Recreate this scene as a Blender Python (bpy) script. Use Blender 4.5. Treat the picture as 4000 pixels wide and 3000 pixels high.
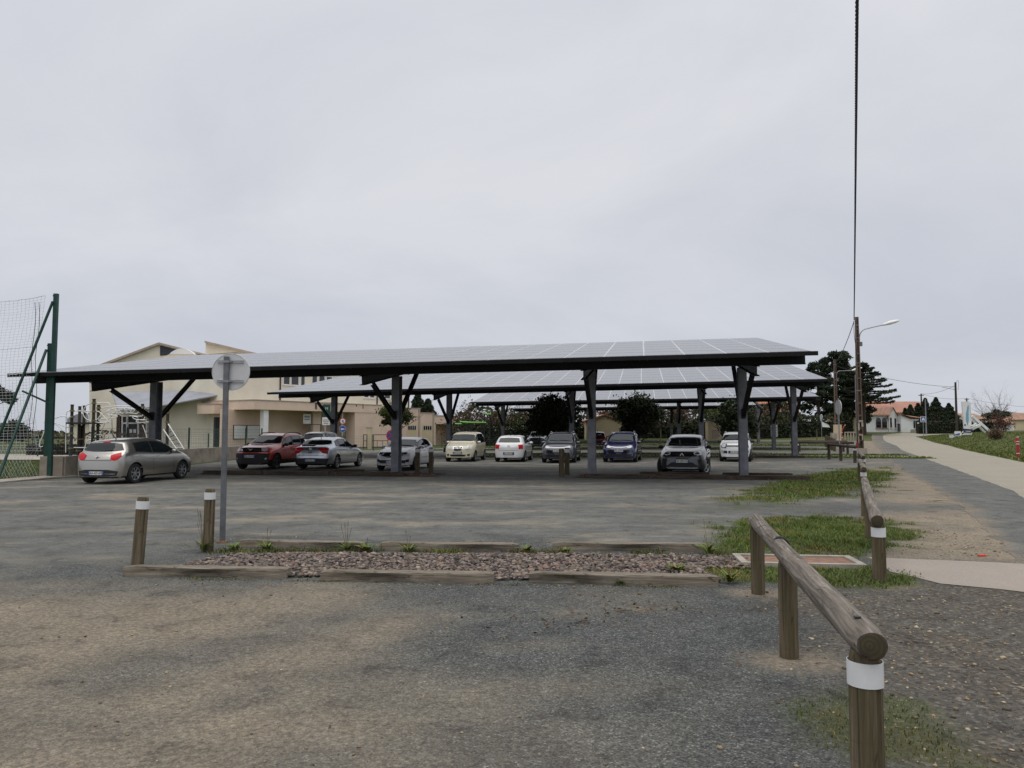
import bpy, bmesh, math, random
import numpy as np
from mathutils import Vector, Matrix
from mathutils.bvhtree import BVHTree
from mathutils.geometry import delaunay_2d_cdt

for o in list(bpy.data.objects):
    bpy.data.objects.remove(o, do_unlink=True)
SC = bpy.context.scene
COL = SC.collection
R = math.radians
rng = np.random.default_rng(7)
random.seed(7)

# ------------------------------------------------------------------ camera
cam_d = bpy.data.cameras.new('camera')
cam = bpy.data.objects.new('camera', cam_d)
COL.objects.link(cam)
cam_d.sensor_fit = 'HORIZONTAL'
cam_d.sensor_width = 36.0
cam_d.lens = 36.0 * 3000 / 4000
cam_d.clip_start = 0.05
cam_d.clip_end = 9000
cam.location = (0, 0, 1.7)
cam.rotation_euler = (R(90 + 3.567), 0, 0)
SC.camera = cam

# ------------------------------------------------------------------ sky / sun / exposure
world = bpy.data.worlds.new('World')
SC.world = world
world.use_nodes = True
wn, wl = world.node_tree.nodes, world.node_tree.links
wn.clear()
w_out = wn.new('ShaderNodeOutputWorld')
w_bg = wn.new('ShaderNodeBackground')
w_sky = wn.new('ShaderNodeTexSky')
w_sky.sky_type = 'NISHITA'
w_sky.sun_disc = False
w_sky.sun_elevation = R(77)
w_sky.sun_rotation = R(205)
w_skys = wn.new('ShaderNodeVectorMath'); w_skys.operation = 'SCALE'; w_skys.inputs['Scale'].default_value = 0.09
wl.new(w_sky.outputs[0], w_skys.inputs[0])
w_tc = wn.new('ShaderNodeTexCoord')
w_sep = wn.new('ShaderNodeSeparateXYZ'); wl.new(w_tc.outputs['Generated'], w_sep.inputs[0])
w_abs = wn.new('ShaderNodeMath'); w_abs.operation = 'ABSOLUTE'; wl.new(w_sep.outputs[2], w_abs.inputs[0])
w_add = wn.new('ShaderNodeMath'); w_add.operation = 'ADD'; w_add.inputs[1].default_value = 0.42; wl.new(w_abs.outputs[0], w_add.inputs[0])
w_dv = wn.new('ShaderNodeVectorMath'); w_dv.operation = 'DIVIDE'
w_cmb = wn.new('ShaderNodeCombineXYZ')
for i in range(3): wl.new(w_add.outputs[0], w_cmb.inputs[i])
wl.new(w_tc.outputs['Generated'], w_dv.inputs[0]); wl.new(w_cmb.outputs[0], w_dv.inputs[1])
w_map = wn.new('ShaderNodeMapping'); w_map.inputs['Scale'].default_value = (0.9, 1.15, 0.5); w_map.inputs['Location'].default_value = (3.1, 1.7, 0)
wl.new(w_dv.outputs[0], w_map.inputs[0])
w_n = wn.new('ShaderNodeTexNoise'); w_n.inputs['Scale'].default_value = 1.7; w_n.inputs['Detail'].default_value = 7; w_n.inputs['Roughness'].default_value = 0.56; w_n.inputs['Distortion'].default_value = 0.4
wl.new(w_map.outputs[0], w_n.inputs['Vector'])
w_r = wn.new('ShaderNodeValToRGB')
w_r.color_ramp.elements[0].position = 0.34; w_r.color_ramp.elements[0].color = (0.640, 0.660, 0.710, 1)
w_r.color_ramp.elements[1].position = 0.66; w_r.color_ramp.elements[1].color = (0.755, 0.765, 0.800, 1)
wl.new(w_n.outputs['Fac'], w_r.inputs[0])
# slow change of the overcast with height
w_h = wn.new('ShaderNodeValToRGB')
for p_, c_ in ((0.0, (0.79, 0.81, 0.855)), (0.12, (0.885, 0.895, 0.93)), (0.30, (0.985, 0.98, 0.99)), (0.55, (1.06, 1.055, 1.055)), (1.0, (1.42, 1.41, 1.38))):
    e = w_h.color_ramp.elements.new(p_) if p_ not in (0.0, 1.0) else w_h.color_ramp.elements[0 if p_ == 0.0 else -1]
    e.color = (*c_, 1)
wl.new(w_abs.outputs[0], w_h.inputs[0])
w_mul = wn.new('ShaderNodeMix'); w_mul.data_type = 'RGBA'; w_mul.blend_type = 'MULTIPLY'; w_mul.inputs['Factor'].default_value = 1
wl.new(w_r.outputs[0], w_mul.inputs['A']); wl.new(w_h.outputs[0], w_mul.inputs['B'])
w_mix = wn.new('ShaderNodeMix'); w_mix.data_type = 'RGBA'; w_mix.inputs['Factor'].default_value = 0.93
wl.new(w_skys.outputs[0], w_mix.inputs['A']); wl.new(w_mul.outputs['Result'], w_mix.inputs['B'])
wl.new(w_mix.outputs['Result'], w_bg.inputs['Color'])
w_bg.inputs['Strength'].default_value = 1.0
wl.new(w_bg.outputs[0], w_out.inputs[0])

sun_d = bpy.data.lights.new('sun', 'SUN')
sun_d.energy = 1.5
sun_d.angle = R(60)
sun_d.color = (1.0, 0.95, 0.88)
sun = bpy.data.objects.new('sun', sun_d); COL.objects.link(sun)
sun.rotation_euler = (R(13), 0, R(-25))
SC.view_settings.view_transform = 'Standard'
SC.view_settings.look = 'None'
SC.view_settings.exposure = 0.0
SC.view_settings.gamma = 1.0
SC.view_settings.use_curve_mapping = False

# ------------------------------------------------------------------ tagging
def tag(o, label=None, cat=None, group=None, kind=None):
    if label: o['label'] = label
    if cat: o['category'] = cat
    if group: o['group'] = group
    if kind: o['kind'] = kind
    return o
def empty(name, loc=(0, 0, 0), rz=0, label=None, cat=None, group=None):
    o = bpy.data.objects.new(name, None); COL.objects.link(o)
    o.empty_display_size = 0.2
    o.location = loc; o.rotation_euler = (0, 0, rz)
    return tag(o, label, cat, group)

# ------------------------------------------------------------------ mesh collector
class MB:
    def __init__(s): s.v = []; s.f = []; s.m = []
    def add(s, vs, fs, mi=0):
        b = len(s.v); s.v += [tuple(q) for q in vs]
        s.f += [tuple(b + i for i in f) for f in fs]; s.m += [mi] * len(fs); return s
    def box(s, c, d, mi=0, M=None):
        x, y, z = (q / 2 for q in d)
        vs = [Vector((sx * x, sy * y, sz * z)) for sz in (-1, 1) for sy in (-1, 1) for sx in (-1, 1)]
        if M is not None: vs = [M @ q for q in vs]
        vs = [q + Vector(c) for q in vs]
        return s.add(vs, [(0, 2, 3, 1), (4, 5, 7, 6), (0, 1, 5, 4), (2, 6, 7, 3), (0, 4, 6, 2), (1, 3, 7, 5)], mi)
    def bx(s, x0, x1, y0, y1, z0, z1, mi=0):
        return s.box(((x0 + x1) / 2, (y0 + y1) / 2, (z0 + z1) / 2), (x1 - x0, y1 - y0, z1 - z0), mi)
    def prism(s, poly, a, b, axis='y', mi=0):
        """extrude a 2-D polygon between a and b along an axis (x: poly=(y,z), y: (x,z), z: (x,y))"""
        def p3(q, t): return {'x': (t, q[0], q[1]), 'y': (q[0], t, q[1]), 'z': (q[0], q[1], t)}[axis]
        n = len(poly)
        vs = [p3(q, a) for q in poly] + [p3(q, b) for q in poly]
        fs = [tuple(range(n))[::-1], tuple(range(n, 2 * n))] + [(i, (i + 1) % n, n + (i + 1) % n, n + i) for i in range(n)]
        return s.add(vs, fs, mi)
    def tube(s, pts, r, n=8, mi=0, closed=False, cap=True):
        pts = [Vector(p) for p in pts]; m = len(pts)
        rr = r if isinstance(r, (list, tuple)) else [r] * m
        up = None; rings = []
        for i, p in enumerate(pts):
            a = pts[i - 1] if (i > 0 or closed) else p
            b = pts[(i + 1) % m] if (i < m - 1 or closed) else p
            t = (b - a); t = t.normalized() if t.length > 1e-9 else Vector((0, 0, 1))
            if up is None:
                up = Vector((0, 0, 1)) if abs(t.z) < 0.9 else Vector((1, 0, 0))
            side = t.cross(up)
            if side.length < 1e-6: side = t.cross(Vector((0.3, 0.9, 0.1)))
            side.normalize(); up = side.cross(t).normalized()
            rings.append([p + (side * math.cos(2 * math.pi * k / n) + up * math.sin(2 * math.pi * k / n)) * rr[i] for k in range(n)])
        vs = [q for g in rings for q in g]; fs = []
        for i in range(m if closed else m - 1):
            j = (i + 1) % m
            for k in range(n):
                fs.append((i * n + k, i * n + (k + 1) % n, j * n + (k + 1) % n, j * n + k))
        if cap and not closed:
            fs.append(tuple(range(n))[::-1]); fs.append(tuple((m - 1) * n + k for k in range(n)))
        return s.add(vs, fs, mi)
    def cyl(s, c, r, h, n=16, mi=0, axis='z', r2=None):
        c = Vector(c); d = {'x': Vector((1, 0, 0)), 'y': Vector((0, 1, 0)), 'z': Vector((0, 0, 1))}[axis]
        return s.tube([c, c + d * h], [r, r if r2 is None else r2], n, mi)
    def mesh(s, name, mats, smooth=None):
        me = bpy.data.meshes.new(name)
        me.from_pydata(s.v, [], s.f)
        for m in (mats if isinstance(mats, (list, tuple)) else [mats]): me.materials.append(m)
        if len(me.materials) > 1: me.polygons.foreach_set('material_index', s.m)
        if smooth:
            me.polygons.foreach_set('use_smooth', [True] * len(me.polygons))
            me.set_sharp_from_angle(angle=R(smooth))
        me.update(); return me
    def build(s, name, mats, parent=None, smooth=None, loc=None):
        o = bpy.data.objects.new(name, s.mesh(name, mats, smooth)); COL.objects.link(o)
        if parent: o.parent = parent
        if loc is not None: o.location = loc
        return o
def inst(name, me, parent=None, M=None):
    o = bpy.data.objects.new(name, me); COL.objects.link(o)
    if parent: o.parent = parent
    if M is not None: o.matrix_local = M
    return o
def recalc(o):
    bm = bmesh.new(); bm.from_mesh(o.data); bmesh.ops.recalc_face_normals(bm, faces=bm.faces); bm.to_mesh(o.data); bm.free(); return o
def np_mesh(name, V, F, mat, col=None, parent=None, smooth=False):
    """fast mesh from numpy arrays, F is (n,3) or (n,4)"""
    me = bpy.data.meshes.new(name); k = F.shape[1]
    me.vertices.add(len(V)); me.vertices.foreach_set('co', np.ascontiguousarray(V, dtype=np.float32).ravel())
    me.loops.add(F.size); me.loops.foreach_set('vertex_index', np.ascontiguousarray(F, dtype=np.int32).ravel())
    me.polygons.add(len(F)); me.polygons.foreach_set('loop_start', np.arange(0, F.size, k, dtype=np.int32))
    if smooth: me.polygons.foreach_set('use_smooth', np.ones(len(F), dtype=bool))
    me.update(calc_edges=True)
    if col is not None:
        a = me.attributes.new('tint', 'FLOAT_COLOR', 'POINT')
        c4 = np.ones((len(V), 4), dtype=np.float32); c4[:, :3] = col
        a.data.foreach_set('color', c4.ravel())
    me.materials.append(mat); me.validate()
    o = bpy.data.objects.new(name, me); COL.objects.link(o)
    if parent: o.parent = parent
    return o

# ------------------------------------------------------------------ noise on the CPU (for terrain masks)
_lat = np.random.default_rng(11).random((256, 256))
def vnoise(x, y, sc=1.0, sd=0):
    x = np.asarray(x) * sc + 37.1 * sd + 500; y = np.asarray(y) * sc + 17.7 * sd + 500
    xi = np.floor(x).astype(int); yi = np.floor(y).astype(int)
    fx = x - xi; fy = y - yi; fx = fx * fx * (3 - 2 * fx); fy = fy * fy * (3 - 2 * fy)
    g = lambda a, b: _lat[(xi + a) & 255, (yi + b) & 255]
    return (g(0, 0) * (1 - fx) + g(1, 0) * fx) * (1 - fy) + (g(0, 1) * (1 - fx) + g(1, 1) * fx) * fy
def fbm(x, y, sc=1.0, sd=0, o=4):
    t = 0; a = 1; n = 0
    for i in range(o):
        t = t + a * vnoise(x, y, sc * 2 ** i, sd + i); n += a; a *= .5
    return t / n
def sst(a, b, t):
    t = np.clip((np.asarray(t, dtype=float) - a) / (b - a), 0, 1); return t * t * (3 - 2 * t)
def gz(x, y):
    x = np.asarray(x, dtype=float); y = np.asarray(y, dtype=float)
    zr = np.interp(y, [-100, 26, 45, 65, 85, 118, 150, 400, 4000], [0, 0, .12, .2, .5, 1.68, 2.0, 2.0, 2.0])
    zl = np.interp(y, [-100, 30, 60, 120, 300, 4000], [0, 0, .05, -.3, -1.4, -3.0])
    w = sst(-10, 15, x)
    z = zl * (1 - w) + zr * w
    xr = np.interp(y, [-10, 0, 17, 40.2, 61, 85, 96, 106, 113, 4000], [4.5, 8.7, 16.2, 26.8, 36.5, 46.6, 51.5, 56, 62, 62])
    return z + np.maximum(0, 1.62 - z) * sst(.5, 9, x - xr) * sst(50, 92, y) * sst(4000, 160, y)      # bank right of the road
def gp(x, y, dz=0.0): return Vector((x, y, float(gz(x, y)) + dz))
# ------------------------------------------------------------------ materials
class NT:
    def __init__(s, name):
        s.m = bpy.data.materials.new(name); s.m.use_nodes = True
        s.n = s.m.node_tree.nodes; s.l = s.m.node_tree.links
        s.b = s.n['Principled BSDF']
    def new(s, t, **k):
        q = s.n.new('ShaderNode' + t)
        for a, b in k.items(): setattr(q, a, b)
        return q
    def coord(s, which='Object', scale=(1, 1, 1)):
        tc = s.new('TexCoord'); mp = s.new('Mapping'); mp.inputs['Scale'].default_value = scale
        s.l.new(tc.outputs[which], mp.inputs[0]); return mp.outputs[0]
    def noise(s, vec, scale, detail=4, rough=.55, dist=0):
        q = s.new('TexNoise'); q.inputs['Scale'].default_value = scale; q.inputs['Detail'].default_value = detail
        q.inputs['Roughness'].default_value = rough; q.inputs['Distortion'].default_value = dist
        s.l.new(vec, q.inputs['Vector']); return q.outputs['Fac']
    def ramp(s, fac, stops):
        q = s.new('ValToRGB'); r = q.color_ramp
        while len(r.elements) < len(stops): r.elements.new(.5)
        for e, (p, c) in zip(r.elements, stops):
            e.position = p; e.color = (*c, 1) if len(c) == 3 else c
        s.l.new(fac, q.inputs[0]); return q.outputs[0]
    def mix(s, fac, a, b, mode='MIX'):
        q = s.new('Mix', data_type='RGBA', blend_type=mode)
        for k, v in (('Factor', fac), ('A', a), ('B', b)):
            i = q.inputs[k] if k == 'Factor' else [z for z in q.inputs if z.name == k and z.type == 'RGBA'][0]
            if isinstance(v, (int, float)): i.default_value = v
            elif isinstance(v, tuple): i.default_value = (*v, 1) if len(v) == 3 else v
            else: s.l.new(v, i)
        return [z for z in q.outputs if z.type == 'RGBA'][0]
    def math(s, op, a, b=None, clamp=False):
        q = s.new('Math', operation=op, use_clamp=clamp)
        for i, v in enumerate((a, b)):
            if v is None: continue
            if isinstance(v, (int, float)): q.inputs[i].default_value = v
            else: s.l.new(v, q.inputs[i])
        return q.outputs[0]
    def bump(s, h, strength=.3, dist=.01):
        q = s.new('Bump'); q.inputs['Strength'].default_value = strength; q.inputs['Distance'].default_value = dist
        s.l.new(h, q.inputs['Height']); s.l.new(q.outputs[0], s.b.inputs['Normal'])
    def col(s, c):
        if isinstance(c, tuple): s.b.inputs['Base Color'].default_value = (*c, 1)
        else: s.l.new(c, s.b.inputs['Base Color'])
    def set(s, **k):
        for a, b in k.items(): s.b.inputs[a.replace('_', ' ')].default_value = b
        return s.m

def mat(name, c, rough=.6, metal=0., var=.15, scale=3., bump=0., bscale=40., coord='Object', spec=.5, dirt=0., dirtc=(.12, .10, .08)):
    t = NT(name); v = t.coord(coord)
    n = t.noise(v, scale, 5)
    lo = tuple(q * (1 - var) for q in c); hi = tuple(min(1, q * (1 + var)) for q in c)
    cc = t.ramp(n, [(.3, lo), (.7, hi)])
    if dirt:
        d = t.noise(v, scale * .6, 6, .65)
        cc = t.mix(t.math('MULTIPLY', t.ramp(d, [(.48, (0, 0, 0)), (.75, (1, 1, 1))]), dirt), cc, dirtc)
    t.col(cc)
    if bump: t.bump(t.noise(v, bscale, 4), bump, .02)
    t.set(Roughness=rough, Metallic=metal); t.b.inputs['Specular IOR Level'].default_value = spec
    return t.m
def flat(name, c, rough=.5, metal=0., spec=.5):
    t = NT(name); t.col(c); t.set(Roughness=rough, Metallic=metal); t.b.inputs['Specular IOR Level'].default_value = spec; return t.m
def paint(name, c, metallic=.0, rough=.32):
    t = NT(name); v = t.coord('Object')
    n = t.noise(v, 2.3, 6, .6)
    dirt = t.mix(t.ramp(n, [(.4, (0, 0, 0)), (.85, (.25, .25, .25))]), c, tuple(.6 * q + .05 for q in c))
    t.col(dirt); t.set(Roughness=rough, Metallic=metallic); t.b.inputs['Coat Weight'].default_value = 1.0; t.b.inputs['Coat Roughness'].default_value = .025
    return t.m

M = {}
# parking ground: dark chippings, sandy film, pale worn asphalt, soil - masks come from vertex attributes
def ground_mix(name, tan=True):
    t = NT(name); v = t.coord('Object')
    def at(n):
        q = t.new('Attribute', attribute_name=n); return q.outputs['Fac']
    vo = t.new('TexVoronoi'); vo.inputs['Scale'].default_value = 95; t.l.new(v, vo.inputs['Vector'])
    vob = t.new('TexVoronoi'); vob.inputs['Scale'].default_value = 32; t.l.new(v, vob.inputs['Vector'])
    sepc = t.new('SeparateColor'); t.l.new(vo.outputs['Color'], sepc.inputs[0])
    sepb = t.new('SeparateColor'); t.l.new(vob.outputs['Color'], sepb.inputs[0])
    chip = t.ramp(sepc.outputs[0], [(0, (.034, .037, .037)), (.5, (.084, .089, .086)), (.92, (.135, .140, .135)), (1, (.27, .27, .255))])
    chipb = t.ramp(sepb.outputs[0], [(0, (.62, .62, .62)), (.8, (1.12, 1.12, 1.12)), (1, (1.45, 1.43, 1.38))])
    chip = t.mix(.55, chip, chipb, 'MULTIPLY')
    fine = t.noise(v, 160, 3, .7); mid = t.noise(v, 22, 5, .62); big = t.noise(v, 1.3, 6, .6)
    sand = t.ramp(fine, [(.25, (.185, .152, .110)), (.55, (.325, .275, .205)), (.8, (.46, .40, .31))])
    sand = t.mix(t.ramp(mid, [(.38, (.9, .9, .9)), (.62, (0, 0, 0))]), sand, (.175, .142, .103))
    sand = t.mix(t.math('MULTIPLY', t.ramp(sepc.outputs[1], [(.55, (0, 0, 0)), (.62, (1, 1, 1))]), .35), sand, chip)
    worn = t.ramp(fine, [(.25, (.115, .118, .110)), (.6, (.205, .206, .192)), (.85, (.31, .306, .284))])
    streak = t.noise(t.coord('Object', (.7, 1.25, 1)), .75, 8, .68)
    worn = t.mix(t.ramp(streak, [(.42, (.75, .75, .75)), (.60, (0, 0, 0))]), worn, (.118, .120, .113))
    mot = t.noise(v, 5.5, 6, .7)
    worn = t.mix(t.ramp(mot, [(.40, (.55, .55, .55)), (.60, (0, 0, 0))]), worn, (.105, .107, .101))
    tan2 = t.noise(t.coord('Object', (.7, 1.3, 1)), .5, 7, .65)
    if tan: worn = t.mix(t.ramp(tan2, [(.50, (0, 0, 0)), (.64, (.75, .75, .75))]), worn, (.30, .262, .20))
    soil = t.ramp(sepb.outputs[1], [(0, (.034, .030, .026)), (.5, (.088, .080, .070)), (.9, (.165, .152, .13)), (1, (.33, .30, .25))])
    soil = t.mix(t.ramp(mid, [(.40, (0, 0, 0)), (.62, (.85, .85, .85))]), soil, (.115, .092, .068))
    dust = t.ramp(fine, [(.25, (.23, .185, .130)), (.6, (.36, .30, .22)), (.85, (.50, .43, .33))])
    dust = t.mix(t.ramp(mid, [(.42, (.8, .8, .8)), (.6, (0, 0, 0))]), dust, (.17, .145, .115))
    moss = t.ramp(fine, [(.3, (.042, .054, .018)), (.7, (.105, .118, .042))])
    c = chip
    c = t.mix(at('worn'), c, worn)
    c = t.mix(at('sand'), c, sand)
    c = t.mix(at('soil'), c, soil)
    c = t.mix(at('dust'), c, dust)
    c = t.mix(at('moss'), c, moss)
    c = t.mix(t.math('MULTIPLY', t.ramp(big, [(.35, (1, 1, 1)), (.65, (0, 0, 0))]), .38), c, (.60, .60, .59), 'MULTIPLY')
    grit = t.noise(v, 30, 4, .8); pat = t.noise(v, 2.6, 8, .72, .6)
    c = t.mix(.85, c, t.ramp(grit, [(.30, (.62, .62, .62)), (.5, (1, 1, 1)), (.70, (1.38, 1.37, 1.34))]), 'MULTIPLY')
    c = t.mix(.75, c, t.ramp(pat, [(.36, (.56, .56, .57)), (.45, (1, 1, 1)), (.66, (1.16, 1.15, 1.12))]), 'MULTIPLY')
    t.col(c); t.set(Roughness=.93); t.b.inputs['Specular IOR Level'].default_value = .25
    h = t.math('ADD', t.math('MULTIPLY', vo.outputs['Distance'], -1.0), t.math('MULTIPLY', mid, .9))
    t.bump(h, .55, .012)
    return t.m
M['lot'] = ground_mix('worn parking ground')
M['shoulder'] = ground_mix('grey road shoulder', False)
def field_mat():
    t = NT('field grass'); v = t.coord('Object')
    a = t.noise(v, .035, 4); b = t.noise(v, .9, 6, .65); f = t.noise(v, 14, 4, .7)
    g = t.ramp(b, [(.3, (.038, .060, .018)), (.52, (.075, .105, .030)), (.75, (.135, .135, .050))])
    g = t.mix(t.ramp(f, [(.35, (.7, .7, .7)), (.6, (0, 0, 0))]), g, (.035, .045, .014))
    g = t.mix(t.ramp(a, [(.50, (0, 0, 0)), (.62, (.7, .7, .7))]), g, (.11, .105, .045))
    t.col(g); t.set(Roughness=.95); t.b.inputs['Specular IOR Level'].default_value = .2; t.bump(f, .8, .08); return t.m
M['field'] = field_mat()
def road_mat(name, lo, mi, hi, crack=0.0):
    t = NT(name); v = t.coord('Object')
    f = t.noise(v, 130, 3, .7); b = t.noise(v, .5, 6, .6); m_ = t.noise(t.coord('Object', (1, .25, 1)), 3, 5, .6)
    c = t.ramp(f, [(.25, lo), (.55, mi), (.85, hi)])
    c = t.mix(t.math('MULTIPLY', t.ramp(b, [(.35, (1, 1, 1)), (.65, (0, 0, 0))]), .35), c, (.72, .71, .70), 'MULTIPLY')
    c = t.mix(t.math('MULTIPLY', t.ramp(m_, [(.52, (0, 0, 0)), (.75, (1, 1, 1))]), .3), c, (1.25, 1.2, 1.1), 'MULTIPLY')
    t.col(c); t.set(Roughness=.9); t.b.inputs['Specular IOR Level'].default_value = .3; t.bump(f, .3, .01); return t.m
M['asphalt'] = road_mat('grey road asphalt', (.125, .130, .130), (.195, .200, .198), (.28, .285, .278))
M['beige'] = road_mat('beige road surfacing', (.24, .215, .172), (.34, .31, .253), (.44, .405, .34))
M['pink_path'] = road_mat('pinkish concrete path', (.20, .17, .145), (.36, .315, .275), (.50, .45, .40))
M['concrete'] = mat('pale concrete', (.36, .33, .28), .9, var=.22, scale=4, bump=.3, bscale=60, dirt=.5)
M['wall_conc'] = mat('stained low wall', (.35, .30, .245), .9, var=.2, scale=2.2, bump=.2, bscale=30, dirt=.75, dirtc=(.10, .085, .065))
M['mulch'] = mat('brown mulch', (.085, .055, .040), .95, var=.5, scale=9, bump=.9, bscale=26)
def wood(name, c0, c1, c2, green=0.0):
    t = NT(name); v = t.coord('Object', (34, 34, 1.6)); w = t.coord('Object', (5, 5, .9)); k = t.coord('Object', (9, 9, 3.5))
    n = t.noise(v, 1, 6, .65, .5); b = t.noise(w, 1, 5, .6); kn = t.noise(k, 1.1, 3, .5, 1.6)
    c = t.ramp(n, [(.28, c0), (.52, c1), (.78, c2)])
    c = t.mix(t.ramp(b, [(.45, (0, 0, 0)), (.75, (.65, .65, .65))]), c, tuple(q * .55 for q in c0))
    c = t.mix(t.ramp(kn, [(.60, (0, 0, 0)), (.68, (.8, .8, .8)), (.74, (.1, .1, .1))]), c, tuple(q * .5 for q in c0))
    tv = t.noise(t.coord('Object', (3, 3, 26)), 1.0, 5, .65, .8)
    c = t.mix(t.ramp(tv, [(.55, (0, 0, 0)), (.72, (.55, .55, .55))]), c, tuple(q * .6 for q in c1))
    ck = t.noise(t.coord('Object', (48, 48, .55)), 1.0, 2, .5)
    c = t.mix(t.ramp(ck, [(.30, (.9, .9, .9)), (.36, (0, 0, 0))]), c, (.022, .018, .014))
    if green: c = t.mix(t.math('MULTIPLY', t.ramp(t.noise(w, 1.7, 4), [(.4, (0, 0, 0)), (.7, (1, 1, 1))]), green), c, (.085, .082, .028))
    t.col(c); t.set(Roughness=.85); t.b.inputs['Specular IOR Level'].default_value = .3; t.bump(n, .55, .012); return t.m
M['log'] = wood('weathered grey log', (.055, .045, .037), (.195, .168, .140), (.42, .375, .325))
M['post'] = wood('weathered post', (.048, .036, .022), (.140, .108, .070), (.27, .215, .150), .5)
M['sleeper'] = wood('weathered timber kerb', (.072, .058, .044), (.235, .20, .155), (.44, .395, .325), .15)
M['dark_wood'] = wood('dark aged timber', (.035, .026, .020), (.075, .058, .045), (.13, .105, .085))
def endgrain():
    t = NT('log end grain'); v = t.coord('Object'); w = t.new('TexWave', wave_type='RINGS', rings_direction='Z'); w.inputs['Scale'].default_value = 16; w.inputs['Distortion'].default_value = 1.2
    t.l.new(v, w.inputs['Vector']); n = t.noise(v, 18, 5)
    c = t.mix(t.ramp(n, [(.35, (0, 0, 0)), (.7, (.8, .8, .8))]), t.ramp(w.outputs['Fac'], [(0, (.050, .040, .018)), (1, (.078, .062, .028))]), (.045, .036, .024))
    t.col(c); t.set(Roughness=.9); return t.m
M['end'] = endgrain()
M['white_band'] = mat('white reflective sleeve', (.72, .73, .74), .35, var=.06, scale=6, dirt=.6, dirtc=(.42, .39, .32))
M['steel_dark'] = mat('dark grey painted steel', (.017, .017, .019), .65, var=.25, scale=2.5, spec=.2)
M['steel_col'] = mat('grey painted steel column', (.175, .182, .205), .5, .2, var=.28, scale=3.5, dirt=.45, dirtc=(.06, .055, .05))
M['galv'] = mat('galvanised steel', (.30, .31, .33), .42, .7, var=.2, scale=8)
M['galv_dark'] = mat('dull galvanised pole', (.17, .175, .19), .5, .6, var=.25, scale=6)
M['alu'] = mat('bare aluminium disc', (.62, .62, .63), .45, .35, var=.10, scale=3, dirt=.25, dirtc=(.3, .3, .3))
M['white_rail'] = flat('pale panel frame', (.50, .50, .52), .6)
def panel_mat():
    t = NT('solar panel glass'); v = t.coord('Object')
    t.col(t.ramp(t.noise(v, .7, 3), [(.3, (.075, .080, .100)), (.7, (.10, .105, .125))]))
    t.set(Roughness=.25); t.b.inputs['Specular IOR Level'].default_value = .7; t.b.inputs['Coat Weight'].default_value = .35; t.b.inputs['Coat Roughness'].default_value = .15; return t.m
M['panel'] = panel_mat()
M['clamp_strip'] = flat('dull grey clamp strip', (.16, .16, .18), 1.0, 0, .0)
M['panel_back'] = flat('panel back sheet', (.10, .10, .11), .6)
M['black'] = flat('black plastic', (.012, .012, .013), .55)
M['black_gloss'] = flat('glossy black trim', (.010, .010, .012), .15)
M['rubber'] = mat('tyre rubber', (.016, .016, .017), .85, var=.3, scale=12)
M['glass_dark'] = flat('car glass', (.010, .014, .016), .03, 0, .5)
M['chrome'] = flat('chrome trim', (.62, .63, .65), .12, 1.0)
M['rim'] = flat('alloy wheel', (.42, .43, .45), .3, .8)
M['rim_dark'] = flat('dark alloy wheel', (.10, .10, .105), .3, .7)
def lamp(name, c):
    t = NT(name); t.col(c); t.set(Roughness=.08); t.b.inputs['Coat Weight'].default_value = 1; return t.m
M['tail'] = flat('red tail lamp lens', (.50, .006, .010), .25, 0, .35)
M['head'] = lamp('headlamp lens', (.55, .56, .58))
M['head_dark'] = lamp('dark headlamp housing', (.035, .036, .04))
M['plate'] = flat('plate white', (.72, .72, .70), .4)
M['plate_blue'] = flat('plate blue', (.02, .09, .42), .4)
M['white'] = mat('white paint', (.72, .72, .70), .6, var=.05, scale=2)
M['blue'] = flat('sign blue', (.012, .065, .33), .4)
M['red'] = mat('red paint', (.42, .028, .032), .45, var=.15, scale=5)
M['orange'] = flat('orange plastic', (.75, .075, .035), .5)
M['green_paint'] = mat('dark green painted steel', (.008, .050, .036), .5, var=.3, scale=3)
M['green_post'] = flat('bright green tube', (.20, .55, .08), .45)
M['net'] = flat('pale net cord', (.75, .76, .78), .8)
M['wire'] = flat('fence wire', (.10, .125, .115), .6)
M['cable'] = flat('black cable', (.018, .018, .022), .6)
M['cream'] = mat('cream render', (.78, .725, .60), .85, var=.08, scale=.5, bump=.1, bscale=20, dirt=.18, dirtc=(.38, .31, .20))
M['peach'] = mat('peach render', (.72, .56, .44), .85, var=.08, scale=.6, bump=.1, bscale=20, dirt=.25, dirtc=(.33, .235, .15))
M['white_wall'] = mat('whitewashed wall', (.82, .82, .80), .85, var=.07, scale=.7, dirt=.18, dirtc=(.5, .48, .44))
M['shed_wall'] = mat('pale yellow render', (.60, .50, .33), .85, var=.08, scale=.7)
M['roof_grey'] = mat('grey sheet roof', (.28, .29, .33), .55, var=.15, scale=.8)
M['trim'] = mat('pale roof trim', (.42, .35, .28), .7, var=.15, scale=1)
M['tile'] = mat('orange clay tiles', (.38, .165, .095), .8, var=.3, scale=1.6, bump=.4, bscale=8)
M['tile_old'] = mat('weathered clay tiles', (.36, .22, .155), .85, var=.3, scale=1.2, bump=.4, bscale=8)
M['pink_roof'] = mat('faded pink sheet roof', (.42, .22, .16), .8, var=.2, scale=.3)
M['dark_glass'] = flat('dark window glass', (.018, .020, .022), .08, 0, .7)
M['slate'] = mat('dark louvre', (.035, .038, .050), .6, var=.2, scale=3)
M['brown'] = mat('brown frame', (.055, .035, .025), .6)
M['rust'] = mat('rusty tread plate', (.235, .13, .085), .8, var=.35, scale=9, bump=.5, bscale=60)
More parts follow.
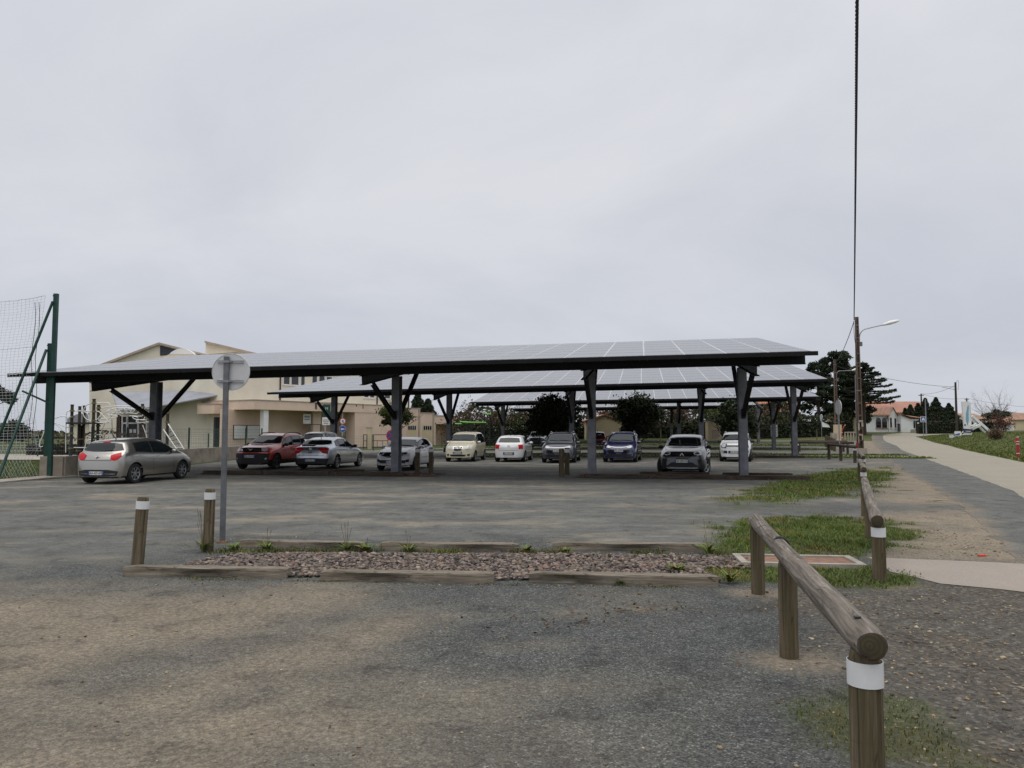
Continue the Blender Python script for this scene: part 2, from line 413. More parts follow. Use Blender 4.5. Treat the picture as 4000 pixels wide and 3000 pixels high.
def leaf(name, c, var=.5):
    t = NT(name); q = t.new('Attribute', attribute_name='tint')
    t.col(t.mix(1.0, c, q.outputs['Color'], 'MULTIPLY')); t.set(Roughness=.75); t.b.inputs['Specular IOR Level'].default_value = .3; return t.m
M['leaf_oak'] = leaf('dark evergreen leaves', (.017, .026, .010))
M['leaf_pine'] = leaf('pine needles', (.024, .036, .018))
M['leaf_green'] = leaf('green leaves', (.055, .075, .022))
M['leaf_brown'] = leaf('dry brown twigs', (.085, .058, .036))
M['leaf_hedge'] = leaf('hedge leaves', (.026, .036, .013))
M['grass'] = leaf('grass blades', (.125, .165, .042))
M['stone'] = leaf('mixed stones', (.195, .168, .150))
M['pebble'] = leaf('pale pebbles', (.42, .37, .28))
M['bark'] = mat('bark', (.060, .045, .034), .95, var=.35, scale=6, bump=.6, bscale=18)
M['bark_grey'] = mat('grey bark', (.13, .11, .09), .95, var=.3, scale=6)
M['pole_conc'] = mat('brown stained concrete pole', (.125, .085, .062), .85, var=.25, scale=1.4, dirt=.5, dirtc=(.20, .15, .11))
M['olive'] = mat('olive plastic clamp', (.17, .17, .075), .6, var=.2, scale=6)
# ------------------------------------------------------------------ ground masks
_FY = [-20, 0, 3.35, 8.3, 8.8, 15.8, 20.2, 29.4, 40, 50, 70, 104, 130]
_FX = [0.3, 1.25, 1.55, 2.62, 4.18, 7.2, 9.2, 13.4, 18, 22, 31, 46, 58]
def fence_x(y): return np.interp(y, _FY, _FX)
def blob(x, y, cx, cy, rx, ry, sh=0.0, p=2.5, soft=.35):
    d = (np.abs((x - cx - sh * (y - cy)) / rx) ** p + np.abs((y - cy) / ry) ** p) ** (1 / p)
    n = (fbm(x, y, .9, 5) - .5) * 1.0 + (fbm(x, y, 3.1, 7) - .5) * .8
    return sst(1 + soft, 1 - soft, d + n)
GRASS = [(4.9, 13.05, 1.6, 2.4, .28), (10.8, 26.2, 1.75, 7.4, .62), (3.35, 9.3, 1.25, .75, 0.1)]
def grass_amt(x, y):
    g = np.zeros_like(x)
    for a in GRASS: g = np.maximum(g, blob(x, y, *a))
    g = np.maximum(g, .55 * blob(x, y, 2.1, 4.5, .42, .6, .1))
    cov = blob(x, y, 3.7, 10.12, .85, .42, 0, 4, .2)
    return g * (1 - cov)
def masks(x, y):
    n1 = fbm(x, y, .55, 1) - .5; n2 = fbm(x, y, 1.7, 2) - .5; n3 = fbm(x * .6, y * 1.5, .35, 3) - .5
    fx = fence_x(y)
    side = sst(-.25, .75, x - fx + n2 * 1.2)
    # sandy film on the near left half
    s = sst(1.6, -1.8, x + n1 * 4.5 + (y - 5) * .12) * sst(9.2, 7.4, y + n1 * 3)
    for (ax, ay, bx_, by, w, k) in ((-1.2, 7.6, -2.6, 5.6, .48, .6), (-.2, 6.2, -1.9, 5.0, .30, .35), (-3.0, 4.6, -1.0, 4.0, .3, .25)):
        dx, dy = bx_ - ax, by - ay; tt = np.clip(((x - ax) * dx + (y - ay) * dy) / (dx * dx + dy * dy), 0, 1)
        d = np.hypot(x - ax - tt * dx, y - ay - tt * dy)
        s = s * (1 - k * np.exp(-(d / w) ** 2))
    for (cx, cy, rx, ry, k) in ((-.5, 5.2, 1.3, .35, .55), (-5.4, 8.6, 1.8, .4, .5), (.3, 4.2, .8, .3, .3), (.6, 7.3, .25, .12, .7), (1.3, 7.55, .3, .14, .6), (.1, 6.2, .3, .15, .35)):
        s = np.maximum(s, k * np.exp(-((x - cx + n2) / rx) ** 2 - ((y - cy + n2 * .4) / ry) ** 2))
    s = np.clip(s * (.55 + .7 * fbm(x, y, 2.3, 8)) * (.62 + .85 * fbm(x, y, .45, 14)), 0, .93)
    worn = sst(12.1, 12.75, y + n1 * 2.6 + n2 * 1.1 + .10 * x) * .92
    for cx, cy, rx, ry in ((-6.8, 15.5, .5, .10), (-9.5, 17.2, .8, .14), (-3.0, 17.5, .9, .14), (1.5, 22.5, 1.6, .28), (4.6, 23.4, 2.0, .3), (-8.3, 13.6, .5, .09), (-11.5, 19.8, .7, .16), (-1.2, 15.0, .7, .10), (3.0, 20.5, 1.0, .2)):
        worn = worn * (1 - .8 * sst(1.0, .7, np.hypot((x - cx) / rx, (y - cy) / ry) + n2 * 1.2))
    worn = np.maximum(worn, .75 * sst(-4.0, -6.0, x + n1 * 3) * sst(7.4, 8.8, y + n1 * 2))
    worn = worn * (1 - .85 * np.exp(-((x - 7.2) / 3.2) ** 2 - ((y - 17.3) / 1.1) ** 2))
    soil = side * sst(10.2, 8.6, y) * (.45 + .75 * fbm(x, y, 1.3, 4))
    dust = side * sst(9.4, 10.6, y + n2) * (.45 + .9 * fbm(x, y, .7, 6)) * (1 - .9 * np.exp(-((y - 17.3 + n2) / 1.1) ** 2)) * (1 - .8 * sst(34, 37, y + n1) * sst(47, 44, y + n1))
    for cx, cy, r in ((2.58, 8.2, .34), (2.1, 5.8, .36), (4.18, 8.7, .3)):
        dust = np.maximum(dust, .85 * np.exp(-(((x - cx) / r) ** 2 + ((y - cy) / (r * .75)) ** 2) ** 2))
    moss = np.clip(grass_amt(x, y) * 1.1, 0, .9)
    return dict(worn=np.clip(worn, 0, 1), sand=s, soil=np.clip(soil, 0, .95), dust=np.clip(dust, 0, .95), moss=moss)

def in_poly(px, py, poly):
    ins = np.zeros(px.shape, bool); n = len(poly)
    for i in range(n):
        x0, y0 = poly[i]; x1, y1 = poly[(i + 1) % n]
        c = ((y0 > py) != (y1 > py)) & (px < (x1 - x0) * (py - y0) / (y1 - y0 + 1e-12) + x0)
        ins ^= c
    return ins
def sheet(name, poly, mt, dz, zones, with_masks=False, jitter=0.0, edge=.5, parent=None, kind='structure'):
    """a sheet on the terrain: clean outline, inner points at the spacing of each zone (x0,x1,y0,y1,step)"""
    bd = []; n = len(poly)
    for i in range(n):
        a = np.array(poly[i]); b = np.array(poly[(i + 1) % n]); L = np.hypot(*(b - a)); k = max(1, int(L / edge))
        for j in range(k): bd.append(a + (b - a) * j / k)
    bd = np.array(bd)
    if jitter:
        bd = bd + np.stack([(vnoise(bd[:, 0], bd[:, 1], 1.9, 3) - .5), (vnoise(bd[:, 0], bd[:, 1], 1.9, 9) - .5)], 1) * 2 * jitter
    pts = []
    used = np.zeros(0)
    for zi, (x0, x1, y0, y1, st) in enumerate(zones):
        gx, gy = np.meshgrid(np.arange(x0 + st / 2, x1, st), np.arange(y0 + st / 2, y1, st)); gx = gx.ravel(); gy = gy.ravel()
        k = in_poly(gx, gy, [tuple(q) for q in bd])
        for (a0, a1, b0, b1, _s) in zones[:zi]: k &= ~((gx > a0) & (gx < a1) & (gy > b0) & (gy < b1))
        p = np.stack([gx[k], gy[k]], 1)
        if len(p): pts.append(p + (np.random.default_rng(1).random(p.shape) - .5) * st * .3)
    inner = np.concatenate(pts) if pts else np.zeros((0, 2))
    # keep inner points off the outline
    al = np.concatenate([bd, inner])
    vs = [Vector((float(a), float(b))) for a, b in al]
    nb = len(bd)
    r = delaunay_2d_cdt(vs, [], [list(range(nb))], 1, 1e-5)
    V2 = np.array([(q.x, q.y) for q in r[0]]); F = np.array([f for f in r[2] if len(f) == 3])
    # upward faces
    a, b, c = V2[F[:, 0]], V2[F[:, 1]], V2[F[:, 2]]
    cr = (b[:, 0] - a[:, 0]) * (c[:, 1] - a[:, 1]) - (b[:, 1] - a[:, 1]) * (c[:, 0] - a[:, 0])
    F[cr < 0] = F[cr < 0][:, ::-1]
    z = gz(V2[:, 0], V2[:, 1]) + dz
    o = np_mesh(name, np.column_stack([V2, z]), F, mt, parent=parent, smooth=True)
    if with_masks:
        for k, v in (masks if with_masks is True else with_masks)(V2[:, 0], V2[:, 1]).items():
            at = o.data.attributes.new(k, 'FLOAT', 'POINT'); at.data.foreach_set('value', v.astype(np.float32))
    if kind: tag(o, kind=kind)
    return o

# ------------------------------------------------------------------ terrain and paved sheets
xs = np.concatenate([[-4000, -2000, -900, -500, -300, -200, -140, -100, -80], np.arange(-70, 81, 1.0), [95, 120, 160, 220, 320, 500, 900, 2000, 4000]])
ys = np.concatenate([[-300, -100, -40, -15], np.arange(-5, 151, 1.0), [165, 190, 230, 300, 400, 600, 1000, 2000, 4500]])
gx, gy = np.meshgrid(xs, ys); nx_, ny_ = len(xs), len(ys)
I = np.arange(nx_ * ny_).reshape(ny_, nx_)
F = np.stack([I[:-1, :-1], I[:-1, 1:], I[1:, 1:], I[1:, :-1]], -1).reshape(-1, 4)
Vg = np.column_stack([gx.ravel(), gy.ravel(), gz(gx, gy).ravel() - .02])
tag(np_mesh('ground', Vg, F, M['field'], smooth=True), kind='structure')

RDL = [(-3.0, -10), (1.9, 0), (6.34, 9.64), (10.3, 17.7), (13.4, 24.9), (16.8, 33.3), (21, 43), (29.9, 62.5), (38, 81), (45.6, 97.7), (50.5, 108)]
BGL = [(-1, -10), (3.6, 0), (11.3, 16.6), (14.1, 21.6), (17.8, 30.0), (23.7, 44.0), (31.3, 61.7), (37.2, 74.5), (43.9, 90.9), (49.3, 102.4), (52.5, 108), (58, 114)]
BGR = [(4.5, -10), (8.7, 0), (16.2, 17), (20.2, 26), (26.4, 39.6), (30.5, 48.7), (36.6, 62), (42.3, 74.5), (49.2, 91.5), (52.9, 101.0), (57, 105), (70, 110)]
SHR = [(x + .7, y) for x, y in BGL]
def strip(a, b): return a + b[::-1]
lot_poly = [(-17.0, -6)] + [(float(np.interp(y, _FY, _FX)), y) for y in (-6, 0, 3.35, 8.3, 8.8, 15.8, 20.2, 29.4, 40, 50, 70, 90)] + [(20, 92), (-6, 92), (-10, 74), (-26, 72), (-16.4, 50), (-16.4, 28.9), (-16.9, 26)]
Z_NEAR = [(-9, 9, 1.2, 16, .16), (-18, 24, 0, 34, .5), (-30, 60, -10, 95, 1.5)]
sheet('parking_lot', lot_poly, M['lot'], .006, Z_NEAR, True, edge=.6)
ver_poly = [(float(np.interp(y, _FY, _FX)), y) for y in (-6, 0, 3.35, 8.3, 8.8, 15.8, 20.2, 29.4, 40, 50, 70, 90)] + \
           [(42.0, 88), (38.6, 81), (30.6, 62.5), (21.8, 43), (17.6, 33.3), (14.2, 24.9), (11.1, 17.7), (7.1, 9.64), (2.6, 0.0), (-.1, -6)]
sheet('verge', ver_poly, M['lot'], .006, [(1, 9, 1.2, 16, .16), (0, 24, 0, 45, .5), (0, 60, -10, 95, 1.5)], True, edge=.6)
def shoulder_masks(x, y):
    d = x - np.interp(y, [q for _, q in RDL], [q for q, _ in RDL]); n = fbm(x, y, 1.1, 4) - .5; e = fbm(x, y, 4.0, 9) - .5; o = np.zeros_like(x)
    return dict(worn=o + .95, sand=o, soil=.3 * sst(.15, .0, d + n * .4 + e * .4), dust=np.clip(.8 * sst(.22, .0, d + n * .45 + e * .5), 0, .8), moss=o)
sheet('road_shoulder', strip(RDL, SHR), M['shoulder'], .011, [(4, 30, 4, 50, .35), (-10, 80, -20, 130, 2.0)], shoulder_masks, jitter=.07, edge=.25)
sheet('road', strip(BGL, BGR), M['beige'], .016, [(0, 30, 0, 50, 1.2), (-10, 100, -20, 130, 2.5)], jitter=.05, edge=.3)
sheet('path', [(4.85, 10.55), (6.6, 9.95), (9.6, 8.75), (8.2, 6.9), (5.9, 7.75), (4.75, 8.75), (4.62, 9.4)], M['pink_path'], .012, [(0, 12, 5, 12, .5)], jitter=.06, edge=.3)
# kerb strip along the left edge of the lot and a pale court beyond the lawn
k = MB(); ky = [5, 12, 20, 24, 26.5, 28.2, 29.2]; kx = [-16.9, -16.9, -16.95, -16.95, -16.9, -16.75, -16.4]
for i in range(len(ky) - 1):
    k.add([(kx[i], ky[i], .006), (kx[i] - .45, ky[i], .006), (kx[i + 1] - .45, ky[i + 1], .006), (kx[i + 1], ky[i + 1], .006),
           (kx[i], ky[i], .05), (kx[i] - .45, ky[i], .10), (kx[i + 1] - .45, ky[i + 1], .10), (kx[i + 1], ky[i + 1], .05)],
          [(4, 7, 6, 5), (0, 3, 7, 4), (1, 5, 6, 2)] + ([(0, 4, 5, 1)] if i == 0 else []))
tag(recalc(k.build('kerb', M['concrete'])), kind='structure')
sheet('pavement', [(-70, 46), (-22, 46), (-22, 57), (-70, 57)], M['concrete'], .02, [(-80, -20, 40, 60, 2)], edge=2)
sheet('dirt_track', [(-140, 80), (-40, 80), (-44, 86), (-140, 88)], M['mulch'], .06, [(-150, -30, 70, 90, 4)], edge=3)

A = R(9.8); EX = Vector((math.cos(A), -math.sin(A), 0)); EY = Vector((math.sin(A), math.cos(A), 0))
def cl(o, lx, ly): return Vector((o[0], o[1], 0)) + EX * lx + EY * ly     # point in a canopy's own axes
def cpoly(o, lx0, lx1, ly0, ly1): return [tuple(cl(o, a, b).xy) for a, b in ((lx0, ly0), (lx1, ly0), (lx1, ly1), (lx0, ly1))]
ROW = [(-18.46, 28.4), (-15.2, 48.3), (-3.4, 65.6), (0.0, 83.6)]
# planting strips that carry the columns of the first canopy, grass strips behind
sheet('planting_bed', cpoly(ROW[0], 5.2, 15.2, 3.4, 5.5), M['mulch'], .020, [(-30, 30, 20, 40, .6)], jitter=.1, edge=.4)
sheet('planting_bed', cpoly(ROW[0], 20.4, 28.8, 3.4, 5.5), M['mulch'], .020, [(-30, 30, 20, 40, .6)], jitter=.1, edge=.4)
GS = [(ROW[1], 11.5, 40, 3.6, 6.2), (ROW[1], 9.5, 40, 8.4, 10.2), (ROW[2], -6, 30, 3.4, 6.4), (ROW[2], -6, 34, 13.0, 19.0), (ROW[3], -8, 34, 4, 9)]
for o_, a_, b_, c_, d_ in GS:
    sheet('grass_strip', cpoly(o_, a_, b_, c_, d_), M['field'], .022, [(-40, 60, 30, 120, 1.5)], jitter=.15, edge=.7)
sheet('footway', cpoly(ROW[1], 4, 40, 6.6, 8.2), M['concrete'], .022, [(-40, 60, 30, 120, 1.5)], edge=1.0)
# ------------------------------------------------------------------ solar canopies
PITCH, NROW, DEPTH, SLOPE = 1.278, 6, 11.2, .158
def panel_mesh():
    b = MB(); w, d, h = PITCH - .048, DEPTH / NROW / math.cos(math.atan(SLOPE)) - .022, .036
    x, y = w / 2, d / 2
    b.add([(-x, -y, -h), (x, -y, -h), (x, y, -h), (-x, y, -h), (-x, -y, 0), (x, -y, 0), (x, y, 0), (-x, y, 0)],
          [(0, 3, 2, 1)], 1)
    b.f += [(0, 1, 5, 4), (1, 2, 6, 5), (2, 3, 7, 6), (3, 0, 4, 7)]; b.m += [2] * 4
    ex_, ey_ = .010, .042                                   # pale side edges, dark clamp strips at the ends
    b.add([(-x + ex_, -y + ey_, .0), (x - ex_, -y + ey_, .0), (x - ex_, y - ey_, .0), (-x + ex_, y - ey_, .0)], [(0, 1, 2, 3)], 0)
    n = len(b.v)
    b.f += [(4, 5, n - 3, n - 4), (5, 6, n - 2, n - 3), (6, 7, n - 1, n - 2), (7, 4, n - 4, n - 1)]; b.m += [3, 2, 3, 2]
    return b.mesh('solar_panel', [M['panel'], M['panel_back'], M['white_rail'], M['clamp_strip']])
PANEL = panel_mesh()
def ibeam(b, p, q, h, w, t=.02, up=Vector((0, 0, 1))):
    """I section from p to q (top centre line)"""
    p, q = Vector(p), Vector(q); d = (q - p); L = d.length; d.normalize()
    s = d.cross(up).normalized(); u = s.cross(d)
    Mx = Matrix((s, d, u)).transposed().to_4x4()
    c = (p + q) / 2
    b.box(c - u * (t / 2), (w, L, t), 0, Mx.to_3x3())
    b.box(c - u * (h - t / 2), (w, L, t), 0, Mx.to_3x3())
    b.box(c - u * (h / 2), (t, L, h - 2 * t - .001), 0, Mx.to_3x3())
def canopy(o, zl, zr, nx, cols, label, lights=False):
    root = empty('solar_canopy', (o[0], o[1], 0), -A, label, 'solar canopy', 'solar canopies over the car park')
    L = nx * PITCH; ax = (zr - zl) / L
    zf = lambda lx, ly: zl + ax * lx + SLOPE * ly
    ex = Vector((1, 0, ax)).normalized(); ey = Vector((0, 1, SLOPE)).normalized(); ez = ex.cross(ey).normalized(); ey = ez.cross(ex)
    for i in range(nx):
        for j in range(NROW):
            cx = (i + .5) * PITCH; cy = (j + .5) * DEPTH / NROW
            Mx = Matrix((ex, ey, ez)).transposed().to_4x4(); Mx.translation = (cx, cy, zf(cx, cy))
            inst('solar_panel', PANEL, root, Mx)
    Mr = Matrix((ex, ey, ez)).transposed()
    railm = MB().box((0, 0, 0), (.044, DEPTH * 1.012, .05)).mesh('mounting_rail', M['white_rail'])
    for i in range(nx + 1):
        lx = min(max(i * PITCH, .03), L - .03); Mx = Mr.to_4x4(); Mx.translation = (lx, DEPTH / 2, zf(lx, DEPTH / 2) - .030)
        inst('mounting_rail', railm, root, Mx)
    # front gutter and brackets
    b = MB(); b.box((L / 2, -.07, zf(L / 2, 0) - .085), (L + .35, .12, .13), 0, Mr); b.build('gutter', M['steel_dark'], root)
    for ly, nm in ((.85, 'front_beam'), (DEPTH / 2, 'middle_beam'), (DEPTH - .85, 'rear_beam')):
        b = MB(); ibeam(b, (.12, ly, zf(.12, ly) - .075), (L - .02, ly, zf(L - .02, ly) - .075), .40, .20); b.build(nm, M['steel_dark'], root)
    brk = MB(); brk.box((0, 0, 0), (.10, .10, .09)); brk.box((-.12, .0, -.03), (.03, .06, .12)); brk.box((.12, .0, -.03), (.03, .06, .12))
    bm_ = brk.mesh('bracket', M['galv_dark'])
    for i in range(1, nx):
        lx = i * PITCH; inst('bracket', bm_, root, Matrix.Translation((lx, .60, zf(lx, .6) - .11)))
    LYC = 4.5
    for lx in cols:
        w = cl(o, lx, LYC); g = float(gz(w.x, w.y)); zt = zf(lx, LYC) - .48
        b = MB()
        zc = (g + zt - .33) / 2; hc = zt - .33 - g
        b.box((lx, LYC - .21, zc), (.30, .022, hc)); b.box((lx, LYC + .21, zc), (.30, .022, hc)); b.box((lx, LYC, zc), (.016, .396, hc))
        b.box((lx, LYC, g + .015), (.42, .60, .03))
        b.build('column', M['steel_col'], root)
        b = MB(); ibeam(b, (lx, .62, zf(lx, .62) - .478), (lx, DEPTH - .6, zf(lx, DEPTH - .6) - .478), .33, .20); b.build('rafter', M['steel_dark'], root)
        zb = g + 2.35
        for sg, ly1 in ((-1, LYC - 2.75), (1, LYC + 2.75)):
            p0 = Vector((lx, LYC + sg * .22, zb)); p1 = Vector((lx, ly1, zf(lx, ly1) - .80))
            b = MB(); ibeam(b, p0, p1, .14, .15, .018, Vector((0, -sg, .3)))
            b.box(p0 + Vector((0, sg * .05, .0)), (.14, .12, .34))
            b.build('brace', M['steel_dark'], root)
        if lights:
            b = MB(); b.box((lx - 1.6, 2.4, zf(lx, 2.4) - .62), (1.3, .10, .05)); b.box((lx - 2.0, 2.4, zf(lx, 2.4) - .54), (.02, .02, .12)); b.box((lx - 1.2, 2.4, zf(lx, 2.4) - .54), (.02, .02, .12))
            b.build('strip_light', M['galv_dark'], root)
    return root
def col_lx(o, us):
    """length along the canopy at which a column seen at image bearing u stands"""
    r = []
    for u in us:
        t = (u - 2000) / 3000.0 ; b = cl(o, 0, 4.5)
        r.append((t * b.y - b.x) / (EX.x - t * EX.y))
    return r
canopy(ROW[0], 3.88, 4.20, 22, col_lx(ROW[0], (609, 1550, 2311, 2900)), 'nearest and largest solar canopy, spanning most of the car park')
canopy(ROW[1], 4.20, 4.66, 26, col_lx(ROW[1], (1306, 1755, 2233, 2738, 3100)), 'second solar canopy, just behind the nearest one', True)
canopy(ROW[2], 4.26, 4.52, 22, col_lx(ROW[2], (1965, 2651, 3020)), 'third solar canopy, shorter roof seen below the second one', True)
canopy(ROW[3], 4.25, 4.50, 20, col_lx(ROW[3], (2180, 2622, 2960)), 'farthest solar canopy, only a thin band of roof showing behind the round trees')
# ------------------------------------------------------------------ text helper
def text_mesh(txt, size, name='lettering', extrude=.0015, spacing=1.0, xs=1.0):
    cu = bpy.data.curves.new(name, 'FONT'); cu.body = txt; cu.size = size; cu.align_x = 'CENTER'; cu.align_y = 'CENTER'; cu.extrude = extrude; cu.space_character = spacing
    cu.resolution_u = 2
    o = bpy.data.objects.new(name, cu); COL.objects.link(o)
    dg = bpy.context.evaluated_depsgraph_get(); me = bpy.data.meshes.new_from_object(o.evaluated_get(dg)); me.name = name
    bpy.data.objects.remove(o, do_unlink=True); bpy.data.curves.remove(cu)
    if xs != 1.0:
        for v in me.vertices: v.co.x *= xs
    return me
def lettering(txt, size, mt, parent, Mx, name='lettering', xs=1.0):
    me = text_mesh(txt, size, name, xs=xs); me.materials.clear(); me.materials.append(mt)
    return inst(name, me, parent, Mx)
def frame_m(origin, right, up):
    r = Vector(right).normalized(); u = Vector(up).normalized(); n = r.cross(u)
    Mx = Matrix((r, u, n)).transposed().to_4x4(); Mx.translation = origin; return Mx

# ------------------------------------------------------------------ cars
def smooth1(a, k):
    if k < 1: return a
    p = np.concatenate([[a[0]] * k, a, [a[-1]] * k]); w = np.ones(2 * k + 1) / (2 * k + 1)
    return np.convolve(p, w, 'valid')
def wheel_meshes(Rw, wd, spokes, dark=False):
    b = MB(); n = 28; prof = [(Rw * .62, -wd / 2 + .02), (Rw * .70, -wd / 2), (Rw * .93, -wd / 2), (Rw * .985, -wd * .40), (Rw, -wd * .25), (Rw, wd * .25), (Rw * .985, wd * .40), (Rw * .93, wd / 2), (Rw * .70, wd / 2), (Rw * .62, wd / 2 - .02)]
    m = len(prof); vs = []; fs = []
    for i in range(n):
        a = 2 * math.pi * i / n
        for r, y in prof: vs.append((r * math.cos(a), y, r * math.sin(a)))
    for i in range(n):
        for j in range(m):
            fs.append((i * m + j, i * m + (j + 1) % m, ((i + 1) % n) * m + (j + 1) % m, ((i + 1) % n) * m + j))
    b.add(vs, fs); ty = b.mesh('wheel', M['rubber'], 40)
    b = MB(); r0 = Rw * .66; y0 = wd / 2 - .035      # outer side is +y
    b.cyl((0, y0 - .05, 0), r0, .01, 24, 1, 'y')                       # dark well
    ring = [(r0 * math.cos(2 * math.pi * i / 28), y0 + .012, r0 * math.sin(2 * math.pi * i / 28)) for i in range(28)]
    b.tube(ring, .018, 6, 0, closed=True)
    for s in range(spokes):
        a = 2 * math.pi * s / spokes + .3; c, q = math.cos(a), math.sin(a)
        Mx = Matrix(((c, 0, -q), (0, 1, 0), (q, 0, c)))
        b.box(Mx @ Vector((r0 * .52, y0, 0)), (r0 * .96, .028, r0 * .26 * (5 / max(spokes, 5)) ** .6), 0, Mx)
    b.cyl((0, y0 - .01, 0), r0 * .24, .035, 14, 0, 'y')
    rm = b.mesh('rim', [M['rim_dark'] if dark else M['rim'], M['black']], 40)
    return ty, rm

def make_car(name, cfg, loc, az, label, group):
    """cfg: L W H wb fo (front overhang) R clear hood/screen/roof/rear profile, see the calls"""
    L, W, H = cfg['L'], cfg['W'], cfg['H']; hw = W / 2; xf = L / 2
    zu = cfg.get('clear', .19); Rw = cfg.get('R', .31)
    prof = np.array(cfg['top'])          # (distance from the nose, height)
    belt = np.array(cfg['belt'])
    N = 84
    d = np.unique(np.concatenate([np.linspace(0, L, N), [.015, .05, .10, L - .10, L - .05, L - .015]]))
    fine = np.linspace(0, L, 500)
    zt_f = smooth1(np.interp(fine, prof[:, 0], prof[:, 1]), cfg.get('sm', 7)); zb_f = smooth1(np.interp(fine, belt[:, 0], belt[:, 1]), 12)
    zt = lambda q: np.interp(q, fine, zt_f); zb = lambda q: np.minimum(np.interp(q, fine, zb_f), zt(q) - .012)
    rw = cfg.get('roofw', .70)
    plan = lambda q: 1 - .13 * np.clip(1 - q / .95, 0, 1) ** 2 - .10 * np.clip(1 - (L - q) / .8, 0, 1) ** 2
    verts = []; K = 15
    for q in d:
        wm = hw * float(plan(q)); t = float(zt(q)); b_ = float(zb(q)); gh = max(t - b_, .012)
        k = min(1, gh / .42)                                  # 0 on the bonnet, 1 under the roof
        wt = wm * ((.86) * (1 - k) + rw * k); wb = wm * .945
        c = min(.075, gh * .45)
        e0 = max(0, 1 - q / .16); e1 = max(0, 1 - (L - q) / .14); e = max(e0, e1)
        pts = [(0, zu), (.62 * wm, zu), (.90 * wm, zu + .015), (.955 * wm, zu + .07), (.99 * wm, zu + .22), (wm, zu + .52 * (b_ - zu)), (.992 * wm, b_ - .16), (.975 * wm, b_ - .05), (wb, b_)]
        for s in (.33, .66):
            pts.append((wb + (wt + .022 - wb) * s + .018 * k * math.sin(math.pi * s), b_ + (t - c - b_) * s))
        pts += [(wt + .012, t - c), (wt - .05, t - c * .38), (.55 * wt, t - c * .08), (0, t)]
        zc = (zu + t) / 2
        sy = 1 - .085 * e ** 2; sz = 1 - .16 * e ** 2.2
        for (yy, zz) in pts:
            bow = (.30 * max(0, 1 - q / .8) ** 1.5 + .16 * max(0, 1 - (L - q) / .6) ** 1.5) * (abs(yy) / hw) ** 2.6
            x = xf - q - (bow if q < L / 2 else -bow)
            # lower bumper tucks under, nose leans back with height
            verts.append((x, yy * sy, zc + (zz - zc) * sz))
    n = len(d); V = []; idx = {}
    def vid(i, j, s):
        key = (i, j, 1 if j in (0, K - 1) else s)
        if key not in idx:
            x, y, z = verts[i * K + j]; idx[key] = len(V); V.append((x, y * s, z))
        return idx[key]
    Fs = []
    for i in range(n - 1):
        for j in range(K - 1):
            Fs.append((vid(i, j, 1), vid(i + 1, j, 1), vid(i + 1, j + 1, 1), vid(i, j + 1, 1)))
            Fs.append((vid(i, j, -1), vid(i, j + 1, -1), vid(i + 1, j + 1, -1), vid(i + 1, j, -1)))
    for i in (0, n - 1):
        loop = [vid(i, j, 1) for j in range(K)] + [vid(i, j, -1) for j in range(K - 2, 0, -1)]
        Fs.append(tuple(loop))
    bm = bmesh.new(); bv = [bm.verts.new(q) for q in V]
    for f in Fs:
        try: bm.faces.new([bv[i] for i in f])
        except ValueError: pass
    bmesh.ops.recalc_face_normals(bm, faces=bm.faces)
    big = [f for f in bm.faces if len(f.verts) > 4]; bmesh.ops.triangulate(bm, faces=big)
    tree = BVHTree.FromBMesh(bm)
    clad = cfg.get('clad', 0)
    for f in bm.faces:
        cz = f.calc_center_median().z
        f.material_index = 1 if cz < zu + .05 or (clad and cz < clad) else 0
        f.smooth = True
    me = bpy.data.meshes.new('body'); bm.to_mesh(me); bm.free()
    for m in (M[cfg['paint']], M['black']): me.materials.append(m)
    root = empty(name, gp(loc[0], loc[1], .008), math.pi / 2 - az, label, 'car', group)
    body = inst('body', me, root)
    # wheel arches
    ax_f = xf - cfg['fo']; ax_r = ax_f - cfg['wb']; ra = Rw + cfg.get('gap', .058); tr = hw - .115
    cb = MB()
    for ax in (ax_f, ax_r):
        for s in (-1, 1):
            cb.tube([(ax, s * (hw - .34), Rw), (ax, s * (hw + .2), Rw)], ra, 28)
    cut = recalc(cb.build('cutter', M['black']))
    cut.parent = root
    md = body.modifiers.new('arch', 'BOOLEAN'); md.operation = 'DIFFERENCE'; md.object = cut; md.solver = 'EXACT'
    try: md.material_mode = 'TRANSFER'
    except Exception: pass
    bpy.context.view_layer.update()
    dg = bpy.context.evaluated_depsgraph_get(); nm = bpy.data.meshes.new_from_object(body.evaluated_get(dg)); body.modifiers.clear()
    body.data = nm; nm.name = 'body'; nm.set_sharp_from_angle(angle=R(38))
    for f in nm.polygons:                                     # dark inside of the wheel wells
        c_ = f.center
        for ax in (ax_f, ax_r):
            rr_ = math.hypot(c_.x - ax, c_.z - Rw)
            if rr_ < ra + .004 and abs(c_.y) < hw + .1 and (abs(f.normal.y) < .35 or abs(c_.y) < hw - .30): f.material_index = 1
    bpy.data.objects.remove(cut, do_unlink=True)
    # ---- patches laid on the body
    def hit(o_, dr):
        h = tree.ray_cast(Vector(o_), Vector(dr).normalized()); return h[0], h[1]
    def patch(nm_, mt, topl, botl, proj, parent=root, rows=5, out=.006, mi=None):
        """topl/botl: matching polylines in the two axes across the ray; proj: 'f','r' (y,z) or +1/-1 side (x,z); a tuple adds a slant"""
        sl = 0
        if isinstance(proj, tuple): proj, sl = proj
        def res(pl, k_):
            pl = np.array(pl, dtype=float); t_ = np.linspace(0, len(pl) - 1, k_); i_ = np.arange(len(pl))
            return list(zip(np.interp(t_, i_, pl[:, 0]), np.interp(t_, i_, pl[:, 1])))
        span = max(abs(topl[0][0] - topl[-1][0]), abs(botl[0][0] - botl[-1][0]))
        k_ = max(len(topl), 2 if span < .03 else min(25, 3 + int(span / .045)))
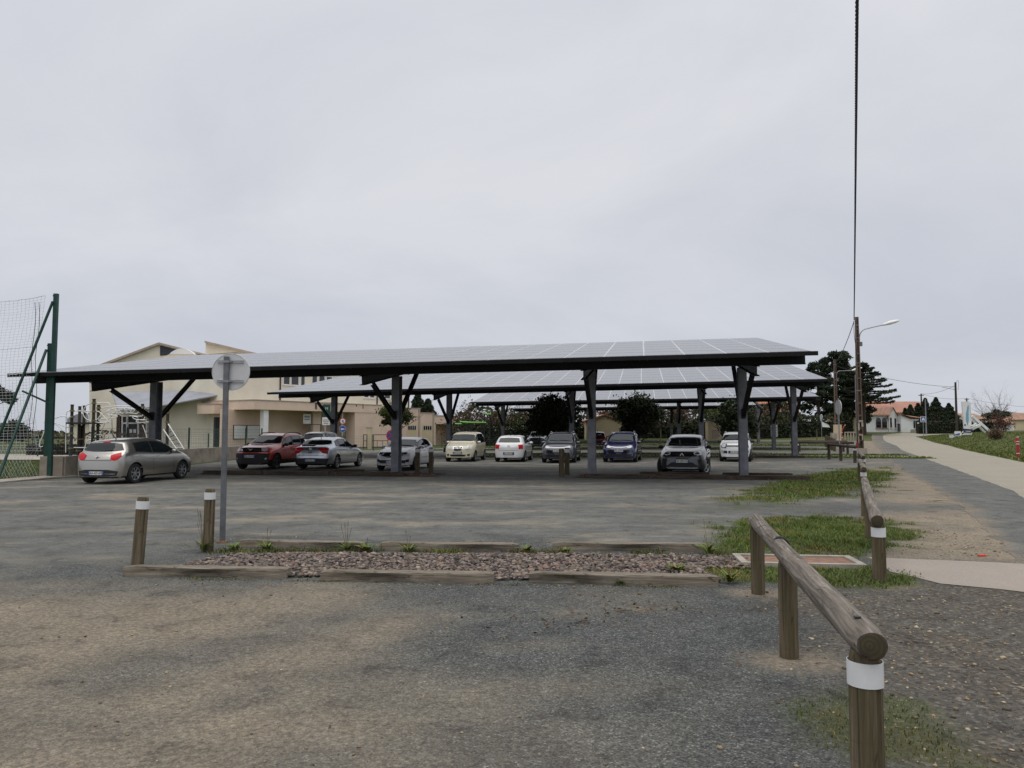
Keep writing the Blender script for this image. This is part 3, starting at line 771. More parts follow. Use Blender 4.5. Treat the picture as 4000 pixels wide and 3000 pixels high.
        topl, botl = res(topl, k_), res(botl, k_)
        if span > .03: rows = max(rows, min(12, 2 + int(abs(topl[0][1] - botl[0][1]) / .03)))
        pts = []; nc = len(topl)
        for r_ in range(rows + 1):
            for a, b in zip(topl, botl):
                u = a[0] + (b[0] - a[0]) * r_ / rows; v = a[1] + (b[1] - a[1]) * r_ / rows
                if proj == 'f': dr = Vector((-1, -sl, 0)); o_ = Vector((xf, u, v)) - dr * 2
                elif proj == 't': dr = Vector((0, 0, -1)); o_ = Vector((u, v, 3))
                elif proj == 'r': dr = Vector((1, -sl, 0)); o_ = Vector((-xf, u, v)) - dr * 2
                else: dr = Vector((0, -proj, 0)); o_ = Vector((u, proj * 3, v))
                h, nn = hit(o_, dr)
                if h is None: return None
                if nn.dot(dr) > 0: nn = -nn
                pts.append((h + nn * out, h - nn * .015))
        m_ = (rows + 1) * nc; mb = MB(); fs = []
        for r_ in range(rows):
            for c in range(nc - 1):
                fs.append((r_ * nc + c, r_ * nc + c + 1, (r_ + 1) * nc + c + 1, (r_ + 1) * nc + c))
        rim = [c for c in range(nc)] + [(r_ + 1) * nc - 1 for r_ in range(1, rows + 1)] + [rows * nc + c for c in range(nc - 2, -1, -1)] + [r_ * nc for r_ in range(rows - 1, 0, -1)]
        vs = [p[0] for p in pts] + [pts[i][1] for i in rim]
        for i in range(len(rim)):
            j = (i + 1) % len(rim); fs.append((rim[i], rim[j], m_ + j, m_ + i))
        mb.add(vs, fs); o = mb.build(nm_, mt, parent, 60); recalc(o)
        # outward check
        c = sum((p[0] - p[1] for p in pts), Vector()); f0 = o.data.polygons[0]
        if f0.normal.dot(c) < 0: o.data.flip_normals()
        return o
    X = lambda q: xf - q                                       # from nose distance to local x
    gl = M['glass_dark']
    # windscreen and rear window
    a0, a1 = cfg['screen']; za, zb_ = float(zt(a0)) + .03, float(zt(a1)) - .025
    ys = np.linspace(-1, 1, 13)
    def wsh(z): return hw * (.845 - (.845 - rw * .93) * min(1, (z - za) / max(.05, zb_ - za)) ** 1.2)
    patch('windscreen', gl, [(y * wsh(zb_), zb_ - .03 * y * y) for y in ys], [(y * wsh(za), za + .012 * (1 - y * y)) for y in ys], 'f', rows=8, out=.008)
    r0, r1 = cfg['rear']; zr0, zr1 = float(zt(r0)) - .02, cfg.get('rearz', float(zt(r1)) + .03)
    w0, w1 = cfg.get('rearw', (rw * .90, .80))
    patch('rear_window', gl, [(y * hw * w0, zr0 - .03 * y * y) for y in ys], [(y * hw * w1, zr1 + .05 * abs(y) ** 3 * cfg.get('rearcurl', 1)) for y in ys], 'r', rows=6, out=.010)
    # side windows
    for s in (1, -1):
        w0_, w1_ = cfg['side'][0], cfg['side'][-1]; tp, bt = [], []
        for i, q in enumerate(np.linspace(w0_[0] - .05, w1_[1] + .03, 26)):
            f = i / 25; qt = q + w0_[2] * (1 - f) + w1_[3] * f; zbq = float(zb(q)) + .012
            tp.append((X(qt), max(float(zt(qt)) - cfg.get('rail', .125) + .022, zbq + .012))); bt.append((X(q), zbq))
        patch('window_trim', M['black'], tp, bt, s, rows=5, out=.004)
        for (p, q2, lean0, lean1) in cfg['side']:
            qs = np.linspace(p, q2, 9); tp, bt = [], []
            for i, q in enumerate(qs):
                f = i / 8; ln = lean0 * (1 - f) + lean1 * f
                zbq = float(zb(q)) + .035; qt = q + ln; ztq = float(zt(qt)) - cfg.get('rail', .125)
                ztq = max(ztq, zbq + .012)
                tp.append((X(qt), ztq)); bt.append((X(q), zbq))
            patch('side_window', gl, tp, bt, s, rows=4, out=.010)
    # black screen border, wipers, bonnet shut lines
    za2, zb2 = za - .025, zb_ + .02
    patch('screen_trim', M['black'], [(y * (wsh(zb_) + .02), zb2 - .03 * y * y) for y in ys], [(y * (wsh(za) + .025), za2 + .012 * (1 - y * y)) for y in ys], 'f', rows=8, out=.003)
    for sgn, y0_, y1_ in ((1, .62, -.02), (-1, -.05, -.60)):
        h0, _n0 = hit((xf + 2, hw * y0_, za + .02), (-1, 0, 0)); h1, _n1 = hit((xf + 2, hw * y1_, za + .055), (-1, 0, 0))
        if h0 is not None and h1 is not None: MB().tube([h0 + Vector((.03, 0, .01)), h1 + Vector((.035, 0, .015))], .010, 5).build('wiper', M['black'], root)
    hq0, hq1 = cfg.get('bonnet', (.16, a0 - .05)); hy = .66
    for s in (1, -1):
        qq = np.linspace(hq0, hq1, 10); patch('bonnet_seam', M['black'], [(X(q), s * hw * (hy + .13 * (q - hq0) / (hq1 - hq0)) + .006) for q in qq], [(X(q), s * hw * (hy + .13 * (q - hq0) / (hq1 - hq0)) - .006) for q in qq], 't', rows=1, out=.002)
    yy = np.linspace(-hy, hy, 14); patch('bonnet_seam', M['black'], [(X(hq0) + .006 - .10 * (y / hy) ** 2, y * hw) for y in yy], [(X(hq0) - .006 - .10 * (y / hy) ** 2, y * hw) for y in yy], 't', rows=1, out=.002)
    # door seams, handles, mirrors
    for s in (1, -1):
        for q in cfg.get('seams', ()):
            zz = float(zb(q)) - .01
            patch('door_seam', M['black'], [(X(q) - .006, zz), (X(q) + .006, zz)], [(X(q) - .006 + .03, zu + .13), (X(q) + .006 + .03, zu + .13)], s, rows=6, out=.002)
        for q in cfg.get('handles', ()):
            zz = float(zb(q)) - .10
            patch('door_handle', M['chrome'] if cfg.get('chrome_handle') else M[cfg['paint']], [(X(q) - .09, zz + .015), (X(q) + .09, zz + .015)], [(X(q) - .09, zz - .015), (X(q) + .09, zz - .015)], s, rows=1, out=.03)
        mq = cfg['mirror']; mz = float(zb(mq)) + .07; b = MB()
        prof_ = [(.0, .0), (.02, .055), (.07, .085), (.12, .075), (.16, .0)]
        ring = []
        for yy, sc in ((.0, .55), (.05, .95), (.13, 1.0), (.19, .75), (.205, .4)):
            ring.append([Vector((X(mq) - .02 + .09 * sc * math.cos(t), s * (hw * .93 + yy), mz + .075 * sc * math.sin(t))) for t in np.linspace(0, 2 * math.pi, 13)[:-1]])
        vs = [q for g in ring for q in g]; fs = [(i * 12 + k_, i * 12 + (k_ + 1) % 12, (i + 1) * 12 + (k_ + 1) % 12, (i + 1) * 12 + k_) for i in range(4) for k_ in range(12)]
        fs += [tuple(range(12))[::-1], tuple(48 + k_ for k_ in range(12))]
        b.add(vs, fs); o = b.build('mirror', M[cfg.get('mirror_m', cfg['paint'])], root, 50); recalc(o)
    # lamps, grille, intakes given as (name, material, proj, top, bottom[, mirrored][, out])
    for it in cfg['bits']:
        nm_, mt, pj, tp, bt = it[:5]; mirror = it[5] if len(it) > 5 else False; out = it[6] if len(it) > 6 else .010
        for s in ((1, -1) if mirror else (1,)):
            sl = 0; pk = pj
            if isinstance(pj, tuple): pk = (pj[0], pj[1] * s)
            patch(nm_, M[mt], [(a * s, z) for a, z in tp], [(a * s, z) for a, z in bt], pk, rows=5, out=out)
    for (q, z0, z1, mt, out) in cfg.get('mouldings', ()):      # long strips on the doors
        for s in (1, -1):
            xs_ = np.linspace(q[0], q[1], 12)
            patch('door_moulding', M[mt], [(X(t), z1) for t in xs_], [(X(t), z0) for t in xs_], s, rows=1, out=out)
    # number plates
    for end, z, txt in cfg.get('plates', ()):
        sg = 1 if end == 'f' else -1
        h, nn = hit((sg * (xf + 2), 0, z), (-sg, 0, 0)); x = h.x + sg * cfg.get('plate_out', .012)
        b = MB(); b.box((0, 0, 0), (.52, .11, .012)); pl = inst('number_plate', b.mesh('number_plate', M['plate']), root, frame_m((x, 0, z), (0, sg, 0), (0, 0, 1)))
        b = MB(); b.box((-.238, 0, .008), (.044, .108, .006)); b.box((.238, 0, .008), (.044, .108, .006)); b.build('blue_band', M['plate_blue'], pl)
        lettering(txt, .118, M['black'], pl, Matrix.Translation((0, 0, .010)), 'plate_lettering', .74)
    for (end, z, kind, sc) in cfg.get('emblem', ()):
        sg = 1 if end == 'f' else -1
        h, nn = hit((sg * (xf + 2), 0, z), (-sg, 0, 0)); b = MB()
        if kind == 'chevrons':
            for dz in (0, .045):
                for t in (-1, 1): b.box((t * .035, dz - .02, 0), (.085, .022, .012), 0, Matrix.Rotation(-t * .6, 3, 'Z'))
        elif kind == 'diamond':
            for t in (-1, 1):
                for v_ in (-1, 1): b.box((t * .028, v_ * .04, 0), (.10, .024, .012), 0, Matrix.Rotation(-t * v_ * .96, 3, 'Z'))
        elif kind == 'ring':
            b.tube([(.055 * math.cos(t), .055 * math.sin(t), 0) for t in np.linspace(0, 2 * math.pi, 17)[:-1]], .009, 6, closed=True)
            for t in (-1, 1): b.box((t * .018, -.004, 0), (.07, .012, .010), 0, Matrix.Rotation(t * 1.2, 3, 'Z'))
        elif kind == 'link':
            for t in (-1, 1):
                b.box((t * .035, .024, 0), (.07, .018, .012), 0, Matrix.Rotation(t * .5, 3, 'Z')); b.box((t * .035, -.024, 0), (.07, .018, .012), 0, Matrix.Rotation(-t * .5, 3, 'Z')); b.box((t * .075, .04, 0), (.05, .018, .012)); b.box((t * .075, -.04, 0), (.05, .018, .012))
        elif kind == 'lion':
            b.tube([(-.03, -.055, 0), (-.012, -.02, 0), (.0, .02, 0), (.02, .055, 0)], [.012, .018, .018, .012], 6); b.tube([(.0, .02, 0), (.04, .01, 0)], .009, 6); b.tube([(-.01, -.02, 0), (.025, -.055, 0)], .010, 6); b.tube([(0, .01, 0), (-.04, .03, 0)], .008, 6); b.tube([(.02, .055, 0), (.045, .05, 0)], .01, 6)
        elif kind == 'esse':
            b.tube([(.03, .03, 0), (-.03, .045, 0), (.03, -.03, 0), (-.03, -.045, 0)], .011, 6)
        Mx = frame_m(Vector((h.x, 0, z)) + nn * .012, (0, sg, 0), (0, 0, 1)); inst('emblem', b.mesh('emblem', M['chrome']), root, Mx @ Matrix.Scale(sc, 4))
    # wheels
    ty, rm = wheel_meshes(Rw, cfg.get('wd', .205), cfg.get('spokes', 6), cfg.get('rimdark', False))
    for ax, steer in ((ax_f, cfg.get('steer', 0)), (ax_r, 0)):
        for s in (1, -1):
            Mx = Matrix.Translation((ax, s * tr, Rw)) @ Matrix.Rotation(steer, 4, 'Z') @ (Matrix.Rotation(math.pi, 4, 'Z') if s < 0 else Matrix())
            w_ = inst('wheel', ty, root, Mx); inst('rim', rm, w_)
    # roof rails, aerial, wiper
    if cfg.get('rails'):
        q0, q1 = cfg['rails']
        for s in (1, -1):
            ps = []
            for i, q in enumerate(np.linspace(q0, q1, 9)):
                ps.append((X(q), s * hw * rw * .93, float(zt(q)) - .03 + .062 * min(1, 3.2 * math.sin(math.pi * i / 8))))
            MB().tube(ps, .022, 6).build('roof_rail', M[cfg.get('rail_m', 'black')], root, 60)
    if cfg.get('aerial'):
        q = cfg['aerial']; b = MB(); z = float(zt(q)); b.tube([(X(q), 0, z - .01), (X(q) - .05, 0, z + .03), (X(q) - .26, 0, z + .20)], [.02, .012, .004], 6); b.build('aerial', M['black'], root)
    b = MB(); h, nn = hit((-xf - 2, .05, zr1 + .06), (1, 0, 0))
    if h is not None and cfg.get('wiper'):
        b.tube([h + Vector((-.03, .0, -.03)), h + Vector((-.025, -.45, -.01))], .012, 5); b.build('rear_wiper', M['black'], root)
    return root
# ------------------------------------------------------------------ the parked cars
M['p_silver'] = paint('warm silver paint', (.40, .385, .35), .9, .28)
M['p_silver2'] = paint('cool silver paint', (.50, .53, .58), .85, .28)
M['p_red'] = paint('deep red metallic paint', (.55, .030, .014), .2, .3)
M['p_white'] = paint('white paintwork', (.68, .68, .70), 0, .35)
M['p_white2'] = paint('bright white paintwork', (.74, .75, .76), 0, .35)
M['p_cream'] = paint('cream paintwork', (.66, .62, .47), 0, .35)
M['p_grey'] = paint('steel grey paintwork', (.042, .046, .062), .15, .3)
M['p_grey2'] = paint('mid grey paintwork', (.022, .022, .027), .1, .3)
M['p_blue'] = paint('dark blue paintwork', (.012, .016, .075), .35, .25)
M['p_black'] = paint('black paintwork', (.02, .02, .024), .3, .25)
M['p_maroon'] = paint('maroon paintwork', (.10, .012, .022), .3, .3)
AZ = A
def hatch(L, W, H, **k):
    c = dict(L=L, W=W, H=H)
    c.update(k); return c
GRP = 'cars parked under the solar canopies'
# 1 silver-beige hatchback, seen from behind
c1 = hatch(4.28, 1.815, 1.50, wb=2.61, fo=.93, R=.325, paint='p_silver', spokes=7, sm=9,
    top=[(0, .70), (.16, .82), (.55, .95), (.98, 1.04), (1.80, 1.41), (2.35, 1.495), (2.95, 1.49), (3.55, 1.43), (3.84, 1.36), (4.08, 1.00), (4.22, .94), (4.28, .80)],
    belt=[(0, .66), (1.0, .95), (2.4, .965), (3.6, 1.03), (4.28, 1.0)],
    screen=(1.02, 1.76), rear=(3.82, 4.08), rearw=(.66, .80), side=[(1.14, 1.52, .44, .34), (1.58, 2.60, .20, .02), (2.68, 3.50, .02, -.04)],
    seams=(1.50, 2.64), handles=(2.42, 3.28), mirror=1.52, chrome_handle=True, aerial=3.35, wiper=True, rail=.13,
    mouldings=[((1.75, 3.35), .50, .54, 'p_silver', .016)],
    bits=[('tail_light', 'tail', ('r', .75), [(.52, .93), (.66, .97), (.80, 1.00), (.90, 1.02)], [(.50, .80), (.64, .76), (.78, .80), (.90, .90)], True, .014),
          ('rear_valance', 'black', 'r', [(-.72, .42), (-.4, .47), (.4, .47), (.72, .42)], [(-.66, .27), (-.4, .25), (.4, .25), (.66, .27)], False, .012),
          ('chrome_strip', 'chrome', 'r', [(.30, .345), (.62, .345)], [(.30, .330), (.62, .330)], True, .018),
          ('brake_light', 'tail', 'r', [(-.13, 1.375), (.13, 1.375)], [(-.13, 1.345), (.13, 1.345)], False, .012),
          ('tailgate_seam', 'black', 'r', [(-.50, .775), (.50, .775)], [(-.50, .762), (.50, .762)], False, .004),
          ('headlight', 'head', ('f', .6), [(.50, .74), (.84, .82)], [(.52, .62), (.84, .66)], True)],
    plates=[('r', .36, 'AA-429-AP')], emblem=[('r', .85, 'lion', 1.15)])
make_car('parked_car', c1, (-13.05, 27.0), AZ, 'beige silver hatchback seen from behind at the left end of the car park', GRP)
# 2 red off-roader, facing the camera
c2 = hatch(4.34, 1.80, 1.63, wb=2.67, fo=.84, R=.35, clear=.22, clad=.46, gap=.06, paint='p_red', spokes=5, rimdark=True, sm=6, roofw=.74,
    top=[(0, .82), (.10, .98), (.5, 1.06), (1.15, 1.12), (1.95, 1.54), (2.5, 1.62), (3.3, 1.62), (3.85, 1.58), (4.12, 1.30), (4.25, 1.05), (4.34, .80)],
    belt=[(0, .80), (1.2, 1.02), (2.6, 1.05), (4.0, 1.12), (4.34, 1.0)],
    screen=(1.18, 1.90), rear=(3.92, 4.2), side=[(1.36, 2.42, .30, .02), (2.50, 3.30, .02, .02), (3.38, 3.86, .02, -.10)], seams=(1.60, 2.46, 3.36), handles=(2.28, 3.16), mirror=1.60, mirror_m='black', rails=(1.95, 3.75), rail_m='black',
    bits=[('grille', 'black_gloss', 'f', [(-.62, .95), (-.3, .96), (.3, .96), (.62, .95)], [(-.60, .80), (-.3, .79), (.3, .79), (.60, .80)]),
          ('headlight', 'head', ('f', .6), [(.56, .955), (.70, .965), (.86, .99)], [(.58, .83), (.70, .82), (.86, .85)], True, .014),
          ('grille_bar', 'chrome', 'f', [(.16, .895), (.46, .90)], [(.16, .88), (.46, .885)], True, .022), ('grille_bar', 'chrome', 'f', [(.16, .865), (.46, .865)], [(.16, .85), (.46, .85)], True, .022),
          ('lower_bumper', 'black', 'f', [(-.80, .72), (-.4, .74), (.4, .74), (.80, .72)], [(-.74, .34), (-.4, .30), (.4, .30), (.74, .34)], False, .030),
          ('skid_plate', 'galv', 'f', [(.60, .50), (.68, .56)], [(.66, .44), (.72, .50)], True, .040)],
    plate_out=.042, plates=[('f', .60, 'GR-141-KV')], emblem=[('f', .875, 'link', 1.2)])
make_car('parked_car', c2, (-11.25, 36.3), AZ + math.pi, 'dark red off-road car with black roof rails facing the camera', GRP)
# 3 silver saloon from behind
c3 = hatch(4.75, 1.78, 1.46, wb=2.75, fo=1.0, R=.32, paint='p_silver2', spokes=5, sm=9,
    top=[(0, .62), (.3, .74), (.9, .90), (1.35, 1.0), (2.2, 1.39), (2.75, 1.46), (3.3, 1.44), (3.75, 1.34), (4.25, 1.06), (4.62, 1.03), (4.75, .90)],
    belt=[(0, .60), (1.3, .93), (2.8, .97), (4.0, 1.02), (4.75, .96)],
    screen=(1.40, 2.15), rear=(3.72, 4.26), rearw=(.66, .77), side=[(1.62, 2.64, .38, .02), (2.72, 3.40, .02, .02), (3.46, 3.86, .02, -.16)], seams=(1.74, 2.68, 3.52), handles=(2.44, 3.30), mirror=1.78, mirror_m='black', aerial=3.55, rail=.11,
    mouldings=[((1.85, 3.55), .50, .535, 'p_silver2', .016), ((1.5, 3.6), .215, .245, 'chrome', .01)],
    bits=[('tail_light', 'tail', ('r', .7), [(.38, .96), (.60, .955), (.88, .95)], [(.44, .86), (.60, .74), (.88, .70)], True, .014),
          ('boot_strip', 'chrome', 'r', [(-.62, .665), (.62, .665)], [(-.62, .645), (.62, .645)], False, .012),
          ('boot_seam', 'black', 'r', [(-.62, .628), (.62, .628)], [(-.62, .616), (.62, .616)], False, .004),
          ('tailgate_handle', 'black', 'r', [(-.09, .79), (.09, .79)], [(-.09, .755), (.09, .755)]),
          ('spoiler', 'black', 'r', [(-.02, 1.075), (.62, 1.085)], [(-.02, 1.045), (.62, 1.055)], False, .05),
          ('rear_valance', 'black', 'r', [(-.80, .50), (0, .53), (.80, .50)], [(-.72, .25), (0, .24), (.72, .25)], False, .010)],
    plates=[('r', .43, 'DW-674-PT')], emblem=[('r', .90, 'chevrons', 1.1)])
make_car('parked_car', c3, (-8.55, 36.55), AZ, 'silver saloon with dark red tail lights seen from behind', GRP)
# 4 white small car farther back
c4 = hatch(4.2, 1.75, 1.68, wb=2.6, fo=.85, R=.31, paint='p_white', spokes=6, sm=7, roofw=.74,
    top=[(0, .75), (.3, .92), (.95, 1.05), (1.75, 1.56), (2.3, 1.67), (3.4, 1.66), (3.9, 1.58), (4.12, 1.10), (4.2, .85)], belt=[(0, .75), (1.1, .98), (4.2, 1.06)],
    screen=(1.0, 1.7), rear=(3.88, 4.1), rearw=(.68, .80), side=[(1.2, 2.2, .35, .02), (2.28, 3.1, .02, .02), (3.2, 3.75, .02, -.1)], mirror=1.4, wiper=True,
    bits=[('tail_light', 'tail', ('r', .5), [(.72, 1.0), (.86, 1.0)], [(.74, .70), (.86, .72)], True), ('rear_valance', 'black', 'r', [(-.7, .42), (.7, .42)], [(-.66, .28), (.66, .28)])])
make_car('parked_car', c4, (-12.45, 51.3), AZ, 'white car farther back, showing its rear window between the red and the silver car', GRP)
# 5 light grey hatchback, facing, behind a column
c5 = hatch(4.06, 1.735, 1.45, wb=2.59, fo=.83, R=.315, paint='p_white', spokes=5, rimdark=True, sm=8,
    top=[(0, .66), (.14, .80), (.6, .92), (1.08, 1.0), (1.85, 1.36), (2.35, 1.45), (3.0, 1.43), (3.55, 1.34), (3.85, 1.05), (3.98, .95), (4.06, .78)],
    belt=[(0, .64), (1.1, .92), (2.4, .96), (3.4, 1.06), (4.06, .98)],
    screen=(1.10, 1.80), rear=(3.58, 3.86), side=[(1.24, 2.34, .32, .02), (2.42, 3.16, .02, -.06)], seams=(1.52, 2.38), handles=(2.18,), mirror=1.50, mirror_m='chrome', rail=.11,
    bits=[('grille', 'black_gloss', 'f', [(-.56, .76), (-.2, .78), (.2, .78), (.56, .76)], [(-.50, .66), (-.16, .56), (.16, .56), (.50, .66)], False, .012),
          ('headlight', 'head', ('f', .7), [(.46, .76), (.66, .81), (.84, .86)], [(.48, .68), (.66, .65), (.84, .72)], True, .014), ('headlight_core', 'head_dark', ('f', .7), [(.52, .735), (.76, .79)], [(.53, .69), (.76, .71)], True, .020),
          ('lower_intake', 'black', 'f', [(-.62, .46), (.62, .46)], [(-.56, .32), (.56, .32)], False, .010), ('chrome_strip', 'chrome', 'f', [(-.70, .30), (.70, .30)], [(-.70, .285), (.70, .285)], False, .012),
          ('fog_vent', 'black', ('f', .5), [(.66, .48), (.82, .50)], [(.68, .36), (.82, .38)], True)],
    plates=[('f', .375, 'EG-341-JD')], emblem=[('f', .665, 'diamond', 1.0)])
make_car('parked_car', c5, (-4.85, 35.25), AZ + math.pi, 'pale silver hatchback facing the camera, half hidden by a grey column', GRP)
# 6 cream mini MPV
c6 = hatch(4.03, 1.70, 1.66, wb=2.51, fo=.82, R=.30, paint='p_cream', spokes=6, sm=8, roofw=.76,
    top=[(0, .72), (.12, .86), (.5, .98), (.92, 1.08), (1.65, 1.56), (2.1, 1.655), (3.1, 1.65), (3.65, 1.56), (3.9, 1.10), (4.03, .85)],
    belt=[(0, .70), (1.0, .98), (2.4, 1.02), (4.03, 1.05)],
    screen=(.98, 1.60), rear=(3.66, 3.92), side=[(1.15, 2.24, .34, .02), (2.32, 3.10, .02, .02), (3.18, 3.58, .02, -.08)], seams=(1.42, 2.28, 3.14), handles=(2.1, 2.98), mirror=1.42,
    bits=[('grille_surround', 'chrome', 'f', [(-.27, .83), (0, .85), (.27, .83)], [(-.20, .62), (0, .59), (.20, .62)], False, .012), ('grille', 'black', 'f', [(-.24, .81), (0, .83), (.24, .81)], [(-.18, .635), (0, .61), (.18, .635)], False, .022)] +
         [('grille_bar', 'chrome', 'f', [(t - .008, .81), (t + .008, .81)], [(t * .75 - .008, .64), (t * .75 + .008, .64)], False, .030) for t in (-.16, -.08, 0, .08, .16)] +
         [('headlight', 'head', ('f', .6), [(.42, .80), (.60, .86), (.80, .86)], [(.44, .70), (.60, .67), (.80, .74)], True, .014),
          ('lower_intake', 'black', 'f', [(-.45, .40), (.45, .40)], [(-.40, .30), (.40, .30)]), ('fog_light', 'black', ('f', .4), [(.55, .43), (.72, .43)], [(.57, .33), (.70, .33)], True)],
    plates=[('f', .50, 'DM-301-NZ')])
make_car('parked_car', c6, (-2.65, 44.4), AZ + math.pi, 'cream coloured small people carrier with a shield grille facing the camera', GRP)
# 7 white hatchback from behind
c7 = hatch(3.97, 1.69, 1.46, wb=2.47, fo=.85, R=.30, paint='p_white2', spokes=5, sm=7, roofw=.73,
    top=[(0, .66), (.2, .80), (.7, .92), (1.12, 1.0), (1.85, 1.38), (2.3, 1.46), (3.1, 1.44), (3.52, 1.38), (3.80, 1.02), (3.90, .95), (3.97, .8)],
    belt=[(0, .64), (1.2, .93), (2.4, .97), (3.97, 1.0)], screen=(1.16, 1.8), rear=(3.55, 3.80), rearw=(.62, .72), rearcurl=.2,
    side=[(1.3, 2.38, .32, .02), (2.46, 3.30, .02, -.10)], seams=(1.55, 2.42), handles=(2.2, 3.05), mirror=1.55, wiper=False, aerial=3.3,
    bits=[('tail_light', 'tail', ('r', .45), [(.56, .93), (.84, .95)], [(.58, .72), (.84, .72)], True, .016),
          ('plate_recess', 'black', 'r', [(-.30, .53), (.30, .53)], [(-.30, .39), (.30, .39)], False, .004), ('tailgate_seam', 'black', 'r', [(-.55, .64), (.55, .64)], [(-.55, .63), (.55, .63)], False, .004),
          ('headlight', 'head', ('f', .5), [(.5, .78), (.8, .8)], [(.52, .66), (.8, .68)], True)],
    plates=[('r', .46, 'CL-725-TA')], emblem=[('r', .84, 'ring', 1.1)])
make_car('parked_car', c7, (.15, 43.85), AZ, 'white hatchback with square red tail lights seen from behind', GRP)
# 8 / 9 two people carriers, grey and blue
def mpv(p, plate):
    return hatch(4.45, 1.83, 1.63, wb=2.78, fo=.90, R=.33, paint=p, spokes=5, rimdark=True, sm=8, roofw=.72,
    top=[(0, .68), (.16, .84), (.55, .98), (1.0, 1.06), (1.9, 1.53), (2.4, 1.62), (3.3, 1.60), (3.95, 1.48), (4.25, 1.05), (4.45, .8)],
    belt=[(0, .66), (1.1, .97), (2.6, 1.0), (4.45, 1.05)], screen=(1.06, 1.84), rear=(3.96, 4.28),
    side=[(1.2, 1.62, .42, .30), (1.70, 2.66, .16, .02), (2.74, 3.50, .02, .02), (3.58, 4.02, .02, -.12)], seams=(1.68, 2.70, 3.54), handles=(2.5, 3.34), mirror=1.64, rails=(1.95, 3.7), rail_m='chrome',
    bits=[('grille_bar', 'chrome', 'f', [(-.72, .86), (-.2, .80), (.2, .80), (.72, .86)], [(-.72, .845), (-.2, .785), (.2, .785), (.72, .845)], False, .012),
          ('headlight', 'head', ('f', .6), [(.50, .83), (.68, .86), (.86, .90)], [(.52, .77), (.68, .76), (.86, .80)], True, .012),
          ('grille', 'black_gloss', 'f', [(-.58, .72), (.58, .72)], [(-.52, .52), (.52, .52)], False, .008), ('lower_intake', 'black', 'f', [(-.68, .44), (.68, .44)], [(-.62, .29), (.62, .29)]),
          ('fog_surround', 'chrome', ('f', .5), [(.58, .47), (.80, .48)], [(.60, .35), (.80, .37)], True, .008), ('fog_light', 'head_dark', ('f', .5), [(.60, .455), (.78, .465)], [(.615, .365), (.78, .385)], True, .018)],
    plates=[('f', .62, plate)], emblem=[('f', .82, 'chevrons', 1.1)])
make_car('parked_car', mpv('p_grey', 'FL-230-YL'), (2.75, 42.55), AZ + math.pi, 'steel grey people carrier facing the camera, left of the tall column', GRP)
make_car('parked_car', mpv('p_blue', 'ER-626-PR'), (6.15, 42.75), AZ + R(4) + math.pi, 'dark blue people carrier facing the camera', GRP)
# 10 grey crossover close to the first canopy
c10 = hatch(4.23, 1.80, 1.57, wb=2.64, fo=.85, R=.345, clear=.20, clad=.38, gap=.055, paint='p_grey2', spokes=5, rimdark=False, sm=7, steer=R(-24),
    top=[(0, .74), (.10, .90), (.5, 1.0), (1.06, 1.08), (1.88, 1.48), (2.4, 1.565), (3.1, 1.55), (3.75, 1.45), (4.02, 1.10), (4.15, 1.0), (4.23, .8)],
    belt=[(0, .72), (1.1, .99), (2.6, 1.03), (4.23, 1.1)], screen=(1.10, 1.80), rear=(3.74, 4.05),
    side=[(1.26, 2.40, .32, .02), (2.48, 3.30, .02, -.06)], seams=(1.55, 2.44), handles=(2.25, 3.05), mirror=1.50, mirror_m='black_gloss',
    bits=[('grille', 'black_gloss', 'f', [(-.58, .86), (-.2, .875), (.2, .875), (.58, .86)], [(-.46, .78), (-.20, .63), (.20, .63), (.46, .78)], False, .012),
          ('headlight', 'head', ('f', .6), [(.50, .86), (.68, .91), (.88, .93)], [(.52, .79), (.68, .76), (.88, .80)], True, .014), ('headlight_core', 'head_dark', ('f', .6), [(.56, .85), (.80, .88)], [(.57, .80), (.80, .81)], True, .020),
          ('lower_intake', 'black', 'f', [(-.42, .49), (-.30, .51), (.30, .51), (.42, .49)], [(-.58, .34), (-.3, .32), (.3, .32), (.58, .34)], False, .010), ('side_vent', 'black', ('f', .5), [(.62, .60), (.80, .64)], [(.70, .42), (.82, .44)], True, .010),
          ('skid_plate', 'galv', 'f', [(-.60, .31), (.60, .31)], [(-.54, .265), (.54, .265)], False, .014)],
    plates=[('f', .55, 'GP-299-VG')], emblem=[('f', .755, 'diamond', 1.15)])
make_car('parked_car', c10, (7.1, 31.45), R(17) + math.pi, 'mid grey crossover nearest the camera, front wheels turned', GRP)
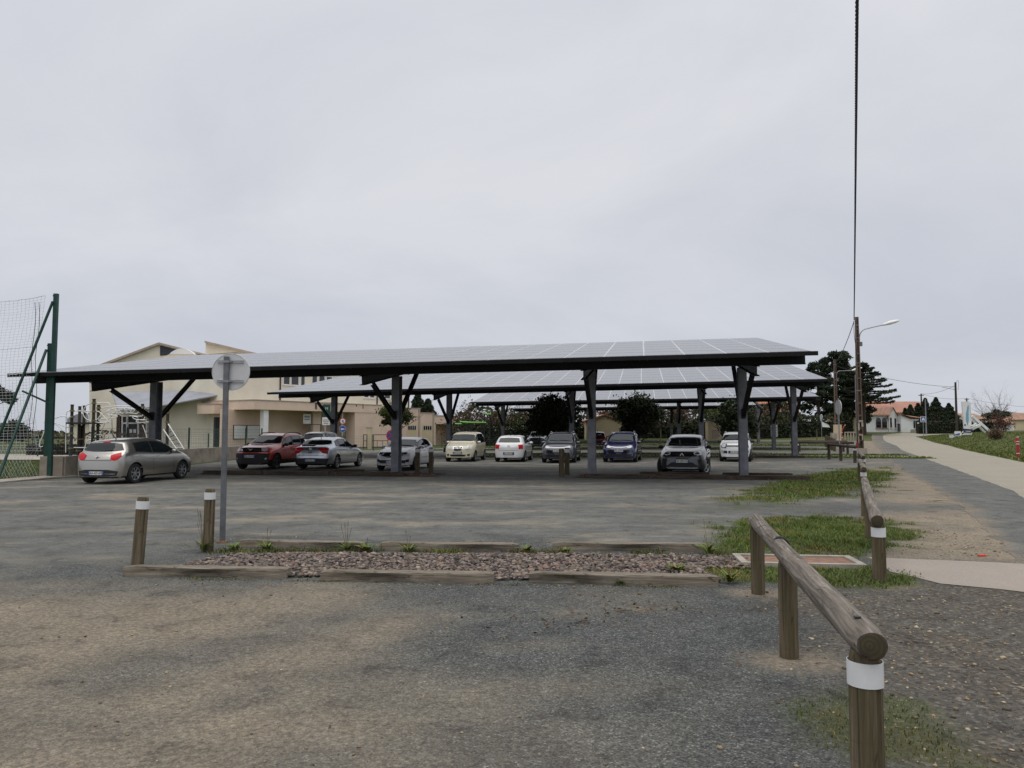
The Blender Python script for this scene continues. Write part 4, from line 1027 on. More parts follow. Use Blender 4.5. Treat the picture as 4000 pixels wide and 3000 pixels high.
# 11 small white crossover
c11 = hatch(3.70, 1.66, 1.60, wb=2.435, fo=.66, R=.32, clear=.21, paint='p_white2', spokes=5, rimdark=True, sm=5, roofw=.76,
    top=[(0, .78), (.08, .95), (.35, 1.02), (.92, 1.08), (1.5, 1.50), (1.9, 1.585), (3.0, 1.57), (3.3, 1.48), (3.52, 1.1), (3.70, .9)],
    belt=[(0, .76), (1.0, 1.0), (3.7, 1.06)], screen=(.96, 1.45), rear=(3.28, 3.55), side=[(1.1, 2.1, .28, .02), (2.18, 2.9, .02, .02)], seams=(1.35, 2.14), handles=(1.95, 2.8), mirror=1.30, mirror_m='black', rails=(1.55, 3.1), rail_m='galv',
    bits=[('grille', 'black_gloss', 'f', [(-.78, .93), (.78, .93)], [(-.76, .75), (.76, .75)], False, .008) if False else ('grille', 'black_gloss', 'f', [(-.46, .885), (.46, .885)], [(-.46, .79), (.46, .79)], False, .010),
          ('grille_bar', 'chrome', 'f', [(-.42, .845), (.42, .845)], [(-.42, .825), (.42, .825)], False, .018),
          ('headlight_surround', 'black_gloss', ('f', .3), [(.44, .945), (.80, .95)], [(.46, .735), (.78, .75)], True, .012), ('headlight', 'head', ('f', .3), [(.50, .925), (.74, .93)], [(.51, .765), (.73, .77)], True, .022),
          ('fog_panel', 'black', ('f', .3), [(.40, .58), (.78, .585)], [(.40, .44), (.74, .455)], True, .010), ('fog_light', 'head', ('f', .3), [(.62, .56), (.72, .56)], [(.62, .47), (.72, .47)], True, .020), ('plate_panel', 'black', 'f', [(-.33, .58), (.33, .58)], [(-.33, .44), (.33, .44)], False, .008)],
    plates=[('f', .51, 'EW-187-QK')], emblem=[('f', .835, 'esse', 1.2)])
make_car('parked_car', c11, (12.45, 42.75), R(19) + math.pi, 'small boxy white crossover partly behind the right-hand column', GRP)
# 12 / 13 far cars
c12 = hatch(4.45, 1.86, 1.64, wb=2.68, fo=.92, R=.34, clear=.21, clad=.4, paint='p_black', spokes=5, sm=6, roofw=.73,
    top=[(0, .85), (.1, 1.0), (.6, 1.06), (1.15, 1.12), (1.95, 1.54), (2.5, 1.63), (3.4, 1.60), (4.0, 1.45), (4.3, 1.05), (4.45, .9)], belt=[(0, .8), (1.2, 1.05), (4.45, 1.12)],
    screen=(1.2, 1.86), rear=(4.0, 4.3), side=[(1.36, 2.5, .3, .02), (2.58, 3.4, .02, .02)], mirror=1.6, rails=(2, 3.7), rail_m='chrome',
    bits=[('grille', 'black_gloss', 'f', [(-.5, .86), (.5, .86)], [(-.44, .62), (.44, .62)]), ('headlight', 'head', ('f', .5), [(.54, .93), (.88, .97)], [(.56, .84), (.88, .86)], True), ('grille_bar', 'chrome', 'f', [(-.5, .88), (.5, .88)], [(-.5, .868), (.5, .868)], False, .014)])
make_car('parked_car', c12, (2.55, 73.0), AZ + math.pi, 'black off-road car far back, seen between the white hatchback and the grey people carrier', GRP)
c13 = dict(c7); c13.update(paint='p_maroon', plates=[], emblem=[])
make_car('parked_car', c13, (8.3, 74.0), AZ, 'maroon car far back, showing just right of the tall column', GRP)
# ------------------------------------------------------------------ timber: logs, posts, sleepers
def log_mesh(name, L, r, seed, taper=.04, crack=True, n=28, rings=26, rough=.055, bendy=1.0):
    """a log along local z from 0 to L, slightly crooked, with a drying crack"""
    g = np.random.default_rng(seed); zs = np.linspace(0, L, rings); V = []; Fc = []; mi = []
    ca = g.random() * 6.28; ph = g.random(6) * 6.28
    for i, z in enumerate(zs):
        rr = r * (1 - taper * z / L); bend = bendy * .012 * math.sin(z / L * 3 + ph[0]); bend2 = bendy * .010 * math.sin(z / L * 4 + ph[1])
        edge = .012 if i in (0, rings - 1) else 0
        for k in range(n):
            a = 2 * math.pi * k / n
            q = rr * (1 + rough * (math.sin(2 * a + ph[2] + z * 1.3) * .5 + .35 * math.sin(3 * a + ph[3] - z * 2.1) + .5 * (g.random() - .5))) - edge
            if crack:
                da = (a - ca - .25 * math.sin(z * 1.7 + ph[4]) + math.pi) % (2 * math.pi) - math.pi
                if abs(da) < math.pi / n * 1.05: q -= .022 * (.5 + .5 * math.sin(z / L * math.pi))
            V.append((bend + q * math.cos(a), bend2 + q * math.sin(a), z))
    for i in range(rings - 1):
        for k in range(n): Fc.append((i * n + k, i * n + (k + 1) % n, (i + 1) * n + (k + 1) % n, (i + 1) * n + k)); mi.append(0)
    for i, sgn in ((0, 1), (rings - 1, -1)):
        base = i * n; cx_, cy_ = sum(V[base + k][0] for k in range(n)) / n, sum(V[base + k][1] for k in range(n)) / n
        rim = len(V); V += [(cx_ + (V[base + k][0] - cx_) * .87, cy_ + (V[base + k][1] - cy_) * .87, zs[i] - sgn * .003) for k in range(n)]
        c = len(V); V.append((cx_, cy_, zs[i] + sgn * .002))
        for k in range(n):
            j = (k + 1) % n
            Fc.append((base + j, base + k, rim + k, rim + j) if i == 0 else (base + k, base + j, rim + j, rim + k)); mi.append(2)
            Fc.append((rim + j, rim + k, c) if i == 0 else (rim + k, rim + j, c)); mi.append(1)
    b = MB(); b.v = V; b.f = Fc; b.m = mi
    return b
def z_to(p, q):
    d = (Vector(q) - Vector(p)).normalized(); Mx = d.to_track_quat('Z', 'Y').to_matrix().to_4x4(); Mx.translation = p; return Mx
def timber(name, p, q, r, seed, mt, parent=None, crack=True, **k):
    p, q = Vector(p), Vector(q); b = log_mesh(name, (q - p).length, r, seed, crack=crack, **k)
    return inst(name, b.mesh(name, [M[mt], M['end'], M['dark_wood']], 50), parent, z_to(p, q))
def band(parent, p, q, r, t0, t1, name='white_band'):
    p, q = Vector(p), Vector(q); d = (q - p); a, c = p + d * t0, p + d * t1
    b = MB(); n = 28; L = (c - a).length; vs = []; fs = []
    for z in (0, L):
        for rr in (r + .0042, r + .0005):
            for k in range(n): vs.append((rr * math.cos(2 * math.pi * k / n), rr * math.sin(2 * math.pi * k / n), z))
    for k in range(n):
        j = (k + 1) % n
        fs += [(k, j, 2 * n + j, 2 * n + k), (n + j, n + k, 3 * n + k, 3 * n + j), (j, k, n + k, n + j), (2 * n + k, 2 * n + j, 3 * n + j, 3 * n + k)]
    b.add(vs, fs); return inst(name, b.mesh(name, M['white_band'], 50), parent, z_to(a, c))
def wood_post(name, x, y, h, r, label, group, lean=(0, 0), seed=0, bandz=.10, mt='post'):
    g = gp(x, y); root = empty(name, g, 0, label, 'post', group)
    p, q = Vector((0, 0, -.06)), Vector((lean[0], lean[1], h))
    timber('post', p, q, r, seed, mt, root, rings=16, bendy=0, rough=.022, taper=.01)
    if bandz:
        L = h + .06; t1 = 1 - .045 / L; band(root, p, q, r * 1.005, t1 - bandz / L, t1)
    return root
def log_rail(name, a, b, posts, h, r, label, bands=(), seed=0, rise=(0, 0), mt='log', over=(.10, .10), pmt='post'):
    """a horizontal log carried on short posts; posts are fractions along a-b"""
    A3 = gp(*a); B3 = gp(*b); root = empty(name, A3, 0, label, 'log rail', 'low log rails along the car park')
    d = (B3 - A3); dn = Vector((d.x, d.y, 0)).normalized()
    top = lambda t: A3 + d * t + Vector((0, 0, h + rise[0] * (1 - t) + rise[1] * t)) - A3
    timber('rail', top(0) - dn * over[0], top(1) + dn * over[1], r, seed, mt, root, rings=40)
    for i, t in enumerate(posts):
        base = A3 + d * t; bz = float(gz(base.x, base.y)) - A3.z
        p = Vector((d.x * t, d.y * t, bz - .06)); q = Vector((d.x * t, d.y * t, top(t).z - r * .55))
        timber('post', p, q, r * .97, seed + 3 + i, pmt, root, rings=14, bendy=0, rough=.022, taper=.01)
        if i in bands:
            L = (q - p).length; band(root, p, q, r * .975, 1 - (.105 + .045) / L, 1 - .045 / L)
    return root
near_rail = log_rail('log_rail', (1.535, 3.36), (2.60, 8.25), (.02, .52, .985), .762, .073, 'nearest log rail in the right foreground, resting on three posts', bands=(0,), seed=5, over=(.0, .07), rise=(.02, 0))
_ra, _rb = Vector((0, 0, .782)), Vector((2.60 - 1.535, 8.25 - 3.36, .762)); _rd = (_rb - _ra).normalized(); _rs = _rd.cross(Vector((0, 0, 1))).normalized(); _ru = _rs.cross(_rd)
for t_, a0_, a1_, rr_ in ((.60, .1, 2.3, .006), (.605, .5, 2.0, .009)):
    c_ = _ra.lerp(_rb, t_); MB().tube([c_ + (_rs * math.cos(a_) + _ru * math.sin(a_)) * .074 for a_ in np.linspace(a0_, a1_, 14)], rr_, 5).build('saw_cut', M['black'], near_rail)
c_ = _ra.lerp(_rb, .045) + _ru * .0712; b = MB(); b.tube([c_, c_ + _ru * .004], .017, 14); b.build('bolt_recess', M['black'], near_rail)
log_rail('log_rail', (4.18, 8.85), (7.2, 15.8), (.0, .5, .97), .70, .076, 'second log rail beside the grass, its near post with a faded white band', bands=(0,), seed=17, over=(.10, .1))
log_rail('log_rail', (9.2, 20.2), (11.9, 26.4), (.03, .97), .72, .075, 'third log rail along the roadside, end on behind the second', bands=(0,), seed=23)
log_rail('log_rail', (13.4, 29.4), (15.6, 34.6), (.03, .97), .72, .075, 'fourth log rail along the roadside, ending short of the concrete lamp pole', bands=(0,), seed=29)
log_rail('log_rail', (17.75, 39.8), (18.3, 44.6), (.03, .52, .97), .85, .085, 'dark log rail on three posts beside the thin sign pole', bands=(0,), seed=31, mt='dark_wood', pmt='dark_wood')
log_rail('log_rail', (19.6, 54.0), (23.6, 53.4), (.1, .92), .80, .085, 'dark log rail standing behind the thin sign pole', bands=(0,), seed=37, mt='dark_wood', pmt='dark_wood')
log_rail('log_rail', (21.9, 59.2), (25.4, 58.6), (.05, .95), .80, .085, 'dark log rail leading to the row of short posts', seed=41, mt='dark_wood', pmt='dark_wood')
PG = 'wooden posts with white reflective bands'
wood_post('wooden_post', -4.73, 9.81, .87, .075, 'leaning wooden post with white band, left of the sign, nearest the camera', PG, (.045, .02), 51)
wood_post('wooden_post', -4.32, 11.04, .885, .074, 'upright wooden post with white band close beside the round sign pole', PG, (.012, 0), 57)
wood_post('wooden_post', -3.93, 32.1, 1.03, .10, 'short wooden post in front of the pale hatchback door', PG, (0, 0), 61, .14)
wood_post('wooden_post', -3.37, 32.1, 1.04, .10, 'short wooden post at the rear wheel of the pale hatchback', PG, (0, 0), 63, .14)
wood_post('wooden_post', 1.88, 29.3, 1.05, .10, 'left one of two posts before the grey people carrier', PG, (0, 0), 67, 0)
wood_post('wooden_post', 2.17, 30.4, 1.06, .10, 'right one of two posts before the grey people carrier, with white band', PG, (0, 0), 71, .14)
nth = ('nearest', 'second', 'third', 'fourth', 'fifth')
for i in range(5):
    wood_post('bollard_post', 25.2 + .9 * i, 60.2 + 2.6 * i, 1.0 + .03 * i, .11, 'thick pale bollard post beyond the dark log rails, %s of five' % nth[i], 'bollard posts beyond the log rails', (0, 0), 80 + i, 0)
def sleeper(p, q, label, h=.115, w=.19, seed=0, mt='sleeper', dz=0):
    """timber sleeper whose near lower edge runs p-q on the ground"""
    p, q = gp(*p), gp(*q); d = (q - p); L = d.length; d.normalize(); back = Vector((-d.y, d.x, 0)); 
    if back.y < 0: back = -back
    g = np.random.default_rng(seed); n = 22; V = []; Fc = []
    prof = [(0, -.03), (0, h * .45), (0.004, h - .010), (.012, h), (w * .5, h + .004), (w - .012, h - .002), (w, h - .012), (w, -.03)]
    m = len(prof); rot = g.random() * L * .7 + L * .15
    for i in range(n + 1):
        z = L * i / n
        for k, (a, b) in enumerate(prof):
            e = .012 * (1 if i in (0, n) else 0)
            ja = (g.random() - .5) * .008; jb = (g.random() - .5) * .006
            wear = .05 * math.exp(-((z - rot) / (.22 * L)) ** 2) if k in (0, 1) else 0      # eaten away along the lower edge
            V.append((a + ja + wear + (e if k in (0, 1, 2) else -e if k > 5 else 0), b + jb - (e if k in (2, 3, 4, 5, 6) else 0), z))
    for i in range(n):
        for k in range(m): Fc.append((i * m + k, (i + 1) * m + k, (i + 1) * m + (k + 1) % m, i * m + (k + 1) % m))
    Fc += [tuple(range(m)), tuple(n * m + k for k in range(m))[::-1]]
    b = MB().add(V, Fc); o = b.build('timber_sleeper', M[mt], None, 35)
    Mx = Matrix((back, Vector((0, 0, 1)), d)).transposed().to_4x4(); Mx.translation = p + Vector((0, 0, .004 + dz)); o.matrix_world = Mx
    recalc(o); return tag(o, label, 'timber sleeper', 'timber sleepers')
sleeper((-4.58, 9.13), (-2.61, 8.99), 'timber sleeper at the foot of the leaning post, front left of the stone bed', seed=1)
sleeper((-2.18, 8.83), (-.21, 8.69), 'middle timber sleeper along the front of the stone bed', seed=2)
sleeper((.19, 8.72), (2.26, 8.52), 'hollowed timber sleeper at the front right of the stone bed', seed=3)
sleeper((-4.02, 11.36), (-2.13, 11.10), 'timber sleeper behind the stone bed, next to the sign pole', seed=4)
sleeper((-1.9, 11.10), (.09, 10.95), 'middle timber sleeper along the back of the stone bed', seed=5)
sleeper((.58, 11.08), (2.78, 10.98), 'dark-sided timber sleeper at the back right of the stone bed', seed=6)
def row_kerb(o, a, b, ly, label, seed, mt='dark_wood'):
    sleeper(tuple(cl(o, a, ly).xy), tuple(cl(o, b, ly).xy), label, .14, .2, seed, mt, .016)
row_kerb(ROW[0], 5.6, 8.1, 3.45, 'dark timber sleeper under the first canopy in front of the red car', 11)
row_kerb(ROW[0], 8.4, 10.9, 3.45, 'dark timber sleeper under the first canopy in front of the silver saloon', 12)
row_kerb(ROW[0], 11.3, 13.9, 3.45, 'dark timber sleeper at the foot of the column that hides the pale hatchback', 13)
row_kerb(ROW[0], 9.2, 11.6, 5.3, 'dark timber sleeper behind the planting strip, by the silver saloon', 14)
row_kerb(ROW[0], 20.9, 23.3, 3.45, 'dark timber sleeper right of the drive-through gap', 15)
row_kerb(ROW[0], 23.6, 26.0, 3.45, 'dark timber sleeper below the grey crossover, nearer one', 16)
row_kerb(ROW[0], 22.8, 25.4, 5.1, 'dark timber sleeper against the grey crossover wheels', 17)
row_kerb(ROW[0], 26.2, 28.7, 3.45, 'dark timber sleeper in front of the right-hand column', 18)
row_kerb(ROW[0], 25.9, 28.4, 5.1, 'dark timber sleeper behind the right-hand column', 19)
row_kerb(ROW[1], 29.8, 32.6, 3.4, 'dark timber sleeper at the right-hand column of the second canopy', 20)

# ------------------------------------------------------------------ stones
_ico = None
def stones(name, P, S, tints, mt, flat_=.62, label=None, cat=None, parent=None, kind='stuff', seed=3):
    g = np.random.default_rng(seed); ph = (1 + 5 ** .5) / 2
    base = np.array([(-1, ph, 0), (1, ph, 0), (-1, -ph, 0), (1, -ph, 0), (0, -1, ph), (0, 1, ph), (0, -1, -ph), (0, 1, -ph), (ph, 0, -1), (ph, 0, 1), (-ph, 0, -1), (-ph, 0, 1)], float); base /= np.linalg.norm(base[0])
    fc = np.array([(0, 11, 5), (0, 5, 1), (0, 1, 7), (0, 7, 10), (0, 10, 11), (1, 5, 9), (5, 11, 4), (11, 10, 2), (10, 7, 6), (7, 1, 8), (3, 9, 4), (3, 4, 2), (3, 2, 6), (3, 6, 8), (3, 8, 9), (4, 9, 5), (2, 4, 11), (6, 2, 10), (8, 6, 7), (9, 8, 1)])
    n = len(P); V = base[None] * (1 + (g.random((n, 12, 1)) - .5) * .65)
    sc = np.stack([np.ones(n), .6 + .4 * g.random(n), flat_ * (.55 + .6 * g.random(n))], 1)
    V = V * sc[:, None] * S[:, None, None]
    a = g.random(n) * 6.283; b_ = (g.random(n) - .5) * .9
    c, s = np.cos(b_)[:, None], np.sin(b_)[:, None]; y = V[..., 1] * c - V[..., 2] * s; z = V[..., 1] * s + V[..., 2] * c
    c, s = np.cos(a)[:, None], np.sin(a)[:, None]; x = V[..., 0] * c - y * s; y2 = V[..., 0] * s + y * c
    V = np.stack([x, y2, z], -1) + P[:, None]
    Fa = (fc[None] + (np.arange(n) * 12)[:, None, None]).reshape(-1, 3)
    col = np.repeat(tints, 12, 0)
    o = np_mesh(name, V.reshape(-1, 3), Fa, mt, col, parent)
    return tag(o, label, cat, None, kind)
def tints(n, lo, hi, seed, pal=None):
    g = np.random.default_rng(seed)
    if pal is not None:
        p = np.array(pal)[g.integers(0, len(pal), n)]; return p * (lo + (hi - lo) * g.random((n, 1)))
    return (lo + (hi - lo) * g.random((n, 1))) * np.ones((n, 3))
g = np.random.default_rng(21)
n = 14000; bxx = g.uniform(-4.55, 3.1, n); t_ = g.random(n)
fr = np.interp(bxx, [-4.6, 2.3, 3.1], [9.22, 8.72, 8.9]); bk = np.interp(bxx, [-4.6, 3.1], [11.1, 10.85])
byy = fr + (bk - fr) * t_
keep = (bxx > -4.5 + (byy - 9.1) * .35 + .25 * (fbm(bxx, byy, 3, 3) - .3)) & (byy < bk - .28 - .5 * np.clip(fbm(bxx, byy, .8, 13) - .42, 0, 1)) & ((bxx < 2.35) | (byy > 9.6))
bxx, byy = bxx[keep], byy[keep]; n = len(bxx)
mound = .035 * fbm(bxx, byy, 1.1, 2) + .015
S = .011 + .028 * g.random(n) ** 1.6 + .018 * (g.random(n) > .95)
PAL = [(1.0, .95, .92), (.95, .84, .82), (.80, .72, .74), (1.15, 1.03, .90), (1.0, .74, .62), (.72, .74, .78), (1.3, 1.24, 1.15), (.55, .50, .48), (.8, .76, .66)]
stones('stone_bed', np.column_stack([bxx, byy, mound]), S, tints(n, .25, 1.5, 4, PAL), M['stone'], .5, label='bed of pinkish crushed stones between the timber sleepers', cat='stones')
# loose pale gravel, thick on the verge and thin on the lot
n = 30000; px = g.uniform(-5.5, 7.5, n); py = 2.6 + 11 * g.random(n) ** 1.4
mk = masks(px, py); dens = .03 + .95 * np.maximum(mk['soil'], mk['dust'] * .75) - .5 * mk['moss'] + .30 * np.exp(-((py - (8.55 - .05 * px)) / .16) ** 2) * (px < 2.4) * (px > -4.8)
k = (g.random(n) < dens) & ~((px > -4.5) & (px < 3) & (py > 8.75) & (py < 11.3)) & ~((px > 4.6) & (py < 10.6) & (py > 7.6)); px, py = px[k], py[k]; n = len(px)
S = .003 + .013 * g.random(n) ** 2.6 + .012 * (g.random(n) > .965) + .0012 * py * g.random(n) ** 2 * .4
PAL2 = [(1.1, 1.05, .95), (1.2, 1.1, .92), (.75, .62, .48), (.5, .47, .43), (1.3, 1.25, 1.15), (.42, .40, .38), (.9, .72, .5)]
stones('loose_gravel', np.column_stack([px, py, gz(px, py) + .006 + S * .25]), S, tints(n, .35, 1.0, 8, PAL2), M['pebble'], label='loose pale gravel scattered over the verge and the lot', cat='gravel', seed=9)
# bark chips on the planting strips
n = 2600; lx = np.where(g.random(n) < .55, g.uniform(5.4, 15, n), g.uniform(20.6, 28.7, n)); ly = g.uniform(3.5, 5.4, n)
cx = ROW[0][0] + EX.x * lx + EY.x * ly; cy = ROW[0][1] + EX.y * lx + EY.y * ly
stones('bark_mulch', np.column_stack([cx, cy, gz(cx, cy) + .03]), g.uniform(.02, .07, n), tints(n, .2, .75, 12, [(.7, .42, .3), (.5, .34, .26), (.9, .6, .42), (.3, .22, .18)]), M['pebble'], .35, 'brown bark mulch on the planting strips under the first canopy', 'mulch', seed=14)

# ------------------------------------------------------------------ inspection cover beside the stone bed
root = empty('inspection_cover', gp(3.7, 10.1), R(-7), 'rusty tread plate cover in a pale concrete frame beside the grass', 'cover')
b = MB(); b.box((0, 0, -.07), (1.34, .56, .14)); b.build('plate', M['rust'], root)
for i, (c, d_) in enumerate((((0, -.325, -.045), (1.52, .09, .13)), ((0, .325, -.045), (1.52, .09, .13)), ((-.715, 0, -.045), (.09, .559, .129)), ((.715, 0, -.045), (.09, .559, .129)))):
    MB().box(c, d_).build('frame', M['concrete'], root)
root.location.z += .035

# ------------------------------------------------------------------ round sign seen from behind
def round_sign_back(x, y, zc, r, label):
    root = empty('round_sign', gp(x, y), R(4), label, 'sign')
    b = MB(); n = 48; pr = [(r - .006, -.004), (r, -.012), (r + .004, -.006), (r + .004, .012), (r - .004, .014), (r - .012, .010)]
    vs = []; fs = []; m = len(pr)
    for i in range(n):
        a = 2 * math.pi * i / n
        for q, yy in pr: vs.append((q * math.cos(a), yy, q * math.sin(a)))
    for i in range(n):
        for k in range(m - 1): fs.append((i * m + k, ((i + 1) % n) * m + k, ((i + 1) % n) * m + k + 1, i * m + k + 1))
    fs.append(tuple(i * m for i in range(n))); fs.append(tuple(i * m + m - 1 for i in range(n))[::-1])
    b.add(vs, fs); o = b.build('disc', M['alu'], root, 40, (.055, .035, zc)); recalc(o)
    for dz in (.155, -.15):
        for s in (0, 1):
            b = MB(); b.box((.055, .012, zc + dz + (s - .5) * .030), (.40, .012, .012)); b.build('bracket_rail', M['galv'], root)
        b = MB(); b.box((-.005, -.047, zc + dz), (.105, .012, .036)); b.box((.058, -.015, zc + dz - .002), (.05, .05, .02)); b.build('clamp', M['galv'], root)
    b = MB(); b.box((0, -.015, (zc + r - .05) / 2 - .02), (.078, .040, zc + r - .05 + .04)); b.build('pole', M['galv_dark'], root)
    b = MB(); b.box((0, -.015, .02), (.14, .10, .04)); b.build('foot', M['rust'], root)
    b = MB(); b.box((-.062, .018, zc - .118), (.10, .004, .022)); b.build('maker_label', M['white'], root)
    return root
round_sign_back(-4.42, 11.86, 2.63, .285, 'round traffic sign seen from behind on a galvanised pole, left of the stone bed')
# ------------------------------------------------------------------ surveyed points: bearing and height of a point at a known distance y
_p = R(3.567)
def survey(u, v, y):
    a = (u - 2000) / 3000.0; b = -(v - 1500) / 3000.0
    yy = math.cos(_p) - b * math.sin(_p); zz = math.sin(_p) + b * math.cos(_p)
    return Vector((a / yy * y, y, 1.7 + zz / yy * y))
def part(name, mt, parent, *boxes, smooth=None):
    b = MB()
    for q in boxes: b.bx(*q)
    return b.build(name, M[mt], parent, smooth)
def window(parent, s0, s1, z0, z1, t, mt='white', fr=.07, depth=.12, mull=0, sill=True):
    """a framed window on a wall whose outer face is at local y=t (outside is -y)"""
    w = MB(); e = .03
    w.bx(s0, s1, t - e, t + depth, z1 - fr, z1); w.bx(s0, s1, t - e, t + depth, z0, z0 + fr)
    w.bx(s0, s0 + fr, t - e, t + depth, z0 + fr, z1 - fr); w.bx(s1 - fr, s1, t - e, t + depth, z0 + fr, z1 - fr)
    for i in range(mull):
        x = s0 + (s1 - s0) * (i + 1) / (mull + 1); w.bx(x - fr / 2, x + fr / 2, t - e + .004, t + depth, z0 + fr, z1 - fr)
    o = w.build('window', M[mt], parent)
    n = mull + 1; W = s1 - s0
    for i in range(n):
        a = s0 + W * i / n + fr / 2; c = s0 + W * (i + 1) / n - fr / 2
        MB().bx(a, c, t - .008, t + .02, z0 + fr * .9, z1 - fr * .9).build('pane', M['dark_glass'], o)
    if sill: MB().bx(s0 - .08, s1 + .08, t - .12, t + .02, z0 - .09, z0 - .002).build('sill', M['white'], o)
    return o

# ------------------------------------------------------------------ school: entrance wing with garages
TH = math.atan2(16.2, 10.5); DW = Vector((math.cos(TH), math.sin(TH), 0)); NW = Vector((-math.sin(TH), math.cos(TH), 0))
A0 = Vector((-26.7, 79.5, 0))
def sU(u, t=0.0):
    k = (u - 2000) / 3000.0; p = A0 + NW * t; return (k * p.y - p.x) / (DW.x - k * DW.y)
zg = -.12
wing = empty('school_wing', (A0.x, A0.y, zg), TH, 'peach rendered school entrance wing with flat canopy roof and garages', 'building')
s19 = sU(1492); sg1 = sU(1640); sg2 = sU(1695); sg3 = sU(1792)
part('roof_fascia', 'peach', wing, (0, s19, 0, 9, 4.16, 5.1))
part('roof_trim', 'trim', wing, (-.06, s19, -.06, 9.05, 5.1, 5.19))
sp = sU(1037, .4)
part('pillar', 'white_wall', wing, (sp - .3, sp + .3, .25, .85, 0, 4.16))
part('wall', 'peach', wing, (-1.5, sU(1225, 3.2), 3.2, 3.5, 0, 4.16), (sU(1225, 3.2), sU(1225, 3.2) + .3, 1.4, 3.2, 0, 4.16), (sU(1225, 1.4), sU(1255, 1.4), 1.4, 1.7, 0, 4.16),
     (sU(1255, 4.5) - .5, sU(1330, 4.5), 4.5, 4.8, 0, 4.16), (sU(1330, 2.6), sU(1382, 2.6), 2.6, 2.9, 0, 4.16))
part('wall', 'peach', wing, (sU(1388), s19, .05, 9, 0, 4.16))
part('doorway', 'slate', wing, (sU(1262, 4.2), sU(1325, 4.2), 4.2, 4.5, 0, 3.2))
sc_ = sU(1378, .6); part('downpipe', 'peach', wing, (sU(1336, .5), sU(1336, .5) + .16, .45, .6, 0, 4.16))
part('garage_block', 'peach', wing, (s19 + .002, sg1, .0, 8, 0, 4.85)); part('garage_trim', 'trim', wing, (s19 + .01, sg1 + .1, -.06, 8, 4.85, 4.96))
part('garage_block', 'peach', wing, (sg1 + .002, sg2, .0, 8, 0, 4.3)); part('garage_trim', 'trim', wing, (sg1 + .11, sg2 + .1, -.06, 8, 4.3, 4.4))
part('garage_block', 'peach', wing, (sg2 + .002, sg3, .0, 8, 2.9, 4.0), (sg2 + .002, sg2 + .4, 0, 8, 0, 2.9), (sg3 - .35, sg3, 0, 8, 0, 2.9), (sg2 + .402, sg3 - .352, 2.5, 2.8, 0, 2.9)); part('garage_trim', 'trim', wing, (sg2 + .11, sg3 + .05, -.06, 8, 4.0, 4.1))
part('pilaster', 'trim', wing, (sg1 - .28, sg1 - .02, -.10, -.004, 0, 4.84)); part('pilaster', 'trim', wing, (sg2 - .25, sg2 - .02, -.10, -.004, 0, 4.29))
for a, c in ((1590, 1628), (1650, 1688)):
    a, c = sU(a), sU(c); gd = part('garage_door', 'shed_wall', wing, (a, c, -.03, -.004, .05, 2.75))
    MB().bx(a + .15, c - .15, -.05, -.032, 2.1, 2.6).build('window_strip', M['dark_glass'], gd)
    for i in range(5):
        x = a + .15 + (c - a - .3) * i / 4; MB().bx(x - .03, x + .03, -.07, -.052, 2.08, 2.62).build('window_bar', M['white'], gd)
for a, c in ((912, 960), (964, 1014)):
    a, c = sU(a, 3.2), sU(c, 3.2); nb = part('notice_board', 'brown', wing, (a, c, 3.10, 3.196, 1.05, 2.55)); MB().bx(a + .06, c - .06, 3.07, 3.098, 1.12, 2.48).build('board_glass', M['white'], nb)
a = sU(1216, 1.4); pl = part('wall_plaque', 'white', wing, (a - 1.2, a - .1, 1.34, 1.396, 2.75, 3.85)); MB().bx(a - 1.05, a - .25, 1.32, 1.338, 3.2, 3.3).bx(a - 1.05, a - .25, 1.32, 1.338, 3.45, 3.6).build('plaque_lines', M['galv_dark'], pl)
for u, ln in ((1232, .7), (1236.5, .75), (1392, .25), (1418, .45)):
    a = sU(u); MB().bx(a - .07, a + .07, -.004, -.001, 5.08 - ln, 5.08).build('rain_stain', M['bark'], wing)
part('side_canopy', 'peach', wing, (sU(838, 5), sU(895, 5), 5.0, 8, 3.75, 4.75)); part('side_canopy_trim', 'trim', wing, (sU(838, 5) - .06, sU(895, 5) + .05, 4.94, 8, 4.75, 4.84))
part('side_wall', 'peach', wing, (sU(870, 6), sU(915, 6) + 2, 6.0, 6.3, 0, 3.75))
gw = part('glass_blocks', 'slate', wing, (sU(850, 6) - .3, sU(866, 6), 5.9, 6.2, 0, 3.4))
gb = survey(1001, 1555, 88)
# sloping parapet behind the canopy (gable of the passage)
b = MB(); p0, p1, p2, p3 = survey(905, 1519, 86), survey(1100, 1561, 90), survey(1100, 1600, 90), survey(905, 1600, 86)
q = [wing.matrix_basis.inverted() @ x for x in (p0, p1, p2, p3)]
b.add([*q, *[x + Vector((0, 1.5, 0)) for x in q]], [(3, 2, 1, 0), (4, 5, 6, 7), (0, 1, 5, 4), (1, 2, 6, 5), (2, 3, 7, 6), (3, 0, 4, 7)]); recalc(b.build('sloping_wall', M['peach'], wing))

